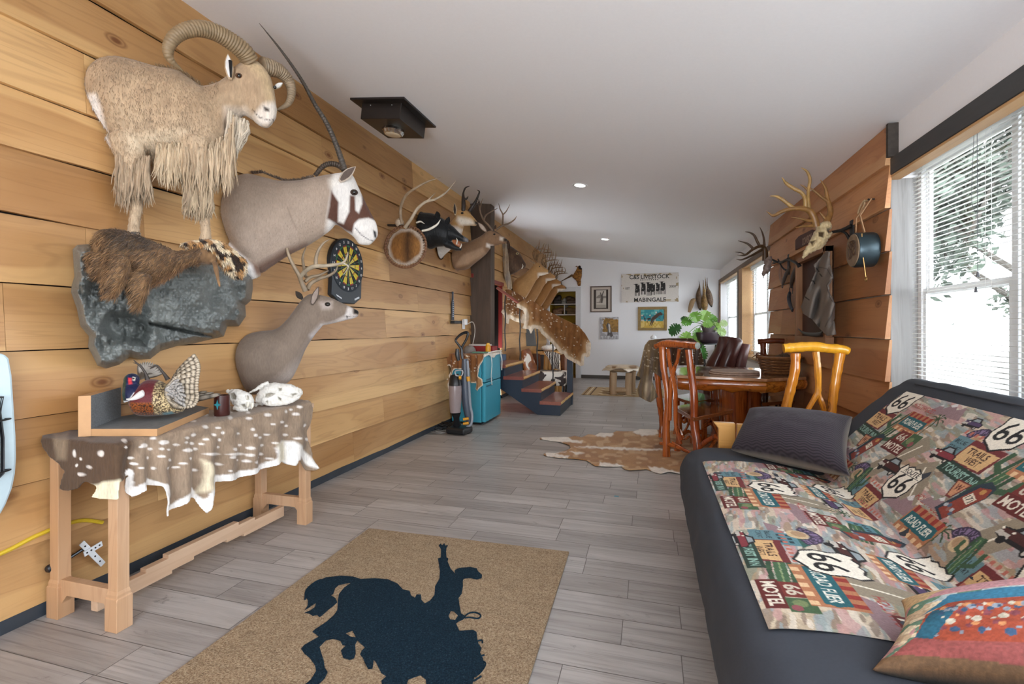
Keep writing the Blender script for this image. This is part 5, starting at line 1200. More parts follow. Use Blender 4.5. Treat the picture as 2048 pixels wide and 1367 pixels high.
t = skull('small_skull', 'smaller bleached skull with round eye sockets beside the cup', ps, [[(310, 400, 330, 470, .02), (370, 335, 380, 560, .035), (470, 320, 470, 640, .042), (580, 355, 560, 670, .04), (680, 400, 640, 680, .034), (740, 480, 700, 660, .026), (758, 560, 735, 630, .014)]], [([(290, 330, 0), (330, 380, 0), (400, 350, 0)], [.008, .012, .015]), ([(400, 640, -.02), (520, 672, -.03), (650, 668, -.03)], [.01, .012, .012])],
          [[(370, 390), (430, 365), (480, 430), (470, 480), (400, 480)], [(640, 410), (680, 430), (690, 490), (655, 480)], [(560, 570), (620, 560), (640, 640), (590, 610)]], atZ(485, 820, .785))
for (x, y) in ((650, 600), (725, 620)):
    b = B(); bar(b, ps, [(x, y - 60, -.035), (x - 5, y, -.04), (x - 15, y + 45, -.038)], [.007, .006, .001], tr=z10); build('fang', b, bone if False else plain('tooth', '#e3dccb', .4), t)
ps = PL(*atZ(560, 810, .785)[:2], 38)
t = skull('long_skull', 'longer bleached animal skull lying beneath the deer mount on the bench', ps, [[(760, 480, 790, 560, .02), (850, 330, 880, 600, .035), (960, 240, 1000, 560, .05), (1100, 205, 1110, 480, .055), (1240, 225, 1240, 450, .045), (1380, 235, 1370, 470, .04), (1480, 280, 1470, 480, .034), (1560, 320, 1540, 450, .025), (1585, 360, 1575, 410, .014)], [(880, 480, 890, 570, .012, -.04), (960, 420, 1000, 610, .016, -.045), (1120, 400, 1140, 612, .016, -.045), (1280, 420, 1300, 590, .016, -.04), (1420, 450, 1430, 545, .016, -.03), (1530, 430, 1530, 480, .012, -.01)]],
          [([(660, 390, 0), (780, 330, 0), (900, 250, 0), (1000, 225, 0)], [.006, .008, .012, .015]), ([(760, 620, 0), (800, 570, 0), (840, 560, 0)], [.008, .012, .012])],
          [[(960, 390), (1050, 370), (1120, 385), (1000, 440), (950, 440)], [(1170, 430), (1225, 460), (1220, 500), (1180, 470)], [(1390, 400), (1460, 385), (1500, 395), (1410, 430)], [(970, 510), (1000, 500), (990, 545)], [(1500, 315), (1520, 325), (1535, 365), (1515, 350)], [(1180, 290), (1230, 290), (1230, 330), (1190, 335)]], atZ(560, 810, .785))

# ---------------------------------------------------------------- left edge: pale rounded panel with wire rack; hose and tool behind the bench
def wy(px, py, dx=.04): return atX(px, py, WL + dx)
R_ = [(0, 706), (10, 708), (18, 716), (24, 750), (28, 810), (32, 870), (33, 915), (31, 945), (25, 975), (12, 1008), (0, 1030)]
P3 = [wy(*p, .06) for p in R_]; ym = wy(0, 850, .06).y - .10
pts = [Vector((WL + .035, p.y, p.z)) for p in P3] + [Vector((WL + .035, 2 * ym - p.y, p.z)) for p in reversed(P3)]
t = thing('wall_rack', 'pale blue rounded panel with black wire rack, at the left end of the wall', 'wall rack', (WL + .04, ym, P3[-1].z))
b = B(); b.prism(pts, (.03, 0, 0)); build('panel', b, plain('pale_blue_enamel', '#c3d8e0', .35), t, smooth=False, bevel=.01)
b = B(); zc0, zc1 = wy(0, 795, .1).z, wy(0, 960, .1).z; yr = wy(12, 850, .1).y
for dx in (.075, .085): b.tube([Vector((WL + dx, q, z)) for q, z in ((2 * ym - yr, zc0), (yr, zc0), (yr - .01, zc0 - .06), (yr, (zc0 + zc1) / 2), (yr, zc1 + .02), (yr - .02, zc1), (2 * ym - yr, zc1), (2 * ym - yr, zc0))], .0035, 6)
build('wire_frame', b, plain('black_wire', '#1c1d20', .4), t)
for z in (zc0 - .09, zc1 + .03):
    b = B(); b.tube([Vector((WL + .09, 2 * ym - yr - .02, z)), Vector((WL + .12, ym, z)), Vector((WL + .09, yr + .015, z)), Vector((WL + .07, yr + .012, z))], .0035, 6, sub=4); build('wire_hook', b, plain('black_wire', '#1c1d20', .4), t)
b = B(); b.box((WL + .066, ym - .09, zc1 + .02), (WL + .10, yr - .02, zc0 - .02)); build('dark_insert', b, plain('black_insert', '#15171a', .4), t, smooth=False, bevel=.01)
b = B(); b.tube([wy(*p, .035) for p in ((-30, 1120), (20, 1098), (70, 1072), (120, 1052), (165, 1040), (205, 1044))], .009, 8, sub=5)
tag(build('yellow_strap', b, plain('yellow_hose', '#d0b12a', .5)), 'yellow hose running along the plank wall behind the bench leg', 'hose')
t = thing('folding_tool', 'black-handled tool with white perforated crossed bars behind the bench', 'tool', wy(150, 1160, .04))
b = B(); p0, p1 = wy(93, 1139, .05), wy(128, 1122, .05); b.tube([p0, p0.lerp(p1, .1), p0.lerp(p1, .6), p1], [.012, .017, .017, .013], 12); build('handle', b, plain('black_grip', '#17191d', .4), t)
b = B(); b.tube([p1, wy(175, 1092, .05)], .007, 8); build('shaft', b, plain('dark_steel', '#4a4d50', .3, 1), t)
for i, (q0, q1) in enumerate((((163, 1085), (206, 1128)), ((168, 1108), (204, 1086)))):
    a_, c2 = wy(*q0, .06 + .006 * i), wy(*q1, .06 + .006 * i); d = (c2 - a_); u = d.cross(Vector((1, 0, 0))).normalized()
    b = B(); b.obox((a_ + c2) / 2, d / 2, u * .012, (.002, 0, 0))
    o = build('crossed_bar', b, plain('white_steel', '#d6dadd', .4), t, smooth=False)
    b = B()
    for k in range(4): b.lathe([(.004, -.0005), (.004, .001)], a_.lerp(c2, .15 + .23 * k) + Vector((.0022, 0, 0)), 8, ax=(1, 0, 0))
    o2 = build('punched_holes', b, plain('black_insert', '#15171a', .4), o, smooth=False); o2['kind'] = 'stuff'
# ================================================================ FAR END OF THE LEFT WALL: POST, FRIDGE, VACUUM, STAIRS
b = B(); b.box((WL - .02, 6.745, 0), (-2.235, 6.93, ceil_z(-2.3) + .02), 0, (.2, .3, .4))
struct('trim_9', b, M('dark_hewn_post', '#54453a', .8, .3, 9, .5, .01, stretch=(2, 2, .25)), smooth=False, bevel=.006)
# bottle-shaped sign
q = lambda x, y, d=.04: atX(x, y, WL + d)
c0, c1 = q(905.5, 583), q(905.5, 640); Hs = c0.z - c1.z; W0 = .075
prof = [(.30, 1), (.30, .93), (.24, .92), (.26, .72), (.50, .60), (.50, 0)]
t = thing('bottle_sign', 'tall dark bottle-shaped metal sign with pale lettering on the plank wall above the fridge', 'sign', c1)
b = B(); b.prism([Vector((WL + .035, c0.y + W0 * x, c1.z + Hs * z)) for x, z in prof] + [Vector((WL + .035, c0.y - W0 * x, c1.z + Hs * z)) for x, z in reversed(prof)], (.01, 0, 0)); build('plate', b, plain('navy_enamel', '#262e3d', .4), t, smooth=False)
b = B(); rg = R(6)
for i in range(9): z = c1.z + Hs * (.12 + .07 * i); w = W0 * (.36 if i < 6 else .18); b.box((WL + .0455, c0.y - w * rg.uniform(.5, 1), z), (WL + .047, c0.y + w * rg.uniform(.5, 1), z + Hs * .035))
o = build('pale_lettering', b, plain('worn_white_print', '#aab2bf', .5), t, smooth=False); o['kind'] = 'stuff'
b = B(); b.box((WL + .03, c0.y - .05, c1.z - .045), (WL + .09, c0.y + .2, c1.z - .005)); build('cap_catcher', b, plain('black_insert', '#15171a', .4), t, smooth=False, bevel=.004)
o0 = q(928, 648); t = thing('wall_outlet', 'white plug-in device on the plank wall beside the dark post', 'outlet', o0)
b = B(); b.box((WL + .03, o0.y - .045, o0.z - .07), (WL + .04, o0.y + .045, o0.z + .07)); build('cover_plate', b, vinyl, t, smooth=False, bevel=.003)
b = B(); b.box((WL + .04, o0.y - .035, o0.z - .01), (WL + .085, o0.y + .035, o0.z + .075)); build('plug', b, plain('white_plastic', '#e6e9ea', .3), t, smooth=False, bevel=.012)
b = B(); b.tube([Vector((WL + .08, o0.y, o0.z)), Vector((WL + .1, o0.y + .2, o0.z + .03)), Vector((WL + .1, o0.y + .28, o0.z - .12)), Vector((WL + .06, o0.y + .2, o0.z - .45))], .006, 6, sub=5); build('cord', b, plain('white_cord', '#cfcac0', .5), t)
# fridge
FX0, FX1, FY0, FY1, FH = -2.50, -2.035, 5.92, 6.59, .905
fb = plain('turquoise_enamel', '#3e9db4', .35); t = thing('mini_fridge', 'turquoise two-door mini fridge at the end of the plank wall', 'refrigerator', ((FX0 + FX1) / 2, (FY0 + FY1) / 2, 0))
b = B(); b.box((FX0, FY0, .03), (FX1 - .055, FY1, FH)); build('body', b, fb, t, smooth=False, bevel=.006)
zs = .545
for nm, za, zb_ in (('freezer_door', zs + .006, FH), ('door', .035, zs - .006)):
    b = B(); b.box((FX1 - .048, FY0, za), (FX1, FY1, zb_)); d = build(nm, b, fb, t, smooth=False, bevel=.010, seg=3)
    b = B(); zz_ = za + .02 if nm != 'door' else zb_ - .05; b.box((FX1, FY0 + .04, zz_), (FX1 + .006, FY0 + .3, zz_ + .018)); build('handle', b, plain('turquoise_dark', '#1d5c70', .4), d, smooth=False, bevel=.003)
b = B(); b.box((FX0 + .02, FY0 + .02, 0), (FX1 - .07, FY1 - .02, .03)); build('base', b, plain('black_insert', '#15171a', .4), t, smooth=False)
z11 = lambda x, y: (860 + x / 5.944, 650 + y / 5.944)
ol = [z11(*p) for p in [(190, 345), (172, 470), (200, 500), (232, 475), (258, 520), (225, 600), (182, 650), (208, 780), (240, 782), (232, 700), (262, 600), (300, 520), (470, 520), (492, 680), (556, 690), (540, 760), (572, 780), (600, 740), (632, 715), (622, 640), (582, 600), (600, 480), (650, 385), (700, 352), (760, 388), (790, 352), (880, 330), (800, 305), (600, 300), (400, 310)]]
def fh_c(P):
    C = np.tile(A('#8a5a32'), (len(P), 1)); C = mixc(C, np.clip((P[:, 1] - 735) / 25, 0, 1) * .6, A('#b08a5e')); r2 = R(3)
    for _ in range(60):
        x, y = z11(r2.uniform(200, 600), r2.uniform(350, 680)); C = mixc(C, np.clip(1.5 - ((P[:, 0] - x) / .9) ** 2 - ((P[:, 1] - y) / 1.3) ** 2, 0, 1), A('#e6dac4'))
    d = distpoly(P, ol); C = mixc(C, np.clip((2.6 - d) / 1.2, 0, 1) * (P[:, 1] > 712), A('#e2d6c2')); return mixc(C, (P[:, 0] > z11(640, 0)[0]) * 1.0, A('#dfd6c8'))
def fh_p(P):
    W = np.array(ongrid(P, FX1 + .012, FY0 - .012, FH + .012)); W[:, 1] -= np.where(W[:, 2] < FH, .02 * (np.sin(P[:, 0] * .5) + 1), 0); return W
tag(sheet('spotted_hide', ol, .9, fh_p, hair, col=fh_c, thick=.006, smoothit=1), 'small brown spotted hide draped over the turquoise fridge', 'hide')
zt_ = FH + .02
def onf(px, py=712): return atZ(px, py, zt_)
c_ = Vector((-2.33, 6.12, zt_)); t = thing('cap', 'grey baseball cap lying on top of the fridge', 'cap', c_)
b = B(); b.ball(c_ + Vector((0, 0, .02)), (.085, .10, .075), 14, 8); build('crown', b, M('grey_twill', '#7d7874', .8, .1, 90, .2), t)
b = B(); b.ball(c_ + Vector((.11, -.02, .012)), (.075, .075, .007), 14, 6); build('brim', b, M('grey_twill', '#7d7874', .8, .1, 90, .2), t)
c_ = Vector((-2.10, 6.22, zt_)); t = thing('yellow_bottle', 'small yellow plastic bottle standing on the fridge', 'bottle', c_)
b = B(); b.lathe([(.001, 0), (.034, 0), (.036, .01), (.036, .085), (.03, .10)], c_, 20); build('body', b, plain('yellow_plastic', '#d99a1c', .35), t)
b = B(); b.lathe([(.022, .10), (.022, .125), (.001, .126)], c_, 16); build('lid', b, plain('yellow_cap', '#e6b23a', .35), t)
c_ = Vector((-2.15, 6.06, zt_)); b = B(); b.box((c_.x - .09, c_.y - .09, zt_), (c_.x + .09, c_.y + .08, zt_ + .014)); tag(build('green_tray', b, plain('sage_plastic', '#5e8a76', .5), smooth=False, bevel=.004), 'flat green tray beside the yellow bottle on the fridge', 'tray')
b = B(); b.box((-2.48, 6.36, zt_), (-2.08, 6.58, zt_ + .075)); tag(build('red_box', b, plain('red_carton', '#8e1f1f', .5), smooth=False, bevel=.004), 'flat red carton at the back of the fridge top', 'box')
b = B(); b.box((-2.44, 6.38, zt_ + .077), (-2.16, 6.56, zt_ + .10)); tag(build('white_book', b, plain('magazine_paper', '#c9c4c0', .5), smooth=False, bevel=.003), 'pale magazine lying on the red carton', 'magazine')
b = B(); b.tube([Vector((FX1 + .02, 6.08, zt_)), Vector((FX1 + .03, 6.1, .78)), Vector((FX1 + .02, 6.1, .62)), Vector((FX1 + .025, 6.12, .5))], .006, 6, sub=5); b.tube([Vector((FX1 + .02, 6.5, zt_)), Vector((FX1 + .03, 6.55, .8)), Vector((FX1 + .02, 6.57, .66))], .016, 6, sub=5, flat=((1, 0, 0), .4)); b.tube([Vector((FX1 + .015, 6.0, zt_ + .004)), Vector((FX1 + .02, 6.3, zt_ + .014)), Vector((FX1 + .015, 6.58, zt_ + .004))], .009, 6, sub=4)
tag(build('white_strap', b, plain('white_webbing', '#dedad2', .6)), 'white strap hanging down the fridge door', 'strap')
# vacuum cleaner
pv = PL(-2.16, 5.42, 12); z = z11
t = thing('vacuum_cleaner', 'upright grey and black vacuum cleaner with yellow accents in front of the fridge', 'vacuum cleaner', (-2.16, 5.42, 0))
blk = plain('black_plastic', '#191b1e', .35); gry = plain('slate_plastic', '#4c5461', .35); yel = plain('amber_plastic', '#d99a2b', .35)
b = B(); rs = []
for (x, zb_, h) in ((-.02, 0, .05), (0, 0, .085), (.10, 0, .09), (.2, 0, .085), (.22, 0, .05)): rs.append(x)
c_ = pv.at(*z(345, 1260)); c_.z = 0
b.prism([Vector((c_.x - .12, c_.y - .13, .006)), Vector((c_.x + .13, c_.y - .16, .006)), Vector((c_.x + .16, c_.y + .06, .006)), Vector((c_.x - .10, c_.y + .10, .006))], (0, 0, .075)); build('floor_head', b, blk, t, smooth=False, bevel=.025, seg=3)
for s_ in (-1, 1):
    w_ = Vector((c_.x + .08 * s_, c_.y + .14, .05)); b = B(); b.lathe([(.05, -.015), (.05, .015)], w_, 18, ax=(1, .2, 0)); build('wheel', b, blk, t, bevel=.006)
b = B(); bar(b, pv, [(300, 715, -.06), (300, 760, -.06), (300, 900, -.06), (300, 1035, -.06)], [.075, .078, .074, .062], tr=z, n=20, sub=0); build('dust_bin', b, plain('smoky_bin', '#958888', .2), t, angle=30)
b = B(); bar(b, pv, [(290, 590, -.05), (300, 640, -.06), (300, 712, -.06)], [.05, .07, .078], tr=z, n=20, sub=0); build('cyclone_top', b, blk, t)
b = B(); bar(b, pv, [(310, 600, -.10), (375, 600, -.10), (385, 540, -.10), (300, 545, -.10), (310, 600, -.10)], [.008] * 5, tr=z, n=6, sub=3); build('bin_handle', b, plain('clear_grey', '#aeb2b6', .2), t)
b = B(); bar(b, pv, [(345, 622, -.12), (372, 622, -.12)], [.022, .022], tr=z, n=10, sub=0); build('release_latch', b, yel, t)
b = B(); bar(b, pv, [(310, 1045, -.05), (315, 1110, -.04), (320, 1180, 0)], [.06, .035, .05], tr=z, n=14); build('bin_base', b, blk, t)
b = B(); bar(b, pv, [(415, 400, .02), (420, 700, .03), (440, 950, .03), (470, 1150, .03)], [.035, .055, .055, .04], tr=z, n=12); build('spine', b, gry, t)
b = B(); bar(b, pv, [(445, 420, -.01), (462, 700, -.01), (478, 950, 0), (500, 1060, 0), (490, 1170, -.02), (440, 1210, -.02)], [.016] * 6, tr=z, n=10); build('hose', b, plain('grey_hose', '#8e959e', .35), t)
b = B(); bar(b, pv, [(452, 610, -.03), (458, 665, -.03)], [.022, .022], tr=z, n=10, sub=0); build('hose_clip', b, yel, t)
for y_ in (1112, 1165):
    b = B(); bar(b, pv, [(395, y_ + 6, -.06), (460, y_ - 4, -.06)], [.016, .016], tr=z, n=10, sub=0); build('head_trim', b, yel, t)
b = B(); bar(b, pv, [(385, 400, 0), (378, 340, 0), (372, 280, 0), (330, 220, 0), (305, 180, 0), (340, 130, 0), (400, 92, 0), (450, 95, 0), (430, 170, 0), (385, 250, 0), (374, 290, 0)], [.018, .018, .016, .014, .014, .015, .017, .017, .015, .014, .014], tr=z, n=8); build('grip', b, blk, t)
b = B(); bar(b, pv, [(325, 280, .02), (325, 350, .02), (340, 420, .02)], [.022, .03, .022], tr=z, n=8); build('cord_hook', b, blk, t)
b = B(); r2 = R(2)
c2 = atZ(885, 858, .0)
P_ = [c2 + Vector((r2.uniform(-.16, .18), r2.uniform(-.15, .12), r2.uniform(.012, .07))) for _ in range(26)] ; b.tube(P_, .006, 5, sub=4)
b.tube([c2 + Vector((-.1, .05, .01)), c2 + Vector((-.2, .1, .3)), c2 + Vector((-.14, .18, .33)), c2 + Vector((-.1, .12, .18)), c2 + Vector((-.18, .05, .1)), c2 + Vector((-.05, 0, .02))], .006, 5, sub=5)
tag(build('power_cord', b, plain('black_cord', '#17181a', .5)), 'tangled black power cord on the floor left of the vacuum cleaner', 'cord')
b = B(); b.tube([c2 + Vector((-.15, -.12, .008)), c2 + Vector((.02, -.25, .008)), c2 + Vector((.12, -.2, .008)), c2 + Vector((-.02, -.17, .008)), c2 + Vector((.16, -.08, .012))], .0065, 5, sub=6)
tag(build('looped_cable', b, plain('grey_cord', '#8d8a86', .5)), 'looped grey cable lying on the floor in front of the black cord', 'cable')
# stairs
SY0, SY1 = 6.83, 7.93; SX = [-1.215, -1.498, -1.771, -2.045, -2.33]; SZ = [.20, .373, .543, .712]
navy = M('navy_paint', '#1c2b3d', .45, .08, 20, .03); tr_t = wood('cedar_tread', lin('#8d4b3f'), lin('#9c5f50'), lin('#5b2a22'), ax=1, knots=False, rough=.3, coat=.3); tr_e = wood('tread_sapwood', lin('#d09a4c'), lin('#e0b46a'), lin('#9a6428'), ax=1, knots=False, rough=.35)
t = thing('staircase', 'navy-sided stairs with red cedar slab treads leading up through the doorway', 'stairs', (-1.8, 7.4, 0))
for yy in (SY0 + .02, SY1 - .06):
    b = B(); th_ = .05; pts = [(SX[0] - .01, 0), (SX[0] - .01, SZ[0] - th_)]
    for i in range(4):
        pts.append((SX[i + 1] - .01, SZ[i] - th_)); 
        pts.append((SX[i + 1] - .01, (SZ[i + 1] if i < 3 else .86) - th_))
    pts += [(WL + .05, .81), (WL + .05, .60), (-1.56, 0)]
    b.prism([Vector((x, yy, z)) for x, z in pts], (0, .04, 0)); build('stringer', b, navy, t, smooth=False, bevel=.002)
for i in range(4):
    b = B(); b.box((SX[i + 1] - .012, SY0 + .06, (SZ[i - 1] if i else 0) + .001), (SX[i + 1] + .004, SY1 - .06, SZ[i] - .05)); 
    if i == 0: b = B(); b.box((SX[0] - .03, SY0 + .06, .001), (SX[0] - .012, SY1 - .06, SZ[0] - .05))
    else: b = B(); b.box((SX[i] - .03, SY0 + .06, SZ[i - 1]), (SX[i] - .012, SY1 - .06, SZ[i] - .05))
    build('riser', b, navy, t, smooth=False)
    b = B(); r2 = R(i + 3); m = 14; xs0, xs1 = SX[i + 1] - .025, SX[i]; rs = []
    for j in range(m + 1):
        y = SY0 + (SY1 - SY0) * j / m; w = .008 * r2.uniform(-1, 1); e = [(xs0, SZ[i] - .048), (xs1 - .005 + w, SZ[i] - .05), (xs1 + .012 + w, SZ[i] - .03), (xs1 + .004 + w, SZ[i]), (xs0, SZ[i])]
        rs.append([Vector((x, y, z)) for x, z in e])
    b.rings(rs); o = build('tread', b, [tr_t, tr_e], t, angle=40)
    for p in o.data.polygons:
        if p.center[0] + t.location.x > SX[i] - .004 and abs(p.normal.z) < .9: p.material_index = 1
b = B(); b.box((-1.30, SY1 - .05, 0), (-1.21, SY1 + .04, 1.02)); nw = build('newel_post', b, navy, t, smooth=False, bevel=.004)
RP = lambda x: 1.08 + (-1.25 - x) * .66
iron = M('twisted_iron', '#2a2622', .5, .2, 30, .3)
for x, zb_ in ((-1.54, SZ[1]), (-1.80, SZ[2]), (-2.10, SZ[3]), (-2.36, .86)):
    b = B(); b.tube([Vector((x + .008 * math.sin(k * 1.7), SY1 - .03, zb_ + (RP(x) - zb_) * k / 8)) for k in range(9)], .012, 7); build('baluster', b, iron, t)
b = B(); b.tube([Vector((-1.0, SY1 - .03, RP(-1.0))), Vector((-1.5, SY1 - .03, RP(-1.5))), Vector((WL + .05, SY1 - .03, RP(WL)))], .024, 10); build('handrail', b, tr_t, t)
# spotted hides over the handrail
z12 = lambda x, y: (980 + x / 4.882, 560 + y / 4.882)
def axis_hide(ol, Y, label, seed, edge, dark='#7c5028', amp=.02, region=None, step=1.0, n=150):
    pr = PL(-2.4, Y, 0); r2 = R(seed); xs = [p[0] for p in ol]; ys = [p[1] for p in ol]; S = [(r2.uniform(min(xs), max(xs)), r2.uniform(min(ys), max(ys))) for _ in range(n)]
    def cc(P):
        C = np.tile(A(dark), (len(P), 1)); C = mixc(C, vnoise(P, .15, seed) * .5, A('#94683a')); d = distpoly(P, edge, False)
        C = mixc(C, np.clip((17 - d) / 10, 0, 1) * .75, A('#b99468'))
        for x, y in S: C = mixc(C, np.clip(1.4 - ((P[:, 0] - x) / 1.1) ** 2 - ((P[:, 1] - y) / .9) ** 2, 0, 1) * .9, A('#eaddc6'))
        return mixc(C, np.clip((8.5 - d) / 3, 0, 1), A('#d8c6ae'))
    def pp_(P): return [tuple(pr.at(x, y, amp * math.sin(x * .22 + y * .08) + amp * .5 * math.sin(x * .5))) for x, y in P]
    o = sheet('spotted_hide', ol, step, pp_, hair, col=cc, thick=.012, smoothit=1); return tag(o, label, 'hide')
B1 = [(915, 830), (880, 840), (850, 820), (740, 760), (720, 720), (690, 720), (600, 610), (500, 520), (480, 480), (430, 470), (400, 525), (380, 480), (310, 470), (332, 430), (345, 350), (330, 300), (262, 262)]
ol = [z12(*p) for p in [(258, 232), (310, 200), (352, 175), (400, 190), (550, 288), (700, 368), (868, 448), (930, 520), (985, 618), (985, 645), (975, 740), (945, 755), (920, 735)] + B1]
axis_hide(ol, SY1 - .10, 'large white-spotted brown hide hanging over the lower end of the stair rail', 5, [z12(*p) for p in [(970, 640), (975, 740), (930, 745)] + B1])
B2 = [(345, 365), (330, 425), (240, 400), (190, 370), (180, 430), (160, 420), (140, 350), (110, 312)]
ol = [z12(*p) for p in [(150, 92), (200, 88), (360, 182), (400, 230), (400, 330)] + B2 + [(122, 280), (142, 268)]]
axis_hide(ol, SY1 + .03, 'smaller white-spotted hide on the upper stair rail, partly behind the larger one', 8, [z12(*p) for p in B2], dark='#6e4322', n=110)

# ---------------------------------------------------------------- things beyond the stairs
dw = wood('dark_desk_wood', lin('#6f3d1e'), lin('#86512c'), lin('#3a1c0d'), ax=0, rough=.35)
lg = wood('honey_log', lin('#c8924c'), lin('#d9a862'), lin('#7d4a1e'), ax=2, rough=.35, knots=False)
Yd = 9.95; t = thing('desk', 'reddish-brown wooden desk against the wall behind the stair rail', 'desk', (-2.2, Yd, 0))
b = B(); b.box((-2.5, Yd - .3, .73), (-1.62, Yd + .45, .77)); build('desktop', b, lg, t, smooth=False, bevel=.004)
for x in (-2.48, -1.98):
    b = B(); b.box((x, Yd - .28, .02), (x + .34, Yd + .42, .73)); build('drawer_pedestal', b, dw, t, smooth=False, bevel=.004)
t = thing('television', 'dark flat television screen on the desk behind the stair rail', 'television', (-2.2, Yd + .1, .77))
pa = [atY(x, y, Yd + .1) for x, y in ((1043, 640), (1066, 640), (1072, 692), (1046, 692))]; b = B(); b.prism(pa, (0, .05, 0)); build('screen', b, plain('tv_grey', '#5f676c', .12), t, smooth=False, bevel=.004)
b = B(); b.box((-2.3, Yd + .05, .772), (-1.95, Yd + .25, .79)); build('stand', b, blk, t, smooth=False, bevel=.004)
cow = NT('cowhide_print'); n_ = cow.noise(cow.co((1, 1, 1)), 7, 3, .5, .8); cc = cow.ramp(n_, [(.47, lin('#ddd4c8')), (.50, lin('#2c1a14'))]); cow.l(cc, cow.b.inputs['Base Color']); cow.b.inputs['Roughness'].default_value = .6; COW = cow.m
cow = NT('brown_cowhide'); n_ = cow.noise(cow.co((1, 1, 1)), 4.0, 3, .5, .8); cc = cow.ramp(n_, [(.42, lin('#e0d6ca')), (.46, lin('#8d5025')), (.7, lin('#5a2c14'))]); cow.l(cc, cow.b.inputs['Base Color']); cow.b.inputs['Roughness'].default_value = .45; BCOW = cow.m
zeb = NT('zebra_hide'); w_ = zeb.n('ShaderNodeTexWave'); w_.inputs['Scale'].default_value = 9; w_.inputs['Distortion'].default_value = 5; zeb.l(zeb.co((1, 1, 1.4)), w_.inputs['Vector']); cc = zeb.ramp(w_.outputs['Fac'], [(.45, lin('#e3dccf')), (.55, lin('#3a2a20'))]); zeb.l(cc, zeb.b.inputs['Base Color']); ZEB = zeb.m
# cowhide chair: curved back seen from the side
Yc = 8.9; pc_ = PL(-2, Yc, 0); z13 = lambda x, y: (990 + x / 10.779, 690 + y / 10.779)
t = thing('cowhide_chair', 'brown and white cowhide upholstered chair behind the stair balusters', 'chair', tuple(atY(1062, 790, Yc).xy) + (0,))
b = B(); body(b, pc_, [(590, 120, 720, 70, .22), (600, 260, 780, 180, .24), (620, 420, 850, 380, .25), (650, 560, 930, 520, .25)], tr=z13); build('backrest', b, BCOW, t)
p_ = pc_.at(*z13(760, 560)); b = B(); b.box((p_.x - .28, Yc - .26, .30), (p_.x + .08, Yc + .26, .44)); build('seat', b, BCOW, t, bevel=.04, seg=3)
for dx in (-.24, .04):
    for dy in (-.2, .2): b = B(); b.tube([(p_.x + dx, Yc + dy, .0), (p_.x + dx * .9, Yc + dy * .9, .32)], [.018, .026], 10); build('leg', b, dw, t)
c_ = atY(1104, 745, 9.35); t = thing('log_side_table', 'honey-coloured log side table with a zebra-striped hide hanging from it', 'table', (c_.x, 9.35, 0))
b = B(); b.lathe([(.20, .74), (.21, .76), (.20, .80), (.001, .80)], (c_.x, 9.35, 0), 22); b.box((c_.x - .2, 9.15, .742), (c_.x + .2, 9.55, .78)); build('tabletop', b, lg, t)
for a in (.6, 2.2, 3.8, 5.4): b = B(); b.tube([(c_.x + .16 * math.cos(a), 9.35 + .16 * math.sin(a), 0), (c_.x + .13 * math.cos(a), 9.35 + .13 * math.sin(a), .75)], [.045, .04], 10); build('leg', b, lg, t)
ol = [z13(*p) for p in [(1060, 140), (1150, 130), (1300, 150), (1400, 200), (1410, 300), (1390, 420), (1400, 540), (1350, 520), (1300, 500), (1250, 520), (1200, 400), (1150, 270), (1080, 190)]]
pz = PL(-2, 9.05, 0); tag(sheet('zebra_hide', ol, .8, lambda P: [tuple(pz.at(x, y, .02 * math.sin(x * .6))) for x, y in P], ZEB, thick=.008), 'zebra-striped hide hanging from the log side table', 'hide')
c_ = atZ(1108, 788, 0); c_ = Vector((c_.x, 8.95, 0)); t = thing('ottoman', 'black and white cow-print stool with black legs behind the stair treads', 'stool', c_)
b = B(); b.box((c_.x - .28, 8.68, .20), (c_.x + .28, 9.08, .46)); build('seat', b, COW, t, bevel=.03, seg=3)
for dx in (-.23, .23):
    for dy in (-.22, .08): b = B(); b.tube([(c_.x + dx, 8.95 + dy, 0), (c_.x + dx, 8.95 + dy, .21)], .022, 8); build('leg', b, blk, t)
c_ = atY(1096, 680, 9.4); b = B(); b.ball((c_.x, 9.35, .86), (.13, .12, .06), 14, 8); b.ball((c_.x + .1, 9.36, .88), (.07, .07, .07), 12, 8); tag(organic('white_fur', b, hair, vox=.012, it=2, paint=lambda co: np.tile(A('#e4e2de'), (len(co), 1))), 'small heap of white fur on the log side table', 'fur')

# closet shelves and what lies on them
sv = plain('shelf_white', '#cfcdc6', .5); cxm = (ax0 + ax1) / 2; yb0, yb1 = YB + .3, YB + .86
t = thing('closet_shelving', 'white shelving inside the ochre closet doorway', 'shelf', (cxm, YB + .6, 0))
shz = []
for py in (607, 628, 656):
    z = atY(1125, py, yb0).z; shz.append(z); b = B(); b.box((ax0 - .015, yb0, z - .025), (ax1 + .015, yb1, z)); build('shelf', b, sv, t, smooth=False)
b = B(); b.box((cxm - .01, yb0 + .02, shz[1]), (cxm + .01, yb1, shz[0] - .03)); build('divider', b, sv, t, smooth=False)
z = .9; b = B(); b.box((ax0 - .015, yb0, z - .025), (ax1 + .015, yb1, z)); build('shelf', b, sv, t, smooth=False)
def lump(name, label, cat, x, z, w, h, col, seed, group=None):
    r2 = R(seed); b = B()
    for k in range(3): b.ball((x + r2.uniform(-.3, .3) * w, yb0 + .12 + r2.uniform(-.02, .03), z + h * (.35 + .2 * k)), (w * r2.uniform(.3, .5), .08, h * .36), 12, 8)
    b.box((x - w * .45, yb0 + .04, z), (x + w * .45, yb0 + .2, z + h * .4)); o = organic(name, b, M('shelf_thing_' + col[1:], col, .6, .25, 30, .3), vox=.012, it=2)
    m = min((v.co.z for v in o.data.vertices)); o.location.z += z + .001 - (o.location.z + m); tag(o, label, cat, group)
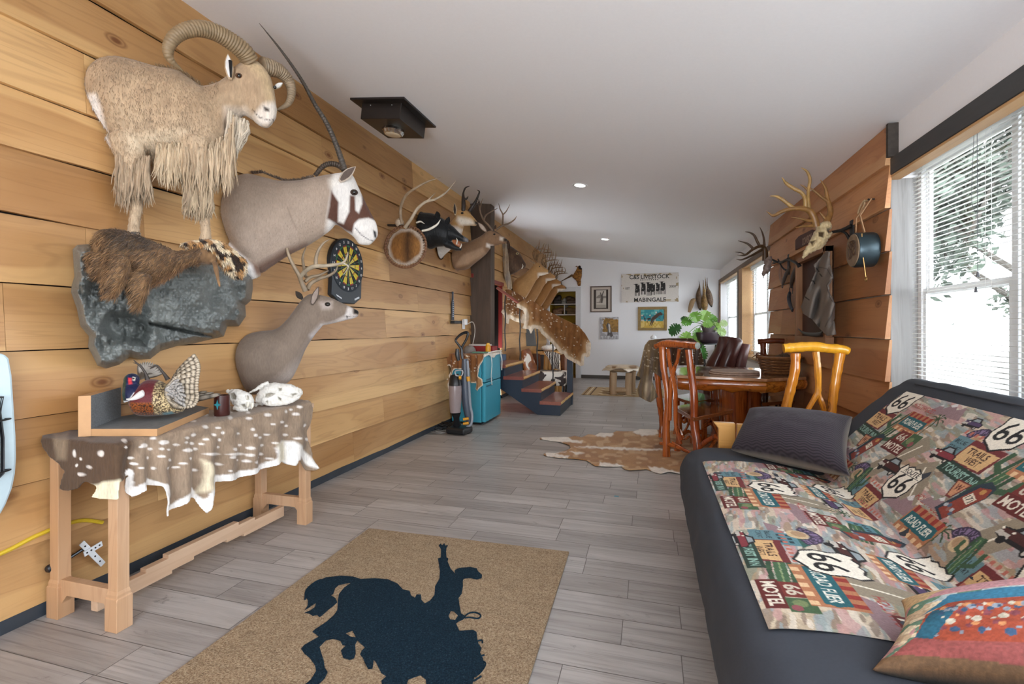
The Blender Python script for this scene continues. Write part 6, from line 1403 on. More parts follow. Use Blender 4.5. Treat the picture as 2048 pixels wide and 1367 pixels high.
lump('leather_gear', 'dark leather gear at the left of the top closet shelf', 'leather gear', ax0 + .16, shz[0], .22, .22, '#2f2620', 1)
lump('grey_duffel', 'grey-white bag in the middle of the top closet shelf', 'bag', cxm - .02, shz[0], .13, .14, '#8d8a82', 2)
lump('brown_saddlebag', 'long dark brown bag filling the right of the top closet shelf', 'bag', ax1 - .16, shz[0], .28, .19, '#4c3a28', 3)
lump('folded_blanket', 'folded tan blankets on the left of the middle closet shelf', 'blanket', ax0 + .16, shz[1], .26, .17, '#7d5b40', 4)
lump('wicker_hamper', 'brown basket on the right of the middle closet shelf', 'basket', ax1 - .17, shz[1], .24, .17, '#6e5636', 5)
lump('green_pouch', 'dark green pouch on the right of the lowest visible closet shelf', 'bag', ax1 - .15, shz[2], .22, .13, '#37402f', 6)
b = B(); b.lathe([(.001, 0), (.025, 0), (.025, .09), (.012, .12), (.012, .15), (.001, .15)], (cxm, yb0 + .1, shz[2] + .001), 14); tag(build('oil_bottle', b, plain('amber_bottle', '#7c5a2a', .3)), 'small amber bottle in the middle of the lowest visible closet shelf', 'bottle')
# ================================================================ BACK WALL AND FAR CORNER
Yw = YB - .001
def rectpx(x0, y0, x1, y1, Y=None):
    a = atY(x0, y0, Y or Yw); c = atY(x1, y1, Y or Yw); return a.x, c.x, c.z, a.z
RX, UZ = Vector((1, 0, 0)), Vector((0, 0, 1))
# livestock sign
x0, x1, z0, z1_ = rectpx(1243, 548, 1357, 603); W_, H_ = x1 - x0, z1_ - z0
t = thing('livestock_sign', 'distressed white wooden sign with black lettering and a row of cattle on the back wall', 'sign', ((x0 + x1) / 2, Yw - .02, z0))
b = B(); b.box((x0, Yw - .035, z0), (x1, Yw, z1_)); build('board', b, M('distressed_board', '#c8c0b8', .7, .12, 30, .3), t, smooth=False, bevel=.004)
cv = Canvas(W_, H_, .006, lin('#d9d2ca')); k = '#26221f'; U = W_; G = cv.grid().reshape(-1, 2)
nz = vnoise(G, 14, 2); edge = np.minimum(np.minimum(G[:, 0], W_ - G[:, 0]), np.minimum(G[:, 1], H_ - G[:, 1])); Cf = cv.C.reshape(-1, 3); m = (nz > .62) & (edge < .06); Cf[m] = np.array(lin('#a89472')); cv.C = Cf.reshape(cv.C.shape)
sx = lambda x: (x - 705) / (1680 - 705) * W_; sy = lambda y: (620 - y) / (620 - 165) * H_
cv.at(0, 0)
def stx(s_, x, y, w, h): lettering('painted_letters', s_, (x0 + x, Yw - .0365, z0 + y), RX, UZ, w, h, plain('black_lettering', k, .6), t, .0005)
for i in range(9): cv.rect(sx(1035 + 36 * i), sy(275), sx(1050 + 36 * i), sy(262), k)
for i, (cx_, top, bot, s_) in enumerate(((965, 320, 520, 1.05), (1070, 300, 500, 1), (1165, 300, 520, 1.05), (1235, 320, 510, .9), (1318, 315, 500, .85), (1400, 292, 500, 1.1))):
    X = sx(cx_); w = .072 * s_; T, Bt = sy(top), sy(bot); hh = T - Bt
    cv.poly([(X - w * .35, T - .01), (X + w * .35, T - .01), (X + w * .28, T - hh * .3), (X + w * .14, T - hh * .42), (X - w * .14, T - hh * .42), (X - w * .28, T - hh * .3)], k)
    cv.poly([(X - w * .9, T - .02), (X - w * .3, T - .035), (X - w * .3, T - .015)], k); cv.poly([(X + w * .9, T - .02), (X + w * .3, T - .035), (X + w * .3, T - .015)], k)
    cv.poly([(X - w * .2, T - hh * .2), (X + w * 1.0, T - hh * .12), (X + w * 1.05, T - hh * .6), (X + w * .4, T - hh * .75), (X - w * .45, T - hh * .7)], k)
    for dx in (-.4, -.05, .5, .85): cv.rect(X + w * dx, Bt, X + w * (dx + .2), T - hh * .6, k)
    cv.disc(X + w * .1, T - hh * .5, .014, '#8a8580'); cv.disc(X, T - hh * .33, .008, '#55504c')
canvas_panel('painted_face', cv, (x0, Yw - .0352, z0), RX, UZ, M('sign_paint', None, .7, .06, 40, .1), t)
stx('C&S LIVESTOCK', sx(1188), sy(220), sx(1530) - sx(845), .10); stx('MABINGALE', sx(1198), sy(582), sx(1470) - sx(925), .10); stx('EST', sx(815), sy(398), .10, .055); stx('2007', sx(1585), sy(380), .17, .055)
def framed(name, label, cat, px, frame, mats, fw, cvs, mat_w=0, tilt=0, cornersw=None):
    x0, x1, z0, z1_ = rectpx(*px); t = thing(name, label, cat, ((x0 + x1) / 2, Yw - .015, z0)); W_, H_ = x1 - x0, z1_ - z0
    if fw:
        for bx in (((x0, z0), (x1, z0 + fw)), ((x0, z1_ - fw), (x1, z1_)), ((x0, z0 + fw), (x0 + fw, z1_ - fw)), ((x1 - fw, z0 + fw), (x1, z1_ - fw))):
            b = B(); b.box((bx[0][0], Yw - .035, bx[0][1]), (bx[1][0], Yw, bx[1][1])); build('frame_bar', b, frame, t, smooth=False, bevel=.003)
    if mat_w:
        b = B(); b.box((x0 + fw, Yw - .018, z0 + fw), (x1 - fw, Yw - .002, z1_ - fw)); build('mat_board', b, mats, t, smooth=False)
    w = W_ - 2 * fw - 2 * mat_w; h = H_ - 2 * fw - 2 * mat_w; cv = Canvas(w, h, .006, lin('#cfc8bd')); cvs(cv, w, h)
    if not mat_w: b = B(); b.box((x0 + fw, Yw - .02, z0 + fw), (x1 - fw, Yw - .001, z1_ - fw)); build('backing', b, mats, t, smooth=False)
    canvas_panel('picture', cv, (x0 + fw + mat_w, Yw - .021, z0 + fw + mat_w), RX, UZ, M('picture_print', None, .6, .05, 50, .03), t)
    return t
def art1(cv, w, h):
    d = '#3c2f28'; cv.C[:] = lin(d); cv.at(0, 0, 0, w, h); p = '#c9c1b6'; g = '#8a8178'; cv.rect(.16, .05, .86, .97, p); cv.poly([(.18, .62), (.4, .75), (.52, .66), (.85, .66), (.85, .55), (.18, .55)], g)
    cv.poly([(.45, .3), (.6, .3), (.66, .55), (.62, .7), (.72, .9), (.66, .92), (.55, .72), (.48, .86), (.42, .84), (.5, .6)], '#57504a'); cv.poly([(.2, .35), (.4, .38), (.4, .33), (.2, .31)], g); cv.rect(.18, .06, .84, .22, '#aaa196'); cv.poly([(.36, .3), (.48, .62), (.5, .3)], g)
framed('sketch_picture', 'framed pen sketch of a rider in a pale mat, upper left on the back wall', 'picture', (1181, 572.5, 1223.5, 624), plain('walnut_frame', '#5e4c40', .5), plain('cream_mat', '#ccc0b4', .8), .028, art1, mat_w=.055)
def art2(cv, w, h):
    cv.C[:] = lin('#a5a3a6'); G = cv.grid().reshape(-1, 2); C = cv.C.reshape(-1, 3); n = vnoise(G, 30, 1); up = (G[:, 1] > h * .33) & (G[:, 0] > w * (.12 + .1 * n)) & (G[:, 1] < h * (.98 - .1 * n)); C[up] = np.where((n[up] > .5)[:, None], A('#a87f3c'), A('#8c6a35')); C[~up & (n > .6)] = A('#c9c8cb'); cv.C = C.reshape(cv.C.shape)
    cv.at(0, 0, 0, w, h); cv.poly([(.32, .62), (.42, .75), (.55, .68), (.6, .4), (.72, .15), (.6, .12), (.5, .2), (.38, .14), (.42, .4)], '#5c5653'); cv.poly([(.45, .7), (.55, .66), (.56, .3), (.48, .3)], '#c9c3bd'); cv.line([(.4, .2), (.66, .1)], .02, '#3c3836')
framed('canvas_print', 'small unframed canvas of an animal before golden leaves, lower left on the back wall', 'picture', (1200.5, 634, 1237, 678), plain('canvas_edge', '#8d8a8c', .8), plain('canvas_edge', '#8d8a8c', .8), 0, art2)
def art3(cv, w, h):
    cv.C[:] = lin('#2f8f95'); G = cv.grid().reshape(-1, 2); C = cv.C.reshape(-1, 3); n = vnoise(G, 26, 3); C[G[:, 1] < h * .36] = A('#c9a544'); C[(G[:, 1] < h * .36) & (n > .55)] = A('#dcc070'); mid = (G[:, 1] > h * .36) & (G[:, 1] < h * .72); C[mid & (n > .5)] = A('#27647a'); C[mid & (n > .68)] = A('#c5c2b2'); C[(G[:, 1] > h * .72) & (n > .6)] = A('#5fb0ac'); cv.C = C.reshape(cv.C.shape)
    cv.at(0, 0, 0, w, h); d = '#4a3322'; cv.poly([(.42, .42), (.5, .58), (.72, .80), (.86, .86), (.95, .74), (.9, .68), (.8, .66), (.68, .52), (.56, .42), (.46, .36)], d); cv.poly([(.45, .44), (.5, .36), (.40, .10), (.37, .1)], d); cv.poly([(.52, .42), (.57, .38), (.48, .12), (.44, .12)], d)
    cv.poly([(.28, .52), (.42, .56), (.42, .45), (.3, .42)], '#2b221c'); cv.poly([(.13, .45), (.17, .62), (.22, .45)], '#2b2a26'); cv.poly([(.62, .8), (.66, .92), (.7, .8)], '#d9d6cc'); cv.line([(.3, .42), (.29, .28)], .02, '#2b221c'); cv.line([(.72, .56), (.86, .46)], .025, d)
framed('horse_painting', 'gold-framed painting of a bucking horse under a turquoise sky on the back wall', 'picture', (1276, 613.5, 1334, 660.5), M('gilt_frame', '#8f7440', .5, .2, 20, .2), plain('linen_mat', '#9c8f74', .8), .065, art3)
# mounted bird and hanging bundle
z14 = lambda x, y: (970 + x / 8.04, 450 + y / 8.04); pb = PL(-1.8, YB - .09, 0)
t = thing('pheasant_wall_mount', 'long-tailed brown bird mounted on the back wall above the closet doorway', 'bird mount', pb.at(*z14(1520, 980)))
b = B(); body(b, pb, [(1490, 660, 1560, 690, .03), (1465, 720, 1560, 740, .05), (1420, 790, 1555, 830, .06), (1400, 830, 1540, 880, .05), (1470, 900, 1545, 905, .035), (1490, 970, 1540, 972, .015)], tr=z14); b.ball(pb.at(*z14(1520, 670)), .035, 10, 8)
bar(b, pb, [(1480, 660, 0), (1450, 668, -.01)], [.02, .004], tr=z14)
def bc(co):
    P = pb.proj(co); C = np.tile(A('#9c6a30'), (len(P), 1)); C = mixc(C, np.clip((vnoise(P, .6, 1) - .5) / .1, 0, 1) * .7, A('#4f331c')); return mixc(C, soft(P, [z14(*p) for p in [(1500, 650), (1570, 660), (1560, 720), (1510, 710)]], .8), A('#221813'))
organic('body', b, hair_fine, t, vox=.008, it=1, paint=bc)
b = B(); bar(b, pb, [(1410, 800, -.01), (1300, 860, -.02), (1220, 905, -.02), (1150, 940, -.02)], [.03, .014, .008, .002], tr=z14, col=lin('#5d4630')); build('tail', b, hair_fine, t)
z15 = lambda x, y: (1340 + x / 7.195, 530 + y / 7.195); pb2 = PL(1.1, YB - .10, 0)
t = thing('bird_bundle', 'bundle of brown game birds hanging tails up on the back wall near the corner', 'bird mount', pb2.at(*z15(500, 680)))
for i, (L_, rd, wd) in enumerate((([(405, 170), (425, 290), (410, 400), (415, 480), (430, 600), (435, 650)], [.003, .012, .05, .07, .05, .012], '#5c4630'), ([(480, 215), (480, 330), (490, 420), (495, 540), (500, 620), (492, 675)], [.006, .016, .035, .075, .06, .014], '#8a6a3c'), ([(535, 140), (535, 300), (555, 400), (575, 500), (590, 560), (600, 605)], [.003, .018, .06, .07, .045, .012], '#6f5a48'), ([(505, 150), (512, 260), (498, 420), (470, 500), (450, 580)], [.003, .012, .018, .02, .01], '#a98a55'))):
    b = B(); P_ = [pb2.at(*z15(x, y), -.03 * (i % 2)) for x, y in L_]; b.tube(P_, rd, 12, sub=4)
    cl = wd; o = organic('bird', b, fur('feathering', 160), t, vox=.008, it=1, paint=lambda co, cl=cl: mixc(mixc(np.tile(A(cl), (len(co), 1)), np.clip((vnoise(co, 60, 3) - .5) / .1, 0, 1) * .6, A('#3a2818')), np.clip((P_[-1].z + .05 - co[:, 2]) / .02, 0, 1), A('#1c2420')))
b = B(); b.tube([pb2.at(*z15(x, y), -.02) for x, y in ((370, 500), (330, 510), (300, 590), (275, 680))], [.03, .055, .055, .03], 10, sub=3, flat=((0, 1, 0), .35), col=lin('#8d7355')); build('wing', b, hair_fine, t)
b = B(); b.tube([pb2.at(*z15(475, 215), 0), pb2.at(*z15(475, 215), .095)], .006, 6); build('hanging_nail', b, blk, t)
# monstera on stand
Yp = 9.3; cp = atY(1418, 690, Yp); cx_, ztop = cp.x, atY(1424, 686, Yp).z
t = thing('plant_stand', 'black metal plant stand holding the wide dark planter by the far window', 'stand', (cx_, Yp, 0))
b = B(); b.lathe([(.001, ztop - .02), (.2, ztop - .02), (.2, ztop), (.001, ztop)], (cx_, Yp, 0), 24); build('stand_top', b, blk, t)
for a in (.5, 2.1, 3.7, 5.3): b = B(); b.tube([(cx_ + .2 * math.cos(a), Yp + .2 * math.sin(a), 0), (cx_ + .1 * math.cos(a), Yp + .1 * math.sin(a), ztop * .5), (cx_ + .17 * math.cos(a), Yp + .17 * math.sin(a), ztop - .02)], .012, 8, sub=5); build('leg', b, blk, t)
px_m = 9.0 / 970; zw = atY(1424, 664, Yp).z
t = thing('planter', 'wide dark brown two-banded planter bowl on the black stand', 'planter', (cx_, Yp, ztop)); pot = plain('brown_glaze', '#41343a', .3)
b = B(); b.lathe([(.001, ztop + .001), (.15, ztop + .001), (.21, ztop + .06), (.22, ztop + .1), (.235, zw - .01), (.235, zw), (.21, zw), (.20, zw - .03), (.001, zw - .03)], (cx_, Yp, 0), 28, cap=False); build('bowl', b, pot, t, angle=30)
c2x = atY(1418, 660, Yp).x; zp1 = atY(1418, 651, Yp).z; t = thing('flower_pot', 'smaller grey-brown pot standing in the wide planter', 'pot', (c2x, Yp, zw - .03))
b = B(); b.lathe([(.001, zw - .028), (.10, zw - .028), (.125, zp1 - .03), (.135, zp1 - .03), (.135, zp1), (.12, zp1), (.115, zp1 - .02), (.001, zp1 - .02)], (c2x, Yp, 0), 24, cap=False); build('body', b, plain('taupe_pot', '#6a5f60', .5), t, angle=30)
def leaf_verts(c, L, ang, tilt, rg):
    """split monstera leaf"""
    u = Vector((math.cos(ang), 0, math.sin(ang))); side = Vector((-math.sin(ang), 0, math.cos(ang))); n = Vector((0, -1, 0)); n = (n + Vector((0, 0, tilt))).normalized(); pts = []
    for s_ in (1, -1):
        half = []
        for k in range(6):
            f = k / 6; w = L * .52 * math.sin(math.pi * (.12 + .80 * f)) ** .8
            half += [(f, w * .9), (f + .10, w), (f + .115, w * .30), (f + .15, w * .28)]
        half.append((1.0, 0)); pts.append([(f, w * s_) for f, w in half])
    o = [(0, 0)] + pts[0] + pts[1][::-1][1:]
    return [c + u * (L * (f - .1)) + side * w + Vector((0, -.25 * abs(w) * (1 + tilt), 0)) + Vector((0, .08 * L * f * f, -.15 * L * f * f)) for f, w in o]
leafM = M('monstera_leaf', None, .35, .15, 12, .05)
t = thing('monstera_plant', 'bright green split-leaf houseplant growing from the pot by the far window', 'plant', (c2x, Yp, zp1 - .02)); rg = R(12); base = Vector((c2x, Yp, zp1 - .02))
LV = [((1363, 655), .26, 3.6, '#2d5a2a'), ((1380, 668), .27, 4.3, '#7fae45'), ((1390, 675), .26, 5.0, '#8dba4e'), ((1385, 648), .22, 2.6, '#5f9a3a'), ((1398, 643), .26, 1.9, '#74a843'), ((1410, 640), .26, 1.2, '#8ab653'), ((1420, 645), .24, .8, '#5f9338'), ((1428, 655), .2, .2, '#9cc266'), ((1400, 660), .22, 4.6, '#6ea23f'), ((1398, 690), .24, 5.3, '#55903a'), ((1407, 700), .22, 4.9, '#3f7d34'), ((1440, 662), .18, -.3, '#a4c57a'), ((1375, 643), .14, 2.2, '#3c5c3a'), ((1412, 652), .2, .5, '#7dac4a'), ((1445, 650), .16, .4, '#b0c98d')]
for (p, L, a, col) in LV:
    c = atY(p[0] - 4, p[1] - 2, Yp - .05 - rg.uniform(0, .18)); L *= .85
    b = B(); b.tube([base, base.lerp(c, .5) + Vector((0, 0, .08)), c], .006, 6, sub=4, col=lin('#5c8a3a')); build('stem', b, leafM, t)
    V_ = leaf_verts(c, L, a, rg.uniform(-.2, .5), rg); b = B(); m = len(V_); cen = c + Vector((math.cos(a), 0, math.sin(a))) * L * .35
    for dz in (0, .002):
        b.add([cen + Vector((0, -dz, 0))] + [v + Vector((0, -dz, 0)) for v in V_], [(0, i, i % m + 1) if dz else (0, i % m + 1, i) for i in range(1, m + 1)], 0, lin(col))
    build('leaf', b, leafM, t, smooth=False)
# white vase and glass plate behind the draped hide
for px, lab in ((1307, 'white scalloped jar on the console behind the draped chair, left one'), (1361, 'white scalloped jar on the console behind the draped chair, right one')):
    c = atY(px, 678, 10.6); t = thing('white_jar', lab, 'jar', c); zc = c.z; b = B(); b.lathe([(.001, 0), (.05, 0), (.065, .03), (.05, .07), (.02, .085), (.012, .10), (.001, .105)], c, 16); build('body', b, plain('milk_glass', '#e2e6e8', .2), t)
c = atY(1334, 679, 10.6); t = thing('console_table', 'low white console table in front of the back wall', 'table', (c.x, 10.6, 0))
b = B(); b.box((c.x - .36, 10.45, c.z - .035), (c.x + .36, 10.8, c.z - .002)); build('tabletop', b, plain('console_white', '#dadbdc', .4), t, smooth=False, bevel=.004)
for dx in (-.30, .30):
    for dy in (10.48, 10.77): b = B(); b.box((c.x + dx - .02, dy - .02, 0), (c.x + dx + .02, dy + .02, c.z - .036)); build('leg', b, plain('console_white', '#dadbdc', .4), t, smooth=False)
# log stool with hide
c0, c1 = atZ(1226, 791, 0), atZ(1256, 792, 0); pale = wood('peeled_log', lin('#a88a68'), lin('#bda180'), lin('#7d6245'), ax=2, knots=False, rough=.6)
cx_, cy_ = (c0.x + c1.x) / 2 + .02, 9.45; zs = atY(1240, 742, 9.3).z
t = thing('log_stool', 'rustic peeled-log stool with a pale hide seat on the small rug', 'stool', (cx_, cy_, 0))
for (x, y, r) in ((c0.x, 9.25, .062), (c1.x, 9.25, .058), (c0.x - .05, 9.7, .06), (c1.x + .06, 9.7, .06)): b = B(); b.tube([(x, y, .014), (x, y, zs * .5), (x + .01, y, zs - .02)], [r * 1.05, r, r], 14); build('leg', b, pale, t)
b = B(); b.tube([(c0.x, 9.25, .10), (c1.x, 9.25, .10)], .05, 10); build('stretcher', b, pale, t)
b = B(); b.ball((cx_, cy_, zs + .03), (.33, .32, .055), 22, 8); build('seat', b, M('rawhide_seat', '#9a8467', .7, .25, 12, .5, .01), t)
rg = R(4); ol = [(math.cos(a) * .40 * rg.uniform(.85, 1.2), math.sin(a) * .38 * rg.uniform(.85, 1.2)) for a in [2 * math.pi * k / 20 for k in range(20)]]
def hs(P): r = np.hypot(P[:, 0], P[:, 1]); return [(cx_ + x * (.9 if q > .33 else 1), cy_ + y * (.9 if q > .33 else 1), zs + .095 - .35 * max(0, q - .27) ** 1.0 * 1.6) for (x, y), q in zip(P, r)]
def hsc(P): C = np.tile(A('#b3a188'), (len(P), 1)); C = mixc(C, np.clip((vnoise(P, 9, 2) - .5) / .1, 0, 1), A('#7a5c3c')); return mixc(C, np.clip((np.hypot(P[:, 0], P[:, 1]) - .32) / .05, 0, 1) * np.clip((P[:, 0]) / .1, 0, 1), A('#e6dccd'))
tag(sheet('stool_hide', ol, .02, hs, hair, col=hsc, thick=.008, smoothit=1), 'pale mottled hide thrown over the log stool seat', 'hide')
# small patterned rug
cn = [atZ(1160, 792, 0), atZ(1286, 794, 0), atZ(1282, 770, 0), atZ(1185, 769, 0)]
y0_, y1_ = 9.1, 10.35; xA, xB = cn[0].x, .35; cvw, cvh = xB - xA, y1_ - y0_
cv = Canvas(cvw, cvh, .012, lin('#b39a74')); cv.at(0, 0)
for i, x in enumerate((.03, .09, .15, cvw - .15, cvw - .09, cvw - .03)): cv.rect(x, 0, x + .025, cvh, ['#6d4a30', '#d8cbb0', '#4c3425'][i % 3])
for i in range(7):
    for j in range(8): x = .25 + (cvw - .5) * (i + .5) / 7; y = cvh * (j + .5) / 8; cv.poly([(x - .05, y), (x, y + .045), (x + .05, y), (x, y - .045)], ['#8a6a48', '#d5c6a8'][(i + j) % 2])
t = thing('patterned_rug', 'small tan rug with brown stripes under the log stool', 'rug', ((xA + xB) / 2, (y0_ + y1_) / 2, 0))
b = B(); b.box((xA, y0_, .001), (xB, y1_, .009)); build('backing', b, plain('rug_backing', '#a58c68', .9), t, smooth=False)
canvas_panel('woven_pile', cv, (xA, y0_, .0095), RX, Vector((0, 1, 0)), M('rug_pile', None, .9, .12, 80, .3), t)
# leather recliner
lea = M('oxblood_leather', '#4a2621', .3, .15, 14, .35, .006, coat=.15)
Yr = 7.6; t = thing('recliner', 'dark red-brown leather recliner behind the dining table', 'armchair', (1.12, Yr, 0)); pr_ = PL(1.1, Yr, 0)
z16 = lambda x, y: (1380 + x / 5.697, 680 + y / 5.697)
b = B(); body(b, pr_, [(330, -40, 420, -45, .05), (315, 20, 470, 0, .10), (270, 120, 420, 110, .13), (180, 270, 380, 280, .14), (150, 420, 380, 430, .14)], tr=z16)
build('back_cushion', b, lea, t)
b = B(); body(b, pr_, [(400, -45, 560, -30, .05, -.02), (395, 20, 600, 20, .10, -.02), (350, 130, 560, 130, .14, -.02), (290, 260, 520, 260, .15, -.02), (260, 420, 520, 430, .15, -.02)], tr=z16); build('back_cushion', b, lea, t)
b = B(); body(b, pr_, [(560, 30, 690, 50, .05, .05), (520, 120, 670, 130, .12, .05), (470, 260, 640, 270, .14, .05), (440, 430, 620, 430, .14, .05)], tr=z16); build('side_wing', b, M('oxblood_leather_matte', '#5f3a36', .4, .12, 14, .3, .005), t)
b = B(); b.box((.84, Yr - .35, .08), (1.48, Yr + .35, .48)); build('seat', b, lea, t, bevel=.06, seg=4)
for xx in (.72, 1.42): b = B(); b.box((xx, Yr - .42, .06), (xx + .14, Yr + .38, .62)); build('armrest', b, lea, t, bevel=.06, seg=4)
b = B(); b.box((.8, Yr - .3, 0), (1.46, Yr + .3, .09)); build('base', b, blk, t, smooth=False)
# ================================================================ LOG DINING SET
logr = wood('red_cedar_log', lin('#94421a'), lin('#b45f28'), lin('#3e1508'), ax=2, knots=True, rough=.22, coat=.55, fine=1.6, sc=1.3, knotcol=lin('#2a0e06'))
logy = wood('honey_cedar_log', lin('#bf6f1e'), lin('#dd9a2e'), lin('#6e3310'), ax=2, knots=True, rough=.2, coat=.6, fine=1.2, sc=1.3, knotcol=lin('#4a1f0a'))
logg = M('golden_varnished_log', '#dda02a', .2, .12, 14, .15, stretch=(3, 3, .6), coat=.6)
logb = wood('dark_log', lin('#4e2415'), lin('#69341d'), lin('#1e0a05'), ax=2, rough=.25, coat=.4)
endg = M('pale_log_end', '#9aa29a', .5, .2, 30, .1); seatw = wood('varnished_seat', lin('#7d4425'), lin('#9a5a32'), lin('#3e1c0e'), ax=0, rough=.12, coat=.8)
def wob(P, rg, a=.006):
    out = []
    for i, p in enumerate(P): out.append(p if i in (0, len(P) - 1) else p + Vector((rg.uniform(-a, a), rg.uniform(-a, a), rg.uniform(-a, a) * .3)))
    return out
def logbar(pl, pts, rad, rg, n=11, sub=5, a=.005):
    P = wob([pl.at(p[0], p[1], p[2] if len(p) > 2 else 0) for p in pts], rg, a); q = cr([tuple(p) + (r,) for p, r in zip(P, rad)], sub)
    b = B(); b.tube([x[:3] for x in q], [max(.002, x[3] * (1 + rg.uniform(-.08, .08))) for x in q], n); return b
def ground(pl, px, y=0): p = pl.at(px, 800); return Vector((p.x, p.y, y))
def toz(p, z): return Vector((p.x, p.y, z))
def chair(label, pl, posts, rail, spind, seat_px, zs, m, mrail, low=None, seatm=None, depth=.42, frontlegs=True, seed=1, capm=None):
    rg = R(seed); pA = pl.at(posts[0][-1][0], posts[0][-1][1]); t = thing('log_chair', label, 'chair', (pA.x, pA.y, 0), 'log chairs around the dining table'); post_xy = []
    for P, r in posts:
        b = logbar(pl, P, r, rg); build('back_post', b, m, t)
    b = logbar(pl, rail[0], rail[1], rg, 14); build('top_rail', b, mrail, t)
    if capm: e = pl.at(*rail[0][-1][:2]); d = (e - pl.at(*rail[0][-2][:2])).normalized(); b = B(); b.lathe([(.001, .0), (rail[1][-1] * .92, 0), (rail[1][-1] * .8, .006), (.001, .006)], e + d * .001, 18, ax=d); build('cut_end', b, capm, t)
    for P, r in spind: build('branch_spindle', logbar(pl, P, r, rg, 8), m if not isinstance(mrail, tuple) else m, t)
    S = [atZ(x, y, zs) for x, y in seat_px]; b = B(); b.prism([p - Vector((0, 0, .035)) for p in S], (0, 0, .035)); build('seat', b, seatm or seatw, t, smooth=False, bevel=.006)
    cen = sum(S, Vector()) / len(S)
    for p in S[:4] if frontlegs else S[1:3]:
        q = p.lerp(cen, .22); b = B(); P = wob([toz(q, 0) + (q - cen) * .12, toz(q, zs * .35) + (q - cen) * .05, toz(q, zs * .7), toz(q, zs - .03)], rg, .012); b.tube(P, [.034, .030, .028, .026], 9, sub=4); build('leg', b, m, t)
    for i in range(4):
        p, q = S[i].lerp(cen, .24), S[(i + 1) % 4].lerp(cen, .24); h = zs * (.32 + .12 * (i % 2)); b = B(); b.tube(wob([toz(p, h), toz(p.lerp(q, .35), h + .05), toz(p.lerp(q, .7), h - .03), toz(q, h + .04)], rg, .02), [.014, .018, .015, .013], 7, sub=4); build('branch_brace', b, m, t)
        b = B(); b.tube(wob([toz(p, h + .02), toz(p.lerp(q, .25), h + .1), toz(p.lerp(q, .5), zs - .04)], rg, .015), [.013, .012, .010], 7, sub=4); build('branch_brace', b, m, t)
    if low: 
        for P, r in low: build('branch_stretcher', logbar(pl, P, r, rg, 9), m, t)
    return t
# table
TZ = .77; TP = [(.27, 5.22), (1.07, 5.08), (1.49, 5.40), (1.50, 6.10), (1.20, 6.50), (.62, 6.55), (.34, 6.25), (.27, 5.80)]
topm = NT('varnished_table_top'); n_ = topm.noise(topm.co((1.2, 7, 1)), 2.2, 4, .6, .8); topm.l(topm.ramp(n_, [(.3, lin('#9a6a48')), (.7, lin('#c39873'))]), topm.b.inputs['Base Color']); topm.b.inputs['Roughness'].default_value = .12; topm.b.inputs['Coat Weight'].default_value = .8; topm.b.inputs['Coat Roughness'].default_value = .05
t = thing('dining_table', 'eight-sided varnished log dining table with thick bark-edged top on a log pedestal', 'table', (.88, 5.8, 0))
b = B(); b.prism([Vector((x, y, TZ - .03)) for x, y in TP], (0, 0, .03)); build('tabletop', b, topm.m, t, smooth=False, bevel=.006)
tc = Vector((.88, 5.8, 0)); edge = wood('bark_edge_log', lin('#a5571a'), lin('#c47c2a'), lin('#4a1e0a'), ax=0, rough=.22, coat=.5, fine=1.5, sc=1.3)
for i in range(8):
    p, q = Vector((*TP[i], 0)), Vector((*TP[(i + 1) % 8], 0)); d = (q - p); L = d.length; d.normalize(); o = Vector((d.y, -d.x, 0)); rg = R(i + 20); rs = []
    for k in range(9):
        c_ = p + d * L * k / 8; w = .012 * rg.uniform(-1, 1); h = .13 + .018 * rg.uniform(-1, 1); sh = .10
        rs.append([c_ + o * (a_ + w) - (c_ - tc).normalized() * 0 + Vector((0, 0, TZ + z_)) for a_, z_ in ((-sh, -.031), (-.002, -.031), (.012, -.05), (.014, -.08), (-.005, -h), (-.05, -h - .01), (-sh, -h + .01))])
    rs = [[v.lerp(Vector((tc.x, tc.y, v.z)), .02) for v in r] for r in rs]
    b = B(); b.rings(rs); build('log_apron', b, edge, t, angle=60)
for j, (x, y, r) in enumerate(((.86, 5.62, .15), (1.06, 5.86, .13), (.78, 5.95, .11))):
    b = B(); rg = R(j); b.tube([(x + rg.uniform(-.01, .01), y, z) for z in (0, .12, .3, .5, .66)], [r * 1.15, r, r * .93, r * .97, r * 1.05], 16, sub=4); build('pedestal_log', b, logr, t)
# chairs
pl = PL(.158, 4.91, -50)
chair('red log chair nearest the camera at the left of the table', pl,
      [([(1325, 693), (1328, 735), (1335, 790), (1334, 850), (1333, 914)], [.036, .033, .032, .033, .036]), ([(1377, 699), (1381, 740), (1387, 790), (1388, 850), (1396, 890), (1393, 926)], [.032, .032, .033, .034, .040, .040])],
      ([(1312, 692), (1330, 687), (1360, 688), (1395, 691)], [.026, .036, .034, .034]),
      [([(1336, 697), (1340, 730), (1346, 760), (1350, 790), (1352, 850), (1362, 888)], [.018, .018, .022, .022, .018, .016]), ([(1359, 697), (1354, 722), (1346, 745), (1341, 790), (1340, 840)], [.018, .016, .022, .018, .016]), ([(1350, 800), (1352, 845), (1364, 880)], [.016, .015, .014])],
      [(1347, 812), (1410, 801), (1467, 819), (1388, 835)], .46, logr, logr, low=[([(1321, 886), (1345, 890), (1368, 899), (1385, 906)], [.018, .020, .016, .013]), ([(1345, 884), (1358, 892), (1378, 903)], [.012, .012, .010]), ([(1396, 895), (1415, 880), (1432, 872)], [.026, .022, .02])], seed=3, capm=endg)
pl = PL(.10, 5.66, 48)
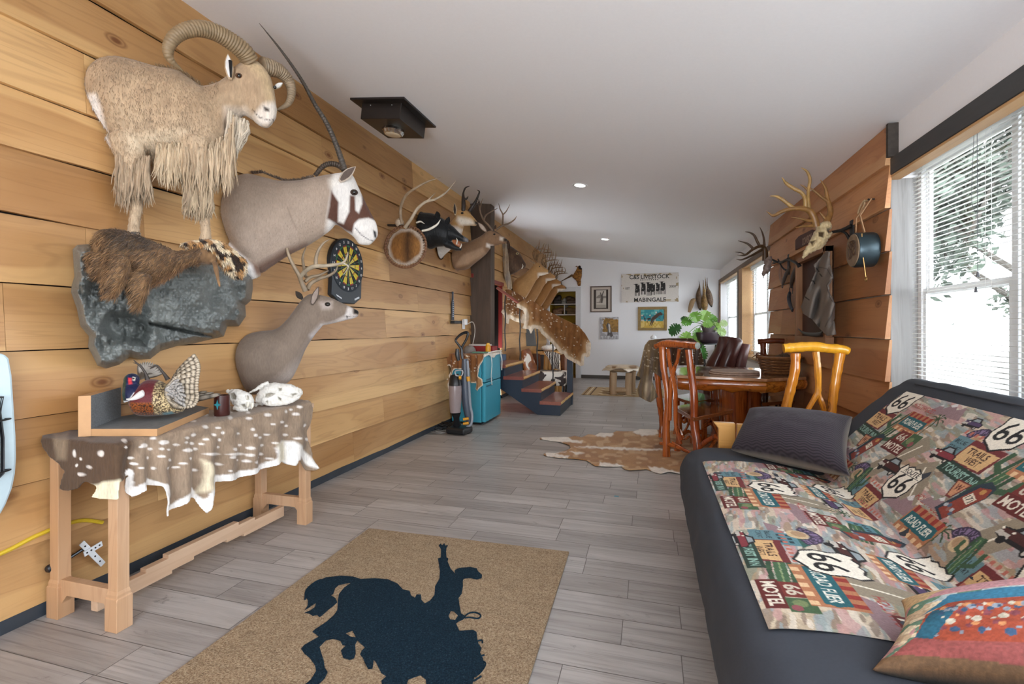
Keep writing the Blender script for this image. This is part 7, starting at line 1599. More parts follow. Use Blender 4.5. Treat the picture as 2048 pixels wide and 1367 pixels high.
chair('log chair under the dark spotted hide at the far left of the table', pl,
      [([(1312, 690), (1314, 740), (1318, 800), (1325, 840), (1323, 874)], [.034, .034, .034, .034, .036]), ([(1385, 690), (1385, 760), (1384, 850)], [.034, .034, .034])], ([(1305, 688), (1340, 686), (1390, 688)], [.033, .034, .034]),
      [([(1345, 692), (1345, 760), (1350, 820)], [.018, .018, .016])], [(1345, 791), (1390, 784), (1448, 793), (1385, 804)], .46, logr, logr, seed=5)
pl = PL(1.0, 4.0, 0)
t3 = chair('golden log chair right of the table with its back to the sofa', pl,
      [([(1591, 706), (1590, 740), (1582, 780), (1572, 825), (1566, 900), (1562, 958)], [.034, .033, .034, .036, .034, .034]), ([(1680, 706), (1672, 760), (1664, 820), (1656, 870), (1652, 958)], [.034, .032, .032, .034, .034])],
      ([(1567, 696), (1590, 694), (1625, 693), (1655, 696), (1682, 698), (1697, 702)], [.036, .037, .036, .034, .034, .028]),
      [([(1632, 703), (1637, 735), (1637, 775), (1635, 790)], [.024, .023, .022, .024]), ([(1636, 785), (1620, 812), (1607, 838), (1600, 880)], [.020, .018, .016, .014]), ([(1637, 788), (1646, 815), (1652, 850), (1655, 890)], [.020, .018, .017, .015])],
      [(1585, 858), (1668, 852), (1655, 832), (1588, 836)], .46, logy, logg, seed=7)
pl = PL(1.3, 6.42, 0)
chair('dark log chair on the window side of the table, behind the basket', pl,
      [([(1526, 686), (1528, 740), (1530, 800), (1531, 850)], [.034, .034, .034, .034]), ([(1588, 688), (1590, 740), (1588, 800), (1588, 848)], [.034, .034, .034, .034])], ([(1516, 683), (1550, 681), (1593, 684)], [.034, .034, .030]),
      [([(1575, 690), (1560, 715), (1540, 730)], [.014, .014, .012])], [(1522, 792), (1590, 788), (1594, 800), (1524, 805)], .46, logb, logb, seed=9)
# dark spotted hide over the second chair
z17 = lambda x, y: (1290 + x / 5.262, 660 + y / 5.262)
B3 = [(620, 365), (320, 372), (180, 400), (178, 520), (150, 480), (80, 440), (70, 520), (130, 700), (60, 760), (10, 740), (-60, 700), (-80, 620), (-40, 500), (-90, 480)]
ol = [z17(*p) for p in [(40, 105), (100, 95), (240, 85), (500, 85), (555, 130), (600, 250), (622, 350)] + B3 + [(-50, 380), (-20, 250), (0, 160)]]
ph_ = PL(.06, 5.56, 48)
def dh_p(P): return [tuple(ph_.at(x, y, -.02 + .025 * math.sin(x * .35 + y * .03) * min(1, max(0, (y - 685) / 30)))) for x, y in P]
def dh_c(P):
    C = np.tile(A('#4a3220'), (len(P), 1)); C = mixc(C, np.clip((1322 - P[:, 0]) / 14, 0, 1) * .55, A('#8a7452')); r2 = R(6)
    for _ in range(130):
        x, y = r2.uniform(1285, 1412), r2.uniform(676, 745); C = mixc(C, np.clip(1.4 - ((P[:, 0] - x) / 1.2) ** 2 - ((P[:, 1] - y) / .8) ** 2, 0, 1) * .85, A('#d8cbb2'))
    C = mixc(C, soft(P, [z17(*p) for p in [(0, 500), (90, 430), (175, 520), (140, 700), (60, 760), (-20, 740)]], 4) * .8, A('#8f8068')); return mixc(C, soft(P, [z17(*p) for p in [(10, 560), (60, 520), (70, 620), (20, 700), (0, 640)]], 3) * .8, A('#c9b597'))
tag(sheet('dark_spotted_hide', ol, 1.1, dh_p, hair, col=dh_c, thick=.012, smoothit=1), 'dark brown spotted hide draped over the back of the far left dining chair', 'hide')
# stone trivets, basket
c_ = Vector((.86, 5.58, TZ)); t = thing('round_placemats', 'stack of two thin round stone-coloured boards in the middle of the table', 'placemat', c_)
sm = M('mottled_stone', '#a38c7c', .6, .25, 30, .2)
b = B(); b.lathe([(.001, .001), (.245, .001), (.25, .006), (.245, .016), (.001, .016)], c_, 40); build('board', b, sm, t)
b = B(); b.lathe([(.001, .018), (.238, .018), (.243, .026), (.235, .034), (.001, .034)], c_ + Vector((.006, .004, 0)), 40); build('board', b, sm, t)
c_ = Vector((1.30, 5.62, TZ)); t = thing('wicker_basket', 'brown woven wicker basket of cones and sticks on the right of the table', 'basket', c_); wk = M('brown_wicker', '#5c3a22', .5, .35, 40, .4); wk2 = M('light_wicker', '#7d5533', .5, .3, 40, .4)
b = B(); H_ = .17
for k in range(12):
    z = .012 + k * H_ / 12; r = .145 + .055 * (k / 12) ** .7
    b.tube([(c_.x + (r + .007 * math.sin(10 * a + k * math.pi)) * math.cos(a), c_.y + (r + .007 * math.sin(10 * a + k * math.pi)) * math.sin(a), c_.z + z) for a in [2 * math.pi * i / 60 for i in range(61)]], .0085, 5, mi=k % 2)
build('woven_side', b, [wk, wk2], t)
b = B(); b.lathe([(.001, .001), (.14, .001), (.15, .012), (.001, .012)], c_, 24); build('bottom', b, wk, t)
b = B(); b.tube([(c_.x + .205 * math.cos(a), c_.y + .205 * math.sin(a), c_.z + H_ + .012) for a in [2 * math.pi * i / 40 for i in range(41)]], .013, 7); build('rim', b, wk2, t)
rg = R(3)
for k in range(9):
    a = rg.uniform(0, 6.3); r = rg.uniform(.02, .13); b = B(); x, y = c_.x + r * math.cos(a), c_.y + r * math.sin(a)
    prof = [(.002, -.05), (.03, -.03), (.042, 0), (.035, .03), (.015, .055), (.002, .062)]; b.lathe(prof, (x, y, c_.z + .12 + rg.uniform(0, .05)), 10, ax=(rg.uniform(-1, 1), rg.uniform(-1, 1), .6)); o = build('pine_cone', b, M('pine_cone', '#4b3a2b', .7, .4, 60, .8, .006), None)
    tag(o, 'pine cone in the wicker basket on the table', 'pine cone', 'pine cones in the wicker basket')
for k in range(2):
    b = B(); b.tube([(c_.x - .1 + .1 * k, c_.y - .05, c_.z + .12), (c_.x - .2, c_.y - .02, c_.z + .2 + .02 * k), (c_.x - .26 + .04 * k, c_.y, c_.z + .17 - .03 * k)], [.009, .007, .003], 6, sub=4); tag(build('dry_stick', b, logb), ['longer dark stick poking left out of the wicker basket', 'shorter dark stick rising from the wicker basket'][k], 'stick', 'sticks in the wicker basket')

# ================================================================ COWHIDE, DOORMAT, FLOOR TILE PATCH
z18 = lambda x, y: (1040 + x / 5.689, 820 + y / 5.689)
ch = [z18(*p) for p in [(210, 322), (250, 308), (570, 305), (620, 290), (700, 310), (780, 272), (860, 285), (900, 258), (1050, 262), (1090, 238), (1200, 242), (1300, 240), (1360, 215), (1560, 222), (1750, 235), (2000, 245), (2300, 300), (2500, 420), (2560, 560), (2480, 680), (2300, 740), (2000, 755), (1850, 728), (1800, 715), (1700, 695), (1600, 720), (1520, 700), (1440, 668), (1250, 680), (1190, 670), (1150, 635), (1060, 640), (890, 632), (850, 630), (760, 570), (620, 548), (450, 540), (300, 520), (262, 500), (300, 482), (400, 488), (520, 460), (575, 430), (560, 395), (460, 360), (330, 345)]]
whites = [[(200, 300), (560, 300), (590, 340), (720, 350), (700, 375), (560, 365), (300, 360)], [(850, 290), (900, 250), (1060, 255), (1080, 270), (1040, 300), (900, 305)], [(1290, 245), (1360, 205), (1570, 215), (1570, 275), (1400, 295)], [(250, 480), (520, 470), (400, 500), (560, 520), (560, 545), (300, 530)], [(560, 470), (720, 490), (620, 505)], [(890, 590), (1150, 620), (1160, 645), (890, 640)], [(1440, 640), (1640, 660), (1850, 720), (1850, 740), (1520, 715)], [(640, 420), (800, 412), (1300, 430), (1560, 445), (1560, 460), (1100, 450), (800, 430)], [(1560, 440), (1900, 455), (1900, 470), (1560, 458)]]
WP = [[z18(*q) for q in w] for w in whites]
def ch_c(P):
    Q = P + (np.stack([vnoise(P, .12, 1), vnoise(P, .2, 2)], 1) - .5) * np.array([10, 3]); C = np.tile(A('#a47a4b'), (len(P), 1)); C = mixc(C, vnoise(P * [1, 3], .05, 6), A('#8c5f35')); C = mixc(C, np.clip((vnoise(P * [1, 3], .08, 9) - .6) / .1, 0, 1) * .6, A('#c2a27a'))
    for w in WP: C = mixc(C, soft(Q, w, 1.2), A('#d8d0c6'))
    return C
o = sheet('cowhide_rug', ch, 1.3, lambda P: [tuple(atZ(x, y, .008 + .012 * (.5 + .5 * math.sin(x * .09)) * .5)) for x, y in P], hair, col=ch_c, thick=.006)
tag(o, 'brown cowhide rug with white edges spread under the dining chairs', 'rug')
b = B(); c_ = atZ(1233, 992, 0); b.box((c_.x - .016, c_.y - .012, .0005), (c_.x + .016, c_.y + .012, .0015)); tag(build('blue_tape', b, plain('blue_tape', '#5a93a3', .5), smooth=False), 'tiny piece of blue tape stuck to the floor', 'tape')
# doormat
cn = [atZ(738, 1056, .012), atZ(1138, 1103, .012)]; u = (cn[1] - cn[0]); wv = u.length; u.normalize(); v_ = Vector((u.y, -u.x, 0)); Lm = 1.95
coir = NT('coir'); n1 = coir.noise(coir.co((1, 1, 1)), 160, 2, .8); n2 = coir.noise(coir.co((1, 3, 1)), 9, 3); c0_ = coir.mix(1.0, coir.ramp(n1, [(.3, lin('#7a6450')), (.52, lin('#ab9478')), (.75, lin('#cdbb9f'))]), coir.ramp(n2, [(.3, .9), (.7, 1.08)]), 'MULTIPLY'); coir.l(c0_, coir.b.inputs['Base Color']); coir.b.inputs['Roughness'].default_value = .95; coir.b.inputs['Specular IOR Level'].default_value = .1; coir.bump(n1, 1.0, .012)
coirb = NT('navy_coir'); n1 = coirb.noise(coirb.co((1, 1, 1)), 160, 2, .8); coirb.l(coirb.ramp(n1, [(.35, lin('#15232f')), (.62, lin('#223847')), (.82, lin('#4d6675'))]), coirb.b.inputs['Base Color']); coirb.b.inputs['Roughness'].default_value = .95; coirb.b.inputs['Specular IOR Level'].default_value = .1; coirb.bump(n1, 1.0, .012)
t = thing('doormat', 'large brown coir doormat printed with a dark blue bucking horse and rider', 'doormat', tuple(cn[0] + u * wv / 2 + v_ * Lm / 2)[:2] + (0,))
b = B(); q = [Vector((p.x, p.y, .001)) for p in (cn[0], cn[0] + u * wv, cn[0] + u * wv + v_ * Lm, cn[0] + v_ * Lm)]; b.prism(q, (0, 0, .014)); build('coir_pile', b, coir.m, t, smooth=False, bevel=.003)
z19 = lambda x, y: (580 + x / 4.602, 1070 + y / 4.602)
horse = [(1368, 95), (1385, 75), (1400, 92), (1420, 72), (1430, 95), (1455, 90), (1440, 120), (1437, 150), (1440, 205), (1460, 215), (1450, 240), (1480, 310), (1520, 352), (1515, 330), (1520, 318), (1560, 300), (1660, 292), (1720, 305), (1730, 330), (1768, 365), (1765, 395), (1720, 410), (1660, 395), (1600, 400), (1590, 425), (1592, 470), (1580, 540), (1552, 580), (1560, 640), (1575, 720), (1612, 742), (1600, 775), (1545, 800), (1530, 815), (1560, 880), (1620, 875), (1680, 870), (1718, 890), (1722, 940), (1735, 1000), (1765, 1040), (1750, 1080), (1775, 1130), (1790, 1190), (1770, 1240), (1700, 1300), (1680, 1370), (1700, 1460), (1640, 1560), (1560, 1640), (1500, 1700), (1440, 1640), (1400, 1560), (1330, 1600), (1260, 1700), (1200, 1690), (1240, 1560), (1260, 1440), (1250, 1330), (1200, 1290), (1090, 1330), (1060, 1420), (1040, 1560), (960, 1600), (900, 1540), (860, 1440), (840, 1340), (885, 1300), (840, 1270), (790, 1170), (770, 1150), (760, 1230), (720, 1235), (690, 1180), (670, 1130), (645, 1100), (660, 1060), (690, 1035), (620, 970), (600, 1010), (605, 1090), (590, 1135), (550, 1150), (490, 1130), (468, 1060), (510, 1020), (480, 1010), (465, 975), (400, 955), (330, 970), (272, 1030), (290, 1090), (310, 1150), (320, 1220), (348, 1260), (320, 1320), (260, 1380), (200, 1470), (120, 1560), (60, 1540), (90, 1450), (130, 1380), (190, 1330), (240, 1250), (230, 1200), (180, 1130), (130, 1090), (102, 1045), (130, 1010), (200, 970), (262, 935), (240, 915), (205, 890), (230, 865), (330, 800), (400, 740), (435, 690), (440, 600), (450, 540), (500, 480), (560, 440), (520, 445), (450, 460), (415, 490), (400, 540), (380, 555), (420, 580), (435, 620), (390, 660), (350, 690), (290, 745), (270, 755), (250, 735), (210, 745), (180, 725), (130, 715), (190, 690), (230, 660), (238, 625), (170, 670), (130, 695), (160, 650), (165, 600), (150, 580), (128, 600), (138, 530), (170, 480), (240, 430), (330, 388), (470, 372), (580, 380), (650, 402), (780, 395), (900, 405), (990, 445), (1040, 500), (1100, 510), (1115, 555), (1150, 575), (1165, 545), (1205, 545), (1210, 595), (1240, 628), (1290, 600), (1330, 550), (1335, 470), (1375, 400), (1380, 330), (1365, 240), (1360, 215), (1388, 205), (1390, 130)]
holes = [[(1460, 745), (1480, 700), (1510, 705), (1545, 740), (1520, 780), (1475, 775)], [(515, 905), (575, 880), (605, 940), (560, 935)]]
from mathutils.geometry import tessellate_polygon
def mark(name, poly, hls, mat, parent, z0=.0155, th=.0015):
    L = [[atZ(*z19(*p), z0) for p in poly]] + [[atZ(*z19(*p), z0) for p in h] for h in hls]; flat = [p for l in L for p in l]; T = tessellate_polygon(L)
    b = B(); b.add([p + Vector((0, 0, th)) for p in flat], [tuple(tt) for tt in T]); o = build(name, b, mat, parent, smooth=False)
    bm = bmesh.new(); bm.from_mesh(o.data); bmesh.ops.recalc_face_normals(bm, faces=bm.faces); 
    if bm.faces and sum(f.normal.z for f in bm.faces) < 0: bmesh.ops.reverse_faces(bm, faces=bm.faces)
    bm.to_mesh(o.data); bm.free(); return o
mark('horse_and_rider', horse, holes, coirb.m, t)
b = B(); b.tube([atZ(*z19(*p), .0165) for p in ((1600, 750), (1650, 715), (1710, 710), (1755, 735), (1730, 765), (1660, 755), (1605, 758))], .0035, 5, sub=4); build('rein_loop', b, coirb.m, t)
for k, P in enumerate((((1700, 1300), (1760, 1250), (1800, 1180), (1775, 1160)), ((1730, 970), (1768, 965), (1770, 990)), ((1690, 1340), (1760, 1295)), ((1750, 1110), (1790, 1100)), ((140, 590), (150, 500), (230, 430), (290, 405)))):
    b = B(); b.tube([atZ(*z19(*p), .0165) for p in P], .0035, 5, sub=3); build('mane_strand' if k < 4 else 'tail_strand', b, coirb.m, t)
# ================================================================ RIGHT WALL: SKULLS, SIGN, DRUM, JACKET
XF = WR - .062
ir = M('black_cast_iron', '#191a1c', .4, .1, 20, .1)
z20 = lambda x, y: (1520 + x / 5.7, 320 + y / 5.7)
pl = PL(1.28, 4.5, 0); g = dict(tr=z20, n=9, sub=6)
t = thing('elk_skull', 'large antlered skull on a black iron bracket high on the cedar panel', 'skull', pl.at(*z20(700, 900)))
b = B(); body(b, pl, [(640, 735, 830, 830, .05), (640, 780, 800, 870, .075), (610, 830, 760, 930, .075), (580, 890, 735, 975, .06), (550, 950, 690, 1010, .045), (515, 1010, 620, 1040, .033), (490, 1070, 540, 1085, .022), (480, 1105, 500, 1120, .010)], tr=z20)
b.ball(pl.at(*z20(740, 760)), (.05, .06, .045), 12, 8)
skh = [[z20(*p) for p in q] for q in ([(735, 790), (790, 790), (800, 830), (750, 850)], [(640, 830), (700, 840), (690, 900), (640, 880)], [(560, 930), (620, 920), (580, 990)])]
def sk_c(co):
    P = pl.proj(co); C = np.tile(A('#cdbc94'), (len(P), 1)); C = mixc(C, vnoise(P, .5, 2) * .5, A('#a8905f'))
    for h in skh: C = mixc(C, soft(P, h, 1), A('#4c3b24'))  # hollows of the skull darkened in colour to stand in for shade
    return C
def sk_d(co): P = pl.proj(co); return .01 * (vnoise(P, .35, 3) - .5) - sum(.02 * soft(P, h, 1.5) for h in skh)
organic('cranium', b, bone, t, vox=.005, it=2, paint=sk_c, disp=sk_d)
ea = lin('#8a6538'); el = lin('#a8864f')
b = B(); bar(b, pl, [(640, 760, -.04), (615, 660, -.05), (570, 585, -.06), (500, 555, -.08), (400, 550, -.1), (310, 565, -.11), (230, 595, -.12), (150, 632, -.12), (72, 582, -.12)], [.030, .028, .025, .021, .018, .016, .014, .011, .002], col=ea, **g)
for P_, r_ in (([(380, 548, -.1), (320, 500, -.1), (240, 440, -.1), (180, 412, -.1), (113, 410, -.1)], [.018, .014, .013, .009, .002]), ([(520, 560, -.07), (512, 440, -.08), (470, 370, -.08), (380, 320, -.08), (300, 265, -.08), (248, 195, -.08)], [.018, .015, .014, .015, .012, .002]), ([(560, 575, -.06), (548, 460, -.06), (552, 340, -.05), (570, 220, -.05), (535, 130, -.05), (468, 85, -.05)], [.018, .014, .012, .012, .009, .002]), ([(550, 350, -.05), (510, 310, -.05), (458, 278, -.05)], [.010, .008, .002]), ([(600, 690, -.05), (540, 690, -.07), (470, 670, -.09), (355, 650, -.1)], [.014, .012, .008, .002]), ([(600, 750, -.04), (520, 752, -.06), (390, 770, -.09)], [.014, .010, .002])): bar(b, pl, P_, r_, col=el if r_[0] > .016 else ea, **g)
build('antler', b, antm, t)
b = B(); bar(b, pl, [(730, 750, .04), (775, 670, .06), (803, 590, .08), (785, 500, .09), (765, 420, .1), (745, 320, .1), (690, 225, .1)], [.030, .026, .022, .018, .015, .011, .002], col=ea, **g)
for P_, r_ in (([(770, 470, .09), (700, 420, .08), (630, 360, .07), (560, 310, .06)], [.013, .011, .009, .003]), ([(760, 690, .06), (710, 630, .05), (680, 590, .04)], [.014, .010, .002]), ([(795, 560, .08), (800, 540, .1), (790, 480, .13)], [.012, .009, .002])): bar(b, pl, P_, r_, col=ea, **g)
build('antler', b, antm, t)
def bracket(pts_list, pl_, tr, wallp, parent, nm='bracket'):
    b = B()
    for P_ in pts_list: bar(b, pl_, P_, [.010] * len(P_), tr=tr, n=7, sub=4)
    b.box((XF - .006, wallp.y - .02, wallp.z - .12), (XF + .002, wallp.y + .02, wallp.z + .06)); build(nm, b, ir, parent)
wp = atX(*z20(1078, 830), XF); pbk = PL(1.30, 4.5, -28)
e0 = pl.at(*z20(820, 820)); b = B(); w1 = Vector((XF, 4.36, e0.z + .02)); w2 = Vector((XF, 4.36, e0.z - .13))
b.tube([e0, e0.lerp(w1, .5) + Vector((0, 0, -.01)), w1], [.012, .014, .016], 8, sub=4); b.tube([e0.lerp(w1, .25), e0.lerp(w2, .7) + Vector((0, 0, .06)), w2], [.008, .010, .014], 8, sub=4); b.box((XF - .006, 4.33, e0.z - .17), (XF + .004, 4.39, e0.z + .06)); build('bracket', b, ir, t)
# smaller skull
z21 = lambda x, y: (1400 + x / 9.765, 440 + y / 9.765)
pl = PL(1.26, 6.35, 0); g = dict(tr=z21, n=9, sub=6)
t = thing('deer_skull', 'smaller dark-antlered skull on a bracket in front of the far windows', 'skull', pl.at(*z21(1300, 900)))
b = B(); body(b, pl, [(1250, 755, 1400, 700, .03), (1245, 800, 1420, 790, .06), (1245, 870, 1385, 860, .055), (1220, 970, 1380, 950, .045), (1200, 1050, 1330, 1030, .03), (1215, 1090, 1265, 1085, .02), (1225, 1150, 1240, 1150, .008)], tr=z21)
organic('cranium', b, bone, t, vox=.006, it=2, paint=lambda co: mixc(np.tile(A('#8d7f78'), (len(co), 1)), vnoise(pl.proj(co), .4, 2), A('#6f5f55')), disp=lambda co: .012 * (vnoise(pl.proj(co), .3, 4) - .5))
da = lin('#49341f'); b = B(); bar(b, pl, [(1265, 790, 0), (1265, 650, 0), (1250, 530, -.02), (1160, 510, -.05), (1020, 580, -.08), (880, 680, -.1), (730, 682, -.1)], [.028, .026, .022, .018, .015, .012, .002], col=da, **g)
for P_, r_ in (([(1255, 500, -.02), (1250, 380, -.02), (1220, 250, -.02), (1165, 130, -.02)], [.016, .012, .009, .002]), ([(1160, 500, -.05), (1110, 400, -.05), (1060, 300, -.05), (980, 245, -.05), (882, 225, -.05)], [.016, .015, .013, .009, .002]), ([(1040, 560, -.08), (960, 480, -.08), (880, 440, -.08), (742, 402, -.08)], [.015, .012, .009, .002]), ([(870, 670, -.1), (800, 635, -.1), (688, 622, -.1)], [.009, .007, .002])): bar(b, pl, P_, r_, col=da, **g)
build('antler', b, antm, t)
b = B(); bar(b, pl, [(1290, 780, .06), (1290, 640, .08), (1260, 560, .08), (1150, 610, .06), (1010, 690, .04), (880, 750, .02), (790, 775, .02), (708, 760, .02)], [.026, .024, .020, .015, .013, .011, .008, .002], col=da, **g); build('antler', b, antm, t)
e0 = pl.at(*z21(1390, 760)); w1 = Vector((XF, 6.15, e0.z - .03)); b = B(); b.tube([e0, e0.lerp(w1, .5) + Vector((0, 0, -.04)), w1], [.010, .014, .016], 8, sub=4); b.tube([e0.lerp(w1, .4), w1 + Vector((-.06, 0, -.10)), w1 + Vector((0, 0, -.14))], [.008, .009, .012], 8, sub=4); b.box((XF - .006, 6.12, w1.z - .18), (XF + .004, 6.18, w1.z + .05)); build('bracket', b, ir, t)
# small brown sign
Q = [atX(x, y, XF - .002) for x, y in ((1593, 500), (1593, 480), (1600, 472), (1626, 459), (1634, 462), (1634, 478), (1626, 483))]
t = thing('cowboy_sign', 'small dark brown plaque with pale letters, partly hidden by the large skull', 'sign', Q[0]); b = B(); b.prism(Q, (-.012, 0, 0)); build('plaque', b, plain('oxblood_plaque', '#4c2820', .5), t, smooth=False)
cq = atX(1614, 479, XF - .0155); lettering('letters', 'COWBOY', cq, (0, -1, 0), UZ, .30, .075, plain('cream_letters', '#b9a08c', .6), t)
# drum canteen with strap
cy, cz, rr_ = 3.955, 1.80, .122; X0_, X1_ = 1.385, XF - .012
t = thing('drum_canteen', 'round blue-grey metal canteen with a wooden face, hanging by a leather strap', 'canteen', (XF - .05, cy, cz - rr_)); axd = (-1, 0, 0)
b = B(); b.lathe([(.001, 0), (rr_ * .97, 0), (rr_, .012), (rr_, X1_ - X0_ - .012), (rr_ * .96, X1_ - X0_), (.001, X1_ - X0_)], (X1_, cy, cz), 40, ax=axd); build('metal_body', b, M('blue_grey_steel', '#36444a', .35, .15, 10, .05, metal=.6), t, angle=30)
b = B(); b.lathe([(.001, 0), (rr_ * .93, 0), (rr_ * .92, .006), (.001, .006)], (X0_ - .0005, cy, cz), 40, ax=axd); build('wooden_face', b, M('worn_wood_face', '#7d6a54', .7, .3, 16, .3), t, angle=30)
b = B(); rg = R(5)
for k in range(5): b.tube([(X0_ - .008, cy + rg.uniform(-.07, .07), cz + rg.uniform(-.07, .07)) for _ in range(4)], .004, 5, sub=3)
build('carved_figure', b, plain('dark_carving', '#4a3526', .7), t)
nail = atX(1738, 404, XF); nail.y = cy + .01; st = plain('tan_leather', '#b08a66', .6)
b = B()
b.tube([nail + Vector((-.02, 0, 0)), Vector((X0_ + .04, cy - .005, (nail.z + cz + rr_) / 2)), Vector((X0_ + .05, cy - .05, cz + rr_ * .93))], .013, 6, flat=((1, 0, 0), .35)); b.tube([nail + Vector((-.02, 0, 0)), Vector((X0_ + .04, cy + .06, (nail.z + cz + rr_) / 2)), Vector((X0_ + .05, cy + .10, cz + rr_ * .7))], .012, 6, flat=((1, 0, 0), .35)); build('strap', b, st, t)
b = B(); b.lathe([(.006, 0), (.004, .035), (.009, .038), (.001, .042)], nail, 8, ax=axd); build('nail', b, ir, t)
b = B(); b.tube([Vector((X0_ + .02, cy - .09, cz + .10)), Vector((X0_ + .02, cy - .10, cz - .03)), Vector((X0_ + .04, cy - .10, cz - .20))], .0035, 6); build('chain', b, plain('brass_chain', '#a07c4a', .35, .8), t)
b = B(); b.tube([Vector((X0_ + .04, cy - .10 + .014 * math.cos(a), cz - .215 + .014 * math.sin(a))) for a in [2 * math.pi * k / 14 for k in range(15)]], .004, 6); build('ring', b, plain('brass_chain', '#a07c4a', .35, .8), t)
c_ = atX(1722, 415, XF - .02); b = B(); b.tube([c_ + Vector((0, .06 * math.cos(a) - .01, .022 * math.sin(a) - .03 * math.cos(a))) for a in [2 * math.pi * k / 16 for k in range(17)]], .007, 6); b.tube([c_ + Vector((0, -.05, .03)), nail + Vector((-.015, 0, 0))], .006, 6)
tag(build('rope_loop', b, plain('pale_rope', '#c2a884', .8)), 'small pale rope loop hanging beside the canteen strap', 'rope')
# wooden cabinet frame with a grey jacket hung in front
Q = [atX(x, y, XF - .004) for x, y in ((1604, 517), (1667, 492), (1671, 681), (1608, 669))]
y0_, y1_ = Q[1].y, Q[0].y; zb_, zt_ = (Q[2].z + Q[3].z) / 2, (Q[0].z + Q[1].z) / 2
t = thing('wall_cabinet', 'shallow dark wooden wall box with a plank frame on the cedar panel', 'cabinet', (XF - .03, (y0_ + y1_) / 2, zb_)); cf = wood('cabinet_frame_wood', lin('#8a5f3e'), lin('#9c704b'), lin('#553421'), ax=2, knots=False)
b = B(); b.box((XF - .012, y0_, zb_), (XF - .003, y1_, zt_)); build('back_panel', b, plain('dark_mahogany', '#3a1c12', .5), t, smooth=False)
for lo, hi in (((y0_, zb_), (y0_ + .045, zt_)), ((y1_ - .045, zb_), (y1_, zt_)), ((y0_, zt_ - .05), (y1_, zt_)), ((y0_ - .01, zb_ - .055), (y1_ + .01, zb_ + .01))):
    b = B(); b.box((XF - .07, lo[0], lo[1]), (XF - .002, hi[0], hi[1])); build('frame_bar', b, cf, t, smooth=False, bevel=.003)
z22 = lambda x, y: (1440 + x / 3.255, 300 + y / 3.255)
pj_ = PL(XF - .10, 4.5, 90)
jo = [z22(*p) for p in [(612, 745), (655, 700), (698, 655), (712, 660), (715, 740), (735, 830), (705, 880), (715, 930), (745, 1000), (742, 1110), (752, 1200), (700, 1208), (640, 1150), (600, 1100), (545, 1065), (530, 1020), (552, 960), (575, 900), (600, 850), (625, 790)]]
def jc(P):
    C = np.tile(A('#837b74'), (len(P), 1)); C = mixc(C, vnoise(P, .1, 2) * .4, A('#6f6862')); d = distpoly(P, [z22(*p) for p in [(640, 760), (700, 770), (735, 830), (700, 880), (715, 950), (745, 1000), (720, 1080), (690, 1150)]], False); C = mixc(C, np.clip(1.2 - d, 0, 1) * .8, A('#3c3835'))
    for q in ([(625, 770), (650, 790)], [(655, 805), (668, 820)], [(600, 850), (622, 870)], [(560, 955), (585, 975)]): C = mixc(C, np.clip(1.6 - distpoly(P, [z22(*a) for a in q], False), 0, 1), A('#1f1c1a'))
    return C
tag(sheet('grey_jacket', jo, .9, lambda P: [tuple(pj_.at(x, y, .03 * math.sin(x * .16) * min(1, max(0, (y - 510) / 60)) + .015 * math.sin(y * .1 + x * .3))) for x, y in P], M('grey_canvas', None, .85, .08, 150, .15), col=jc, thick=.012, smoothit=1), 'grey canvas jacket hung in front of the dark wall box', 'jacket')
b = B(); b.tube([atX(*z22(x, y), XF - .085) for x, y in ((508, 1162), (545, 1190), (600, 1200), (650, 1198), (668, 1180))], [.005, .014, .018, .02, .012], 8, sub=4, flat=((1, 0, 0), .4)); tag(build('curved_knife', b, ir), 'dark curved knife lying at the bottom of the wall box', 'knife')
# leather gear below the small skull
ZP = lambda x, y, d=.04: atX(*z22(x, y), XF - d)
for nm, lab, cat, P_, r_, col in (('pale_holster', 'pale tan leather strap piece hanging below the small skull bracket', 'holster', [(395, 755), (392, 800), (400, 850), (412, 885)], [.012, .035, .03, .008], '#8f6f5c'), ('dark_holster', 'dark leather holster in the middle of the hanging leather gear', 'holster', [(455, 760), (430, 810), (412, 860), (405, 895)], [.02, .034, .03, .016], '#3d3430'), ('brown_holster', 'dark brown holster with a pale band, right of the hanging leather gear', 'holster', [(500, 765), (485, 800), (468, 850), (462, 895)], [.03, .045, .04, .022], '#33261e'), ('navy_pouch', 'dark blue pouch hanging lowest of the leather gear', 'pouch', [(455, 930), (448, 960), (455, 1000), (472, 1042)], [.03, .04, .034, .024], '#232a36')):
    b = B(); b.tube([ZP(x, y) for x, y in P_], r_, 12, sub=4, flat=((1, 0, 0), .45)); 
    if nm == 'navy_pouch': b.tube([ZP(455, 930), ZP(452, 900), ZP(460, 885)], .004, 5); b.tube([ZP(470, 935), ZP(474, 900), ZP(468, 880)], .004, 5)
    tag(build(nm, b, M('leather_' + nm, col, .45, .15, 20, .2)), lab, cat)
b = B(); b.tube([ZP(350, 725, .06), ZP(400, 730, .07), ZP(440, 712, .07), ZP(500, 735, .07), ZP(520, 760, .05)], [.008, .016, .012, .016, .02], 8, sub=4); tag(build('spur_strap', b, ir), 'black iron and leather spur strap under the small skull bracket', 'spur')
b = B(); b.tube([ZP(345, 735, .06), ZP(360, 735, .0)], .01, 6); tag(build('hook', b, ir), 'short black hook holding the hanging leather gear', 'hook')

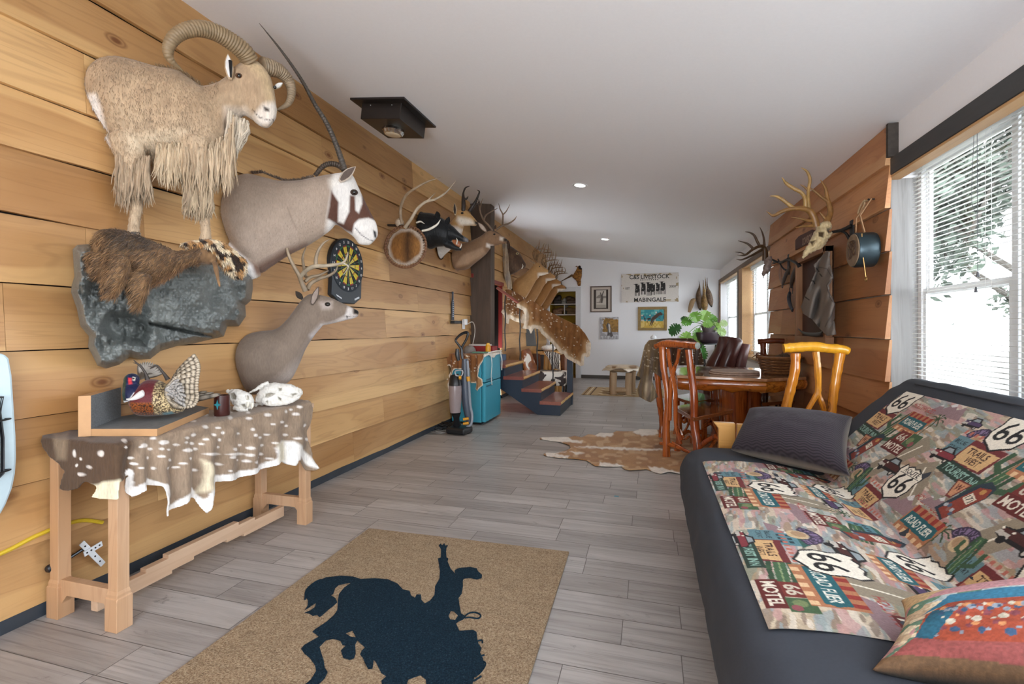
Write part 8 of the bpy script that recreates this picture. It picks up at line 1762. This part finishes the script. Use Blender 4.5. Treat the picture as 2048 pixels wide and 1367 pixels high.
# ================================================================ FUTON SOFA WITH ROAD PRINT
fab = M('charcoal_fabric', '#353a43', .85, .06, 120, .12, .002)
loop = cr([(.235, .17), (.185, .28), (.20, .41), (.27, .482), (.42, .505), (.62, .502), (.80, .478), (.885, .462), (.945, .515), (1.10, .68), (1.26, .84), (1.36, .925), (1.43, .965), (1.49, .95), (1.505, .88), (1.40, .70), (1.18, .45), (1.08, .30), (.9, .20), (.5, .16)], 6, closed=True)
loop = np.array(loop); nL = len(loop)
tn = np.roll(loop, -1, 0) - np.roll(loop, 1, 0); tn /= np.linalg.norm(tn, axis=1)[:, None]; nrm = np.stack([-tn[:, 1], tn[:, 0]], 1)    # outward for this winding
i0 = int(np.argmin(np.linalg.norm(loop - np.array([.285, .485]), axis=1)))
seq = [(i0 + k) % nL for k in range(nL)]; L2 = loop[seq]; N2 = nrm[seq]; arc = np.concatenate([[0], np.cumsum(np.linalg.norm(np.diff(L2, axis=0), axis=1))])
def surf(tt, off=0): return np.stack([np.interp(tt, arc, L2[:, 0] + N2[:, 0] * off), np.interp(tt, arc, L2[:, 1] + N2[:, 1] * off)], 1)
t = thing('futon_sofa', 'charcoal futon sofa covered with a colourful highway-themed printed panel', 'sofa', (.85, 2.1, 0))
YF, YN = 3.32, .92; b = B(); rs = []
ys = [YF - .07 * (1 - math.cos(a)) for a in (0, .5, .9, 1.2, math.pi / 2)]; ins = [.07 * (1 - math.sin(a)) for a in (0, .5, .9, 1.2, math.pi / 2)]
st_ = list(zip(ys, ins)) + [(y, 0) for y in np.linspace(YF - .2, YN + .2, 44)] + [(YN + .07 * (1 - math.cos(a)), .07 * (1 - math.sin(a))) for a in (math.pi / 2, 1.2, .9, .5, 0)]
for y, d in st_:
    r = []
    for k in range(nL):
        p = loop[k] - nrm[k] * d; w = .006 * noise.noise(Vector((y * 5, k * .35, 1))) + .004 * noise.noise(Vector((y * 16, k * .25, 4)))
        q = p + nrm[k] * w * (0 if False else 1); r.append(Vector((q[0], y, q[1])))
    rs.append(r)
b.rings(rs); fo = build('mattress', b, fab, t, angle=50)
# piping along the back top edge
b = B(); b.tube([Vector((*surf(np.array([1.30]), .004)[0], 0)).xzy if False else Vector((surf(np.array([1.30]), .006)[0][0], y, surf(np.array([1.30]), .006)[0][1])) for y in np.linspace(YF - .2, YN + .2, 20)], .005, 6); build('piping', b, plain('dark_piping', '#3e424a', .8), t)
# the print
CWD, CHT, S0 = 1.9, 1.26, .2
rgp = R(8); cv = Canvas(CWD, CHT, .003, lin('#b3a28a')); G = cv.grid().reshape(-1, 2); C = cv.C.reshape(-1, 3)
for sc_, sd, th_, col in ((5, 1, .56, '#a3aeb0'), (6, 2, .60, '#b28a84'), (7, 3, .62, '#9a8468'), (9, 4, .62, '#cdbfa8'), (20, 5, .64, '#7d8a7c'), (24, 6, .66, '#d8cfc0'), (30, 7, .70, '#7a675c'), (20, 8, .68, '#b98c8c'), (34, 9, .70, '#8f9ea2')):
    m = vnoise(np.stack([G[:, 0] * .6 + G[:, 1] * .35 * (1 if sd % 2 else -1), G[:, 1] * 2.2 + G[:, 0] * .3], 1), sc_, sd) > th_; C[m] = C[m] * .3 + A(col) * .7
cv.C = C.reshape(cv.C.shape)
def shield(x, y, s, a=0, route=False):
    cv.at(x + S0, y, a, s); o = [(-.42, .5), (-.3, .42), (-.12, .5), (0, .44), (.12, .5), (.3, .42), (.42, .5), (.52, .3), (.46, .1), (.5, -.15), (.4, -.42), (.18, -.52), (0, -.62), (-.18, -.52), (-.4, -.42), (-.5, -.15), (-.46, .1), (-.52, .3)]
    cv.poly([(p[0] * 1.1, p[1] * 1.1) for p in o], '#1c1b1d'); cv.poly(o, '#e6dfd0')
    for dx in (-.20, .20): cv.disc(dx, -.18, .17, '#1c1b1d'); cv.disc(dx, -.18, .075, '#e6dfd0'); cv.line([(dx - .13, -.12), (dx - .08, .08), (dx + .04, .2)], .09, '#1c1b1d')
    if route: cv.rect(-.45, .22, .45, .25, '#1c1b1d'); cv.text('ROUTE', 0, .35, .7, .16, '#1c1b1d')
def motel(x, y, s, a=0):
    cv.at(x + S0, y, a, s); cv.rect(-.5, -.25, .5, .12, '#5c1f1c'); cv.text('MOTEL', 0, -.06, .85, .24, '#ded5c5'); cv.rect(-.42, .12, .1, .5, '#6e2a24'); cv.text('66', -.15, .3, .36, .26, '#c9bfae'); cv.rect(.12, .1, .6, .55, '#3f5a3c'); cv.disc(.3, .3, .12, '#6f7f55'); cv.disc(.46, .22, .09, '#8a4a50')
def trails(x, y, s, a=0):
    cv.at(x + S0, y, a, s); cv.rect(-.5, -.3, .5, .32, '#6b2a2c'); cv.poly([(-.46, -.26), (.40, -.26), (.46, .18), (-.46, .18)], '#cda878'); cv.text('TRAILS', -.04, .06, .62, .16, '#3a1d18'); cv.text('WEST', .04, -.13, .42, .16, '#3a1d18'); cv.rect(-1.0, -.22, -.5, .3, '#5f8088'); cv.text('BLUE', -.76, .15, .36, .1, '#22333b'); cv.text('COURT', -.76, -.02, .38, .1, '#22333b')
    for k in range(9): cv.rect(-1.0 + .17 * k, .36, -.92 + .17 * k, .46, '#b46a5c')
def flier(x, y, s, a=0):
    cv.at(x + S0, y, a, s); cv.rect(-.6, -.34, .6, .38, '#a9704e')
    for k in range(5): cv.rect(-.55 + .24 * k, .2, -.43 + .24 * k, .38, '#8c2f28'); cv.rect(-.5 + .24 * k, -.34, -.38 + .24 * k, -.22, '#d8b58c')
    cv.poly([(-.56, -.16), (.5, -.16), (.58, .0), (.5, .2), (-.56, .2)], '#1f5a62'); cv.text('ROAD FLIER', 0, .02, .92, .2, '#dcdcd0')
def tourist(x, y, s, a=0): cv.at(x + S0, y, a, s); cv.rect(-.55, -.13, .55, .13, '#25392f'); cv.text('TOURIST INN', 0, 0, .95, .15, '#8fb3a6')
def chinese(x, y, s, a=0):
    for k, ch_ in enumerate('CHINESE'):
        th = math.radians(150 - 22 * k); cv.at(x + S0 + s * .5 * math.cos(th), y + s * .5 * math.sin(th), math.degrees(th) - 90, s); cv.rect(-.13, -.17, .13, .17, '#3a2f45'); cv.text(ch_, 0, 0, .16, .22, '#7d6a8c')
    cv.at(x + S0, y, 0, s); cv.disc(0, 0, .3, '#c4ab86'); cv.disc(-.05, .05, .2, '#a98a6a')
def cactus(x, y, s, a=0):
    cv.at(x + S0, y, a, s)
    for dx in (-.12, -.04, .04, .12): cv.line([(dx, -.5), (dx * 1.1, 0), (dx * .8, .5)], .065, '#2f4a34' if abs(dx) > .1 else '#3d5e40')
    cv.line([(.0, .45), (.0, -.45)], .02, '#7f9468')
    cv.line([(.12, -.2), (.32, -.1), (.34, .2)], .1, '#37543a'); cv.line([(-.12, .0), (-.3, .08), (-.3, .3)], .09, '#37543a')
def pump(x, y, s, a=0):
    cv.at(x + S0, y, a, s); cv.poly([(-.2, -.5), (.2, -.5), (.22, .3), (.12, .5), (-.12, .5), (-.22, .3)], '#26343f'); cv.poly([(-.12, -.45), (.2, -.45), (.2, .3), (.08, .44), (-.12, .3)], '#83382a'); cv.rect(-.08, -.02, .14, .16, '#e0d6c2'); cv.text('171', .03, .07, .17, .12, '#26201c'); cv.disc(.03, .3, .06, '#b8894e')
    for k in range(5): cv.disc(-.12 + .07 * k, -.3 + .05 * (k % 2), .045, ['#a9b0b5', '#4a5a70', '#8a5a50'][k % 3])
def car(x, y, s, a=0, col='#46201d'):
    cv.at(x + S0, y, a, s); cv.poly([(-.55, -.12), (-.5, .1), (-.25, .14), (-.1, .32), (.25, .32), (.4, .14), (.58, .06), (.6, -.14), (.3, -.2), (-.35, -.2)], '#161416'); cv.poly([(-.5, -.1), (-.46, .07), (-.22, .1), (.4, .1), (.54, .03), (.55, -.1)], col); cv.poly([(-.12, .12), (-.05, .27), (.2, .27), (.3, .12)], '#8d979b'); cv.poly([(-.56, -.12), (-.2, -.14), (-.22, -.02), (-.52, .0)], '#b9b3aa'); cv.disc(-.3, -.2, .1, '#161416'); cv.disc(.35, -.2, .1, '#161416'); cv.disc(.35, -.2, .05, '#b9b3aa'); cv.disc(-.5, .06, .035, '#e8e2d2'); cv.disc(-.2, .05, .035, '#e8e2d2')
def palm(x, y, s, a=0):
    cv.at(x + S0, y, a, s); cv.line([(0, -.5), (.03, 0), (0, .2)], .05, '#6d5a40')
    for k in range(9): th = 2 * math.pi * k / 9; cv.line([(0, .2), (.22 * math.cos(th), .2 + .2 * math.sin(th)), (.36 * math.cos(th), .2 + .26 * math.sin(th) - .08)], .045, '#34492f')
def holly(x, y, s, a=0): cv.at(x + S0, y, a, s); cv.text('HOLLYWOOD', 0, 0, 1.0, .15, '#9c4440')
def badge(x, y, s, a=0): cv.at(x + S0, y, a, s); cv.poly([(-.4, .4), (.4, .4), (.15, -.4), (-.15, -.4)], '#6b2f2a'); cv.poly([(-.32, .33), (.32, .33), (.1, -.32), (-.1, -.32)], '#c08a66'); cv.text('W', 0, .1, .34, .3, '#5a2420')
def road(P_, w): cv.at(S0, 0); cv.line(P_, w, '#8d8270'); cv.line(P_, .008, '#e3dccb')
def mount(x, y, s, a=0):
    cv.at(x + S0, y, a, s); cv.poly([(-.6, -.2), (-.35, .12), (-.2, 0), (0, .26), (.2, .05), (.4, .18), (.65, -.2)], '#8d7478'); cv.poly([(-.12, .14), (0, .26), (.1, .15), (0, .1)], '#cfcccb'); cv.poly([(-.42, .05), (-.35, .12), (-.28, .06)], '#cfcccb')
def house(x, y, s, a=0): cv.at(x + S0, y, a, s); cv.rect(-.3, -.3, .3, .25, '#56808a'); cv.poly([(-.36, .25), (.36, .25), (.2, .42), (-.2, .42)], '#2f5a50'); [cv.rect(-.22 + .16 * i, -.15 + .18 * j, -.13 + .16 * i, -.05 + .18 * j, '#1f3a42') for i in range(3) for j in range(2)]
for ds in (-.8, 0, .8):
    road([(.30 + ds, .70), (.47 + ds, .98)], .11); road([(.62 + ds, .90), (.72 + ds, .74)], .10)
    mount(.36 + ds, 1.19, .20); mount(.72 + ds, .73, .20); mount(.05 + ds, .80, .14); holly(.20 + ds, 1.165, .19, -4); holly(.82 + ds, .78, .18, -5)
    cactus(.155 + ds, .99, .26, -14); palm(.37 + ds, 1.10, .15); palm(.98 + ds, .70, .15); chinese(.685 + ds, 1.075, .12); chinese(.28 + ds, .72, .11); flier(.255 + ds, 1.06, .17, -3); flier(.08 + ds, .69, .17, -3)
    motel(.315 + ds, .93, .17, -2); trails(.777 + ds, 1.025, .19, -3); trails(.50 + ds, .66, .17, -4); tourist(.80 + ds, .935, .24, -6); pump(.13 + ds, .86, .20, -22); badge(.885 + ds - .03, .88, .10); car(.42 + ds, .835, .15); car(.62 + ds, .985, .13, 0, '#7d3038'); car(.57 + ds, 1.16, .10, 0, '#4b3a5c'); cactus(.34 + ds, .70, .16, 8)
    shield(.587 + ds, .80, .155, 0, True); shield(-.01 + ds, 1.175, .17)
for ds in (-.75, 0, .75, 1.5):
    road([(.60 + ds, .16), (.66 + ds, .40)], .12); mount(.80 + ds, .30, .20, 4); mount(.30 + ds, .16, .16)
    cactus(.58 + ds, .10, .24, 84); house(.35 + ds, .17, .17); chinese(.30 + ds, .22, .12); trails(.45 + ds, .09, .17, -2); tourist(.47 + ds, .035, .20, 0); motel(.73 + ds, .055, .16); flier(.665 + ds, .195, .20, 0); holly(.78 + ds, .32, .20); car(.36 + ds, .03, .12, 0, '#7d3038'); car(.40 + ds, .335, .16); car(.58 + ds, .47, .14, 0, '#4b3a5c'); palm(.70 + ds, .45, .14); house(.84 + ds, .50, .15); pump(.18 + ds, .50, .22, 15); motel(.10 + ds, .35, .15); cactus(.92 + ds, .46, .18, 80); trails(.62 + ds, .57, .15, 0); flier(.46 + ds, .455, .15)
    shield(.505 + ds, .262, .165); shield(.36 + ds, .56, .145)
# woven look: slight speckle of threads in the colour itself
sp_ = vnoise(cv.grid().reshape(-1, 2), 300, 5).reshape(cv.nx, cv.ny, 1); cv.C = cv.C * (.86 + .28 * sp_)
tap = M('tapestry_print', None, .85, .10, 220, .35, .0025)
def printed(name, s0, s1, t0, t1, edge):
    res = .003; ns = int((s1 - s0) / res); nt = int((t1 - t0) / res); S, T_ = np.meshgrid(np.linspace(s0, s1, ns), np.linspace(t0, t1, nt), indexing='ij'); S = S.ravel(); T_ = T_.ravel()
    Sx = S + edge(S, T_); xz = surf(T_, .0045 + 0); W = np.stack([xz[:, 0], 3.0 - Sx, xz[:, 1]], 1)
    I = np.arange(ns * nt).reshape(ns, nt); F = np.stack([I[:-1, :-1].ravel(), I[1:, :-1].ravel(), I[1:, 1:].ravel(), I[:-1, 1:].ravel()], 1)
    me = bpy.data.meshes.new(name); me.from_pydata((W - np.array(t.location)).tolist(), [], F.tolist()); setcol(me, cv.color(np.stack([Sx + S0, T_], 1)))
    me.polygons.foreach_set('use_smooth', [True] * len(me.polygons)); o = obj_from(name, me, tap, t)
    bm = bmesh.new(); bm.from_mesh(me); 
    if sum(f.normal.z for f in list(bm.faces)[:500]) < 0: bmesh.ops.reverse_faces(bm, faces=bm.faces)
    bm.to_mesh(me); bm.free(); return o
wr = np.array([0])
printed('printed_seat_panel', .06, 1.65, .0, .62, lambda S, T_: 0 * S)
printed('printed_back_panel', -.10, 1.65, .62, 1.235, lambda S, T_: 0 * S)
# wooden frame and arm
pine = wood('pine_frame', lin('#c98f45'), lin('#dcaa62'), lin('#9a6428'), ax=0, knots=False, rough=.3, coat=.4)
ya = 3.38
for yy, nm in ((ya, 1), (.83, 0)):
    b = B(); b.prism([Vector((x, yy, z)) for x, z in ((.43, 0), (.43, .60), (.40, .64), (.53, .64), (.53, 0))], (0, .05, 0)); build('arm_post', b, pine, t, smooth=False, bevel=.006)
    b = B(); b.box((1.30, yy, 0), (1.38, yy + .05, .62)); build('arm_post', b, pine, t, smooth=False, bevel=.006)
    b = B(); b.box((.54, yy + .005, .52), (1.30, yy + .045, .635)); build('arm_rail', b, pine, t, smooth=False, bevel=.006)
    b = B(); b.box((.54, yy + .012, .12), (1.30, yy + .035, .515)); build('arm_panel', b, wood('pine_panel', lin('#a5652c'), lin('#b97a3c'), lin('#70401a'), ax=0, knots=False, rough=.35), t, smooth=False)
b = B(); b.box((.45, .88, .06), (.50, 3.38, .155)); build('front_rail', b, pine, t, smooth=False, bevel=.005)
b = B(); b.box((1.20, .88, .16), (1.26, 3.38, .26)); build('rear_rail', b, pine, t, smooth=False, bevel=.005)
# pillows
def pillow(name, label, cs, th, mat, colf=None, N=60, under=None, puck=.25, parts=None, M_=None):
    """cs: four corners in order; bulges on both sides, corners pulled out"""
    cs = [Vector(c) for c in cs]; n = ((cs[1] - cs[0]).cross(cs[3] - cs[0])).normalized(); M_ = M_ or N; vs = []; fs = []; cols = []
    if n.z < 0: n = -n
    for side in (1, -1):
        for i in range(N + 1):
            for j in range(M_ + 1):
                u, v = i / N, j / M_; eu, ev = 4 * u * (1 - u), 4 * v * (1 - v); uu = .5 + (u - .5) * (1 - .10 * ev ** .5 * 1.0 * (1 - eu)); 
                pu = u + (.5 - u) * .10 * (ev) * (abs(2 * u - 1) ** 3); pv = v + (.5 - v) * .10 * eu * (abs(2 * v - 1) ** 3)
                p = cs[0] * (1 - pu) * (1 - pv) + cs[1] * pu * (1 - pv) + cs[2] * pu * pv + cs[3] * (1 - pu) * pv
                h = th * (eu * ev) ** .42 * (.5 if side > 0 else .5); w = .006 * noise.noise(Vector((u * 6, v * 6, side * 3))) * (eu * ev) ** .3
                vs.append(p + n * side * (h + w)); cols.append(colf(u, v, side) if colf else None)
    K = (N + 1) * (M_ + 1)
    for s_ in (0, 1):
        for i in range(N):
            for j in range(M_):
                a = s_ * K + i * (M_ + 1) + j; q = (a, a + M_ + 1, a + M_ + 2, a + 1); fs.append(q if s_ == 0 else q[::-1])
    b = B(); b.v = [tuple(v) for v in vs]; b.f = fs; b.m = [0] * len(fs); b.c = cols; o = build(name, b, mat, None, angle=180); m_ = o.modifiers.new('w', 'WELD'); m_.merge_threshold = .0004; tag(o, label, 'pillow'); return o
BL, BR, TR, TL = Vector((.46, 3.10, .535)), Vector((.92, 2.66, .545)), Vector((1.09, 3.12, .755)), Vector((.60, 3.32, .745))
rib = NT('ribbed_chenille'); wv_ = rib.attr(); rib.l(wv_, rib.b.inputs['Base Color']); rib.b.inputs['Roughness'].default_value = .95; rib.b.inputs['Sheen Weight'].default_value = .08; n1 = rib.noise(rib.co((1, 1, 1)), 220, 2); rib.bump(n1, .6, .004)
kd, kl, ku = A('#1d181f'), A('#3a323a'), tuple(A('#8a8176'))
pillow('dark_pillow', 'dark purple-grey ribbed pillow leaning at the far end of the sofa', [BL, BR, TR, TL], .27, rib.m, lambda u, v, s_: (tuple(kd + (kl - kd) * (.5 + .5 * math.sin(v * 190 + 2 * math.sin(u * 60)))) if s_ > 0 else ku), N=90, M_=240)
cp = Canvas(1.0, .6, .005, lin('#c2a98a')); G = cp.grid().reshape(-1, 2); C = cp.C.reshape(-1, 3)
for sc_, sd, th_, col in ((6, 1, .55, '#b98a88'), (8, 2, .6, '#9fb0b2'), (14, 3, .66, '#5f7f6a'), (25, 4, .68, '#d6c6a8')): C[vnoise(G * [1, 1.5], sc_, sd) > th_] = A(col)
cp.C = C.reshape(cp.C.shape); cp.at(0, 0)
cp.rect(0, 0, 1, .05, '#6d5238'); cp.poly([(.04, .05), (.5, .02), (.5, .12), (.1, .14)], '#8f4a46'); cp.poly([(.45, .02), (1, .04), (1, .12), (.5, .12)], '#8a6a34')
cp.poly([(.1, .14), (.2, .11), (.98, .11), (.98, .34), (.2, .34), (.12, .28)], '#98432b'); cp.poly([(.1, .28), (.2, .34), (.98, .34), (.98, .40), (.2, .41)], '#2f6f8c'); cp.poly([(.1, .14), (.16, .12), (.24, .30), (.14, .30)], '#22586c')
for k in range(70): cp.disc(.17 + .0052 * k, .14 + .16 * abs(math.sin(k * 2.3)), .007 + .004 * (k % 3), ['#8a94a0', '#35506e', '#c98a5a', '#b9b2a0', '#7a3c44'][k % 5])
cp.rect(.60, .18, .80, .30, '#e6ddc9'); cp.rect(.59, .30, .81, .31, '#2a2a30'); cp.rect(.59, .17, .81, .18, '#2a2a30'); cp.text('171', .70, .24, .14, .07, '#1f1c1c'); cp.disc(.90, .24, .05, '#d8b878', .028); cp.disc(.90, .24, .038, '#b04a2c', .018); cp.rect(.0, .42, 1, .60, '#c9ab80'); cp.poly([(.1, .42), (.5, .42), (.6, .55), (.3, .6)], '#b9888c'); cp.poly([(.55, .5), (1, .46), (1, .6), (.6, .6)], '#d2b991'); cp.rect(.75, .43, 1, .46, '#8d9a9c')
cp.C = cp.C * (.72 + .5 * vnoise(cp.grid().reshape(-1, 2), 120, 5).reshape(cp.nx, cp.ny, 1)); kk = tuple(A('#33322f'))  # kk: underside coloured dark as the pillow's shadow side
def cpc(u, v, s_): return tuple(cp.color(np.array([[u * .99, v * .59]]))[0]) if s_ > 0 else kk
pillow('printed_pillow', 'brightly printed road-scene pillow with a pointed corner, nearest the camera on the sofa', [(.46, 1.215, .515), (1.04, 1.10, .60), (1.16, 1.44, .73), (.60, 1.42, .575)], .15, tap, cpc, N=190, M_=120)
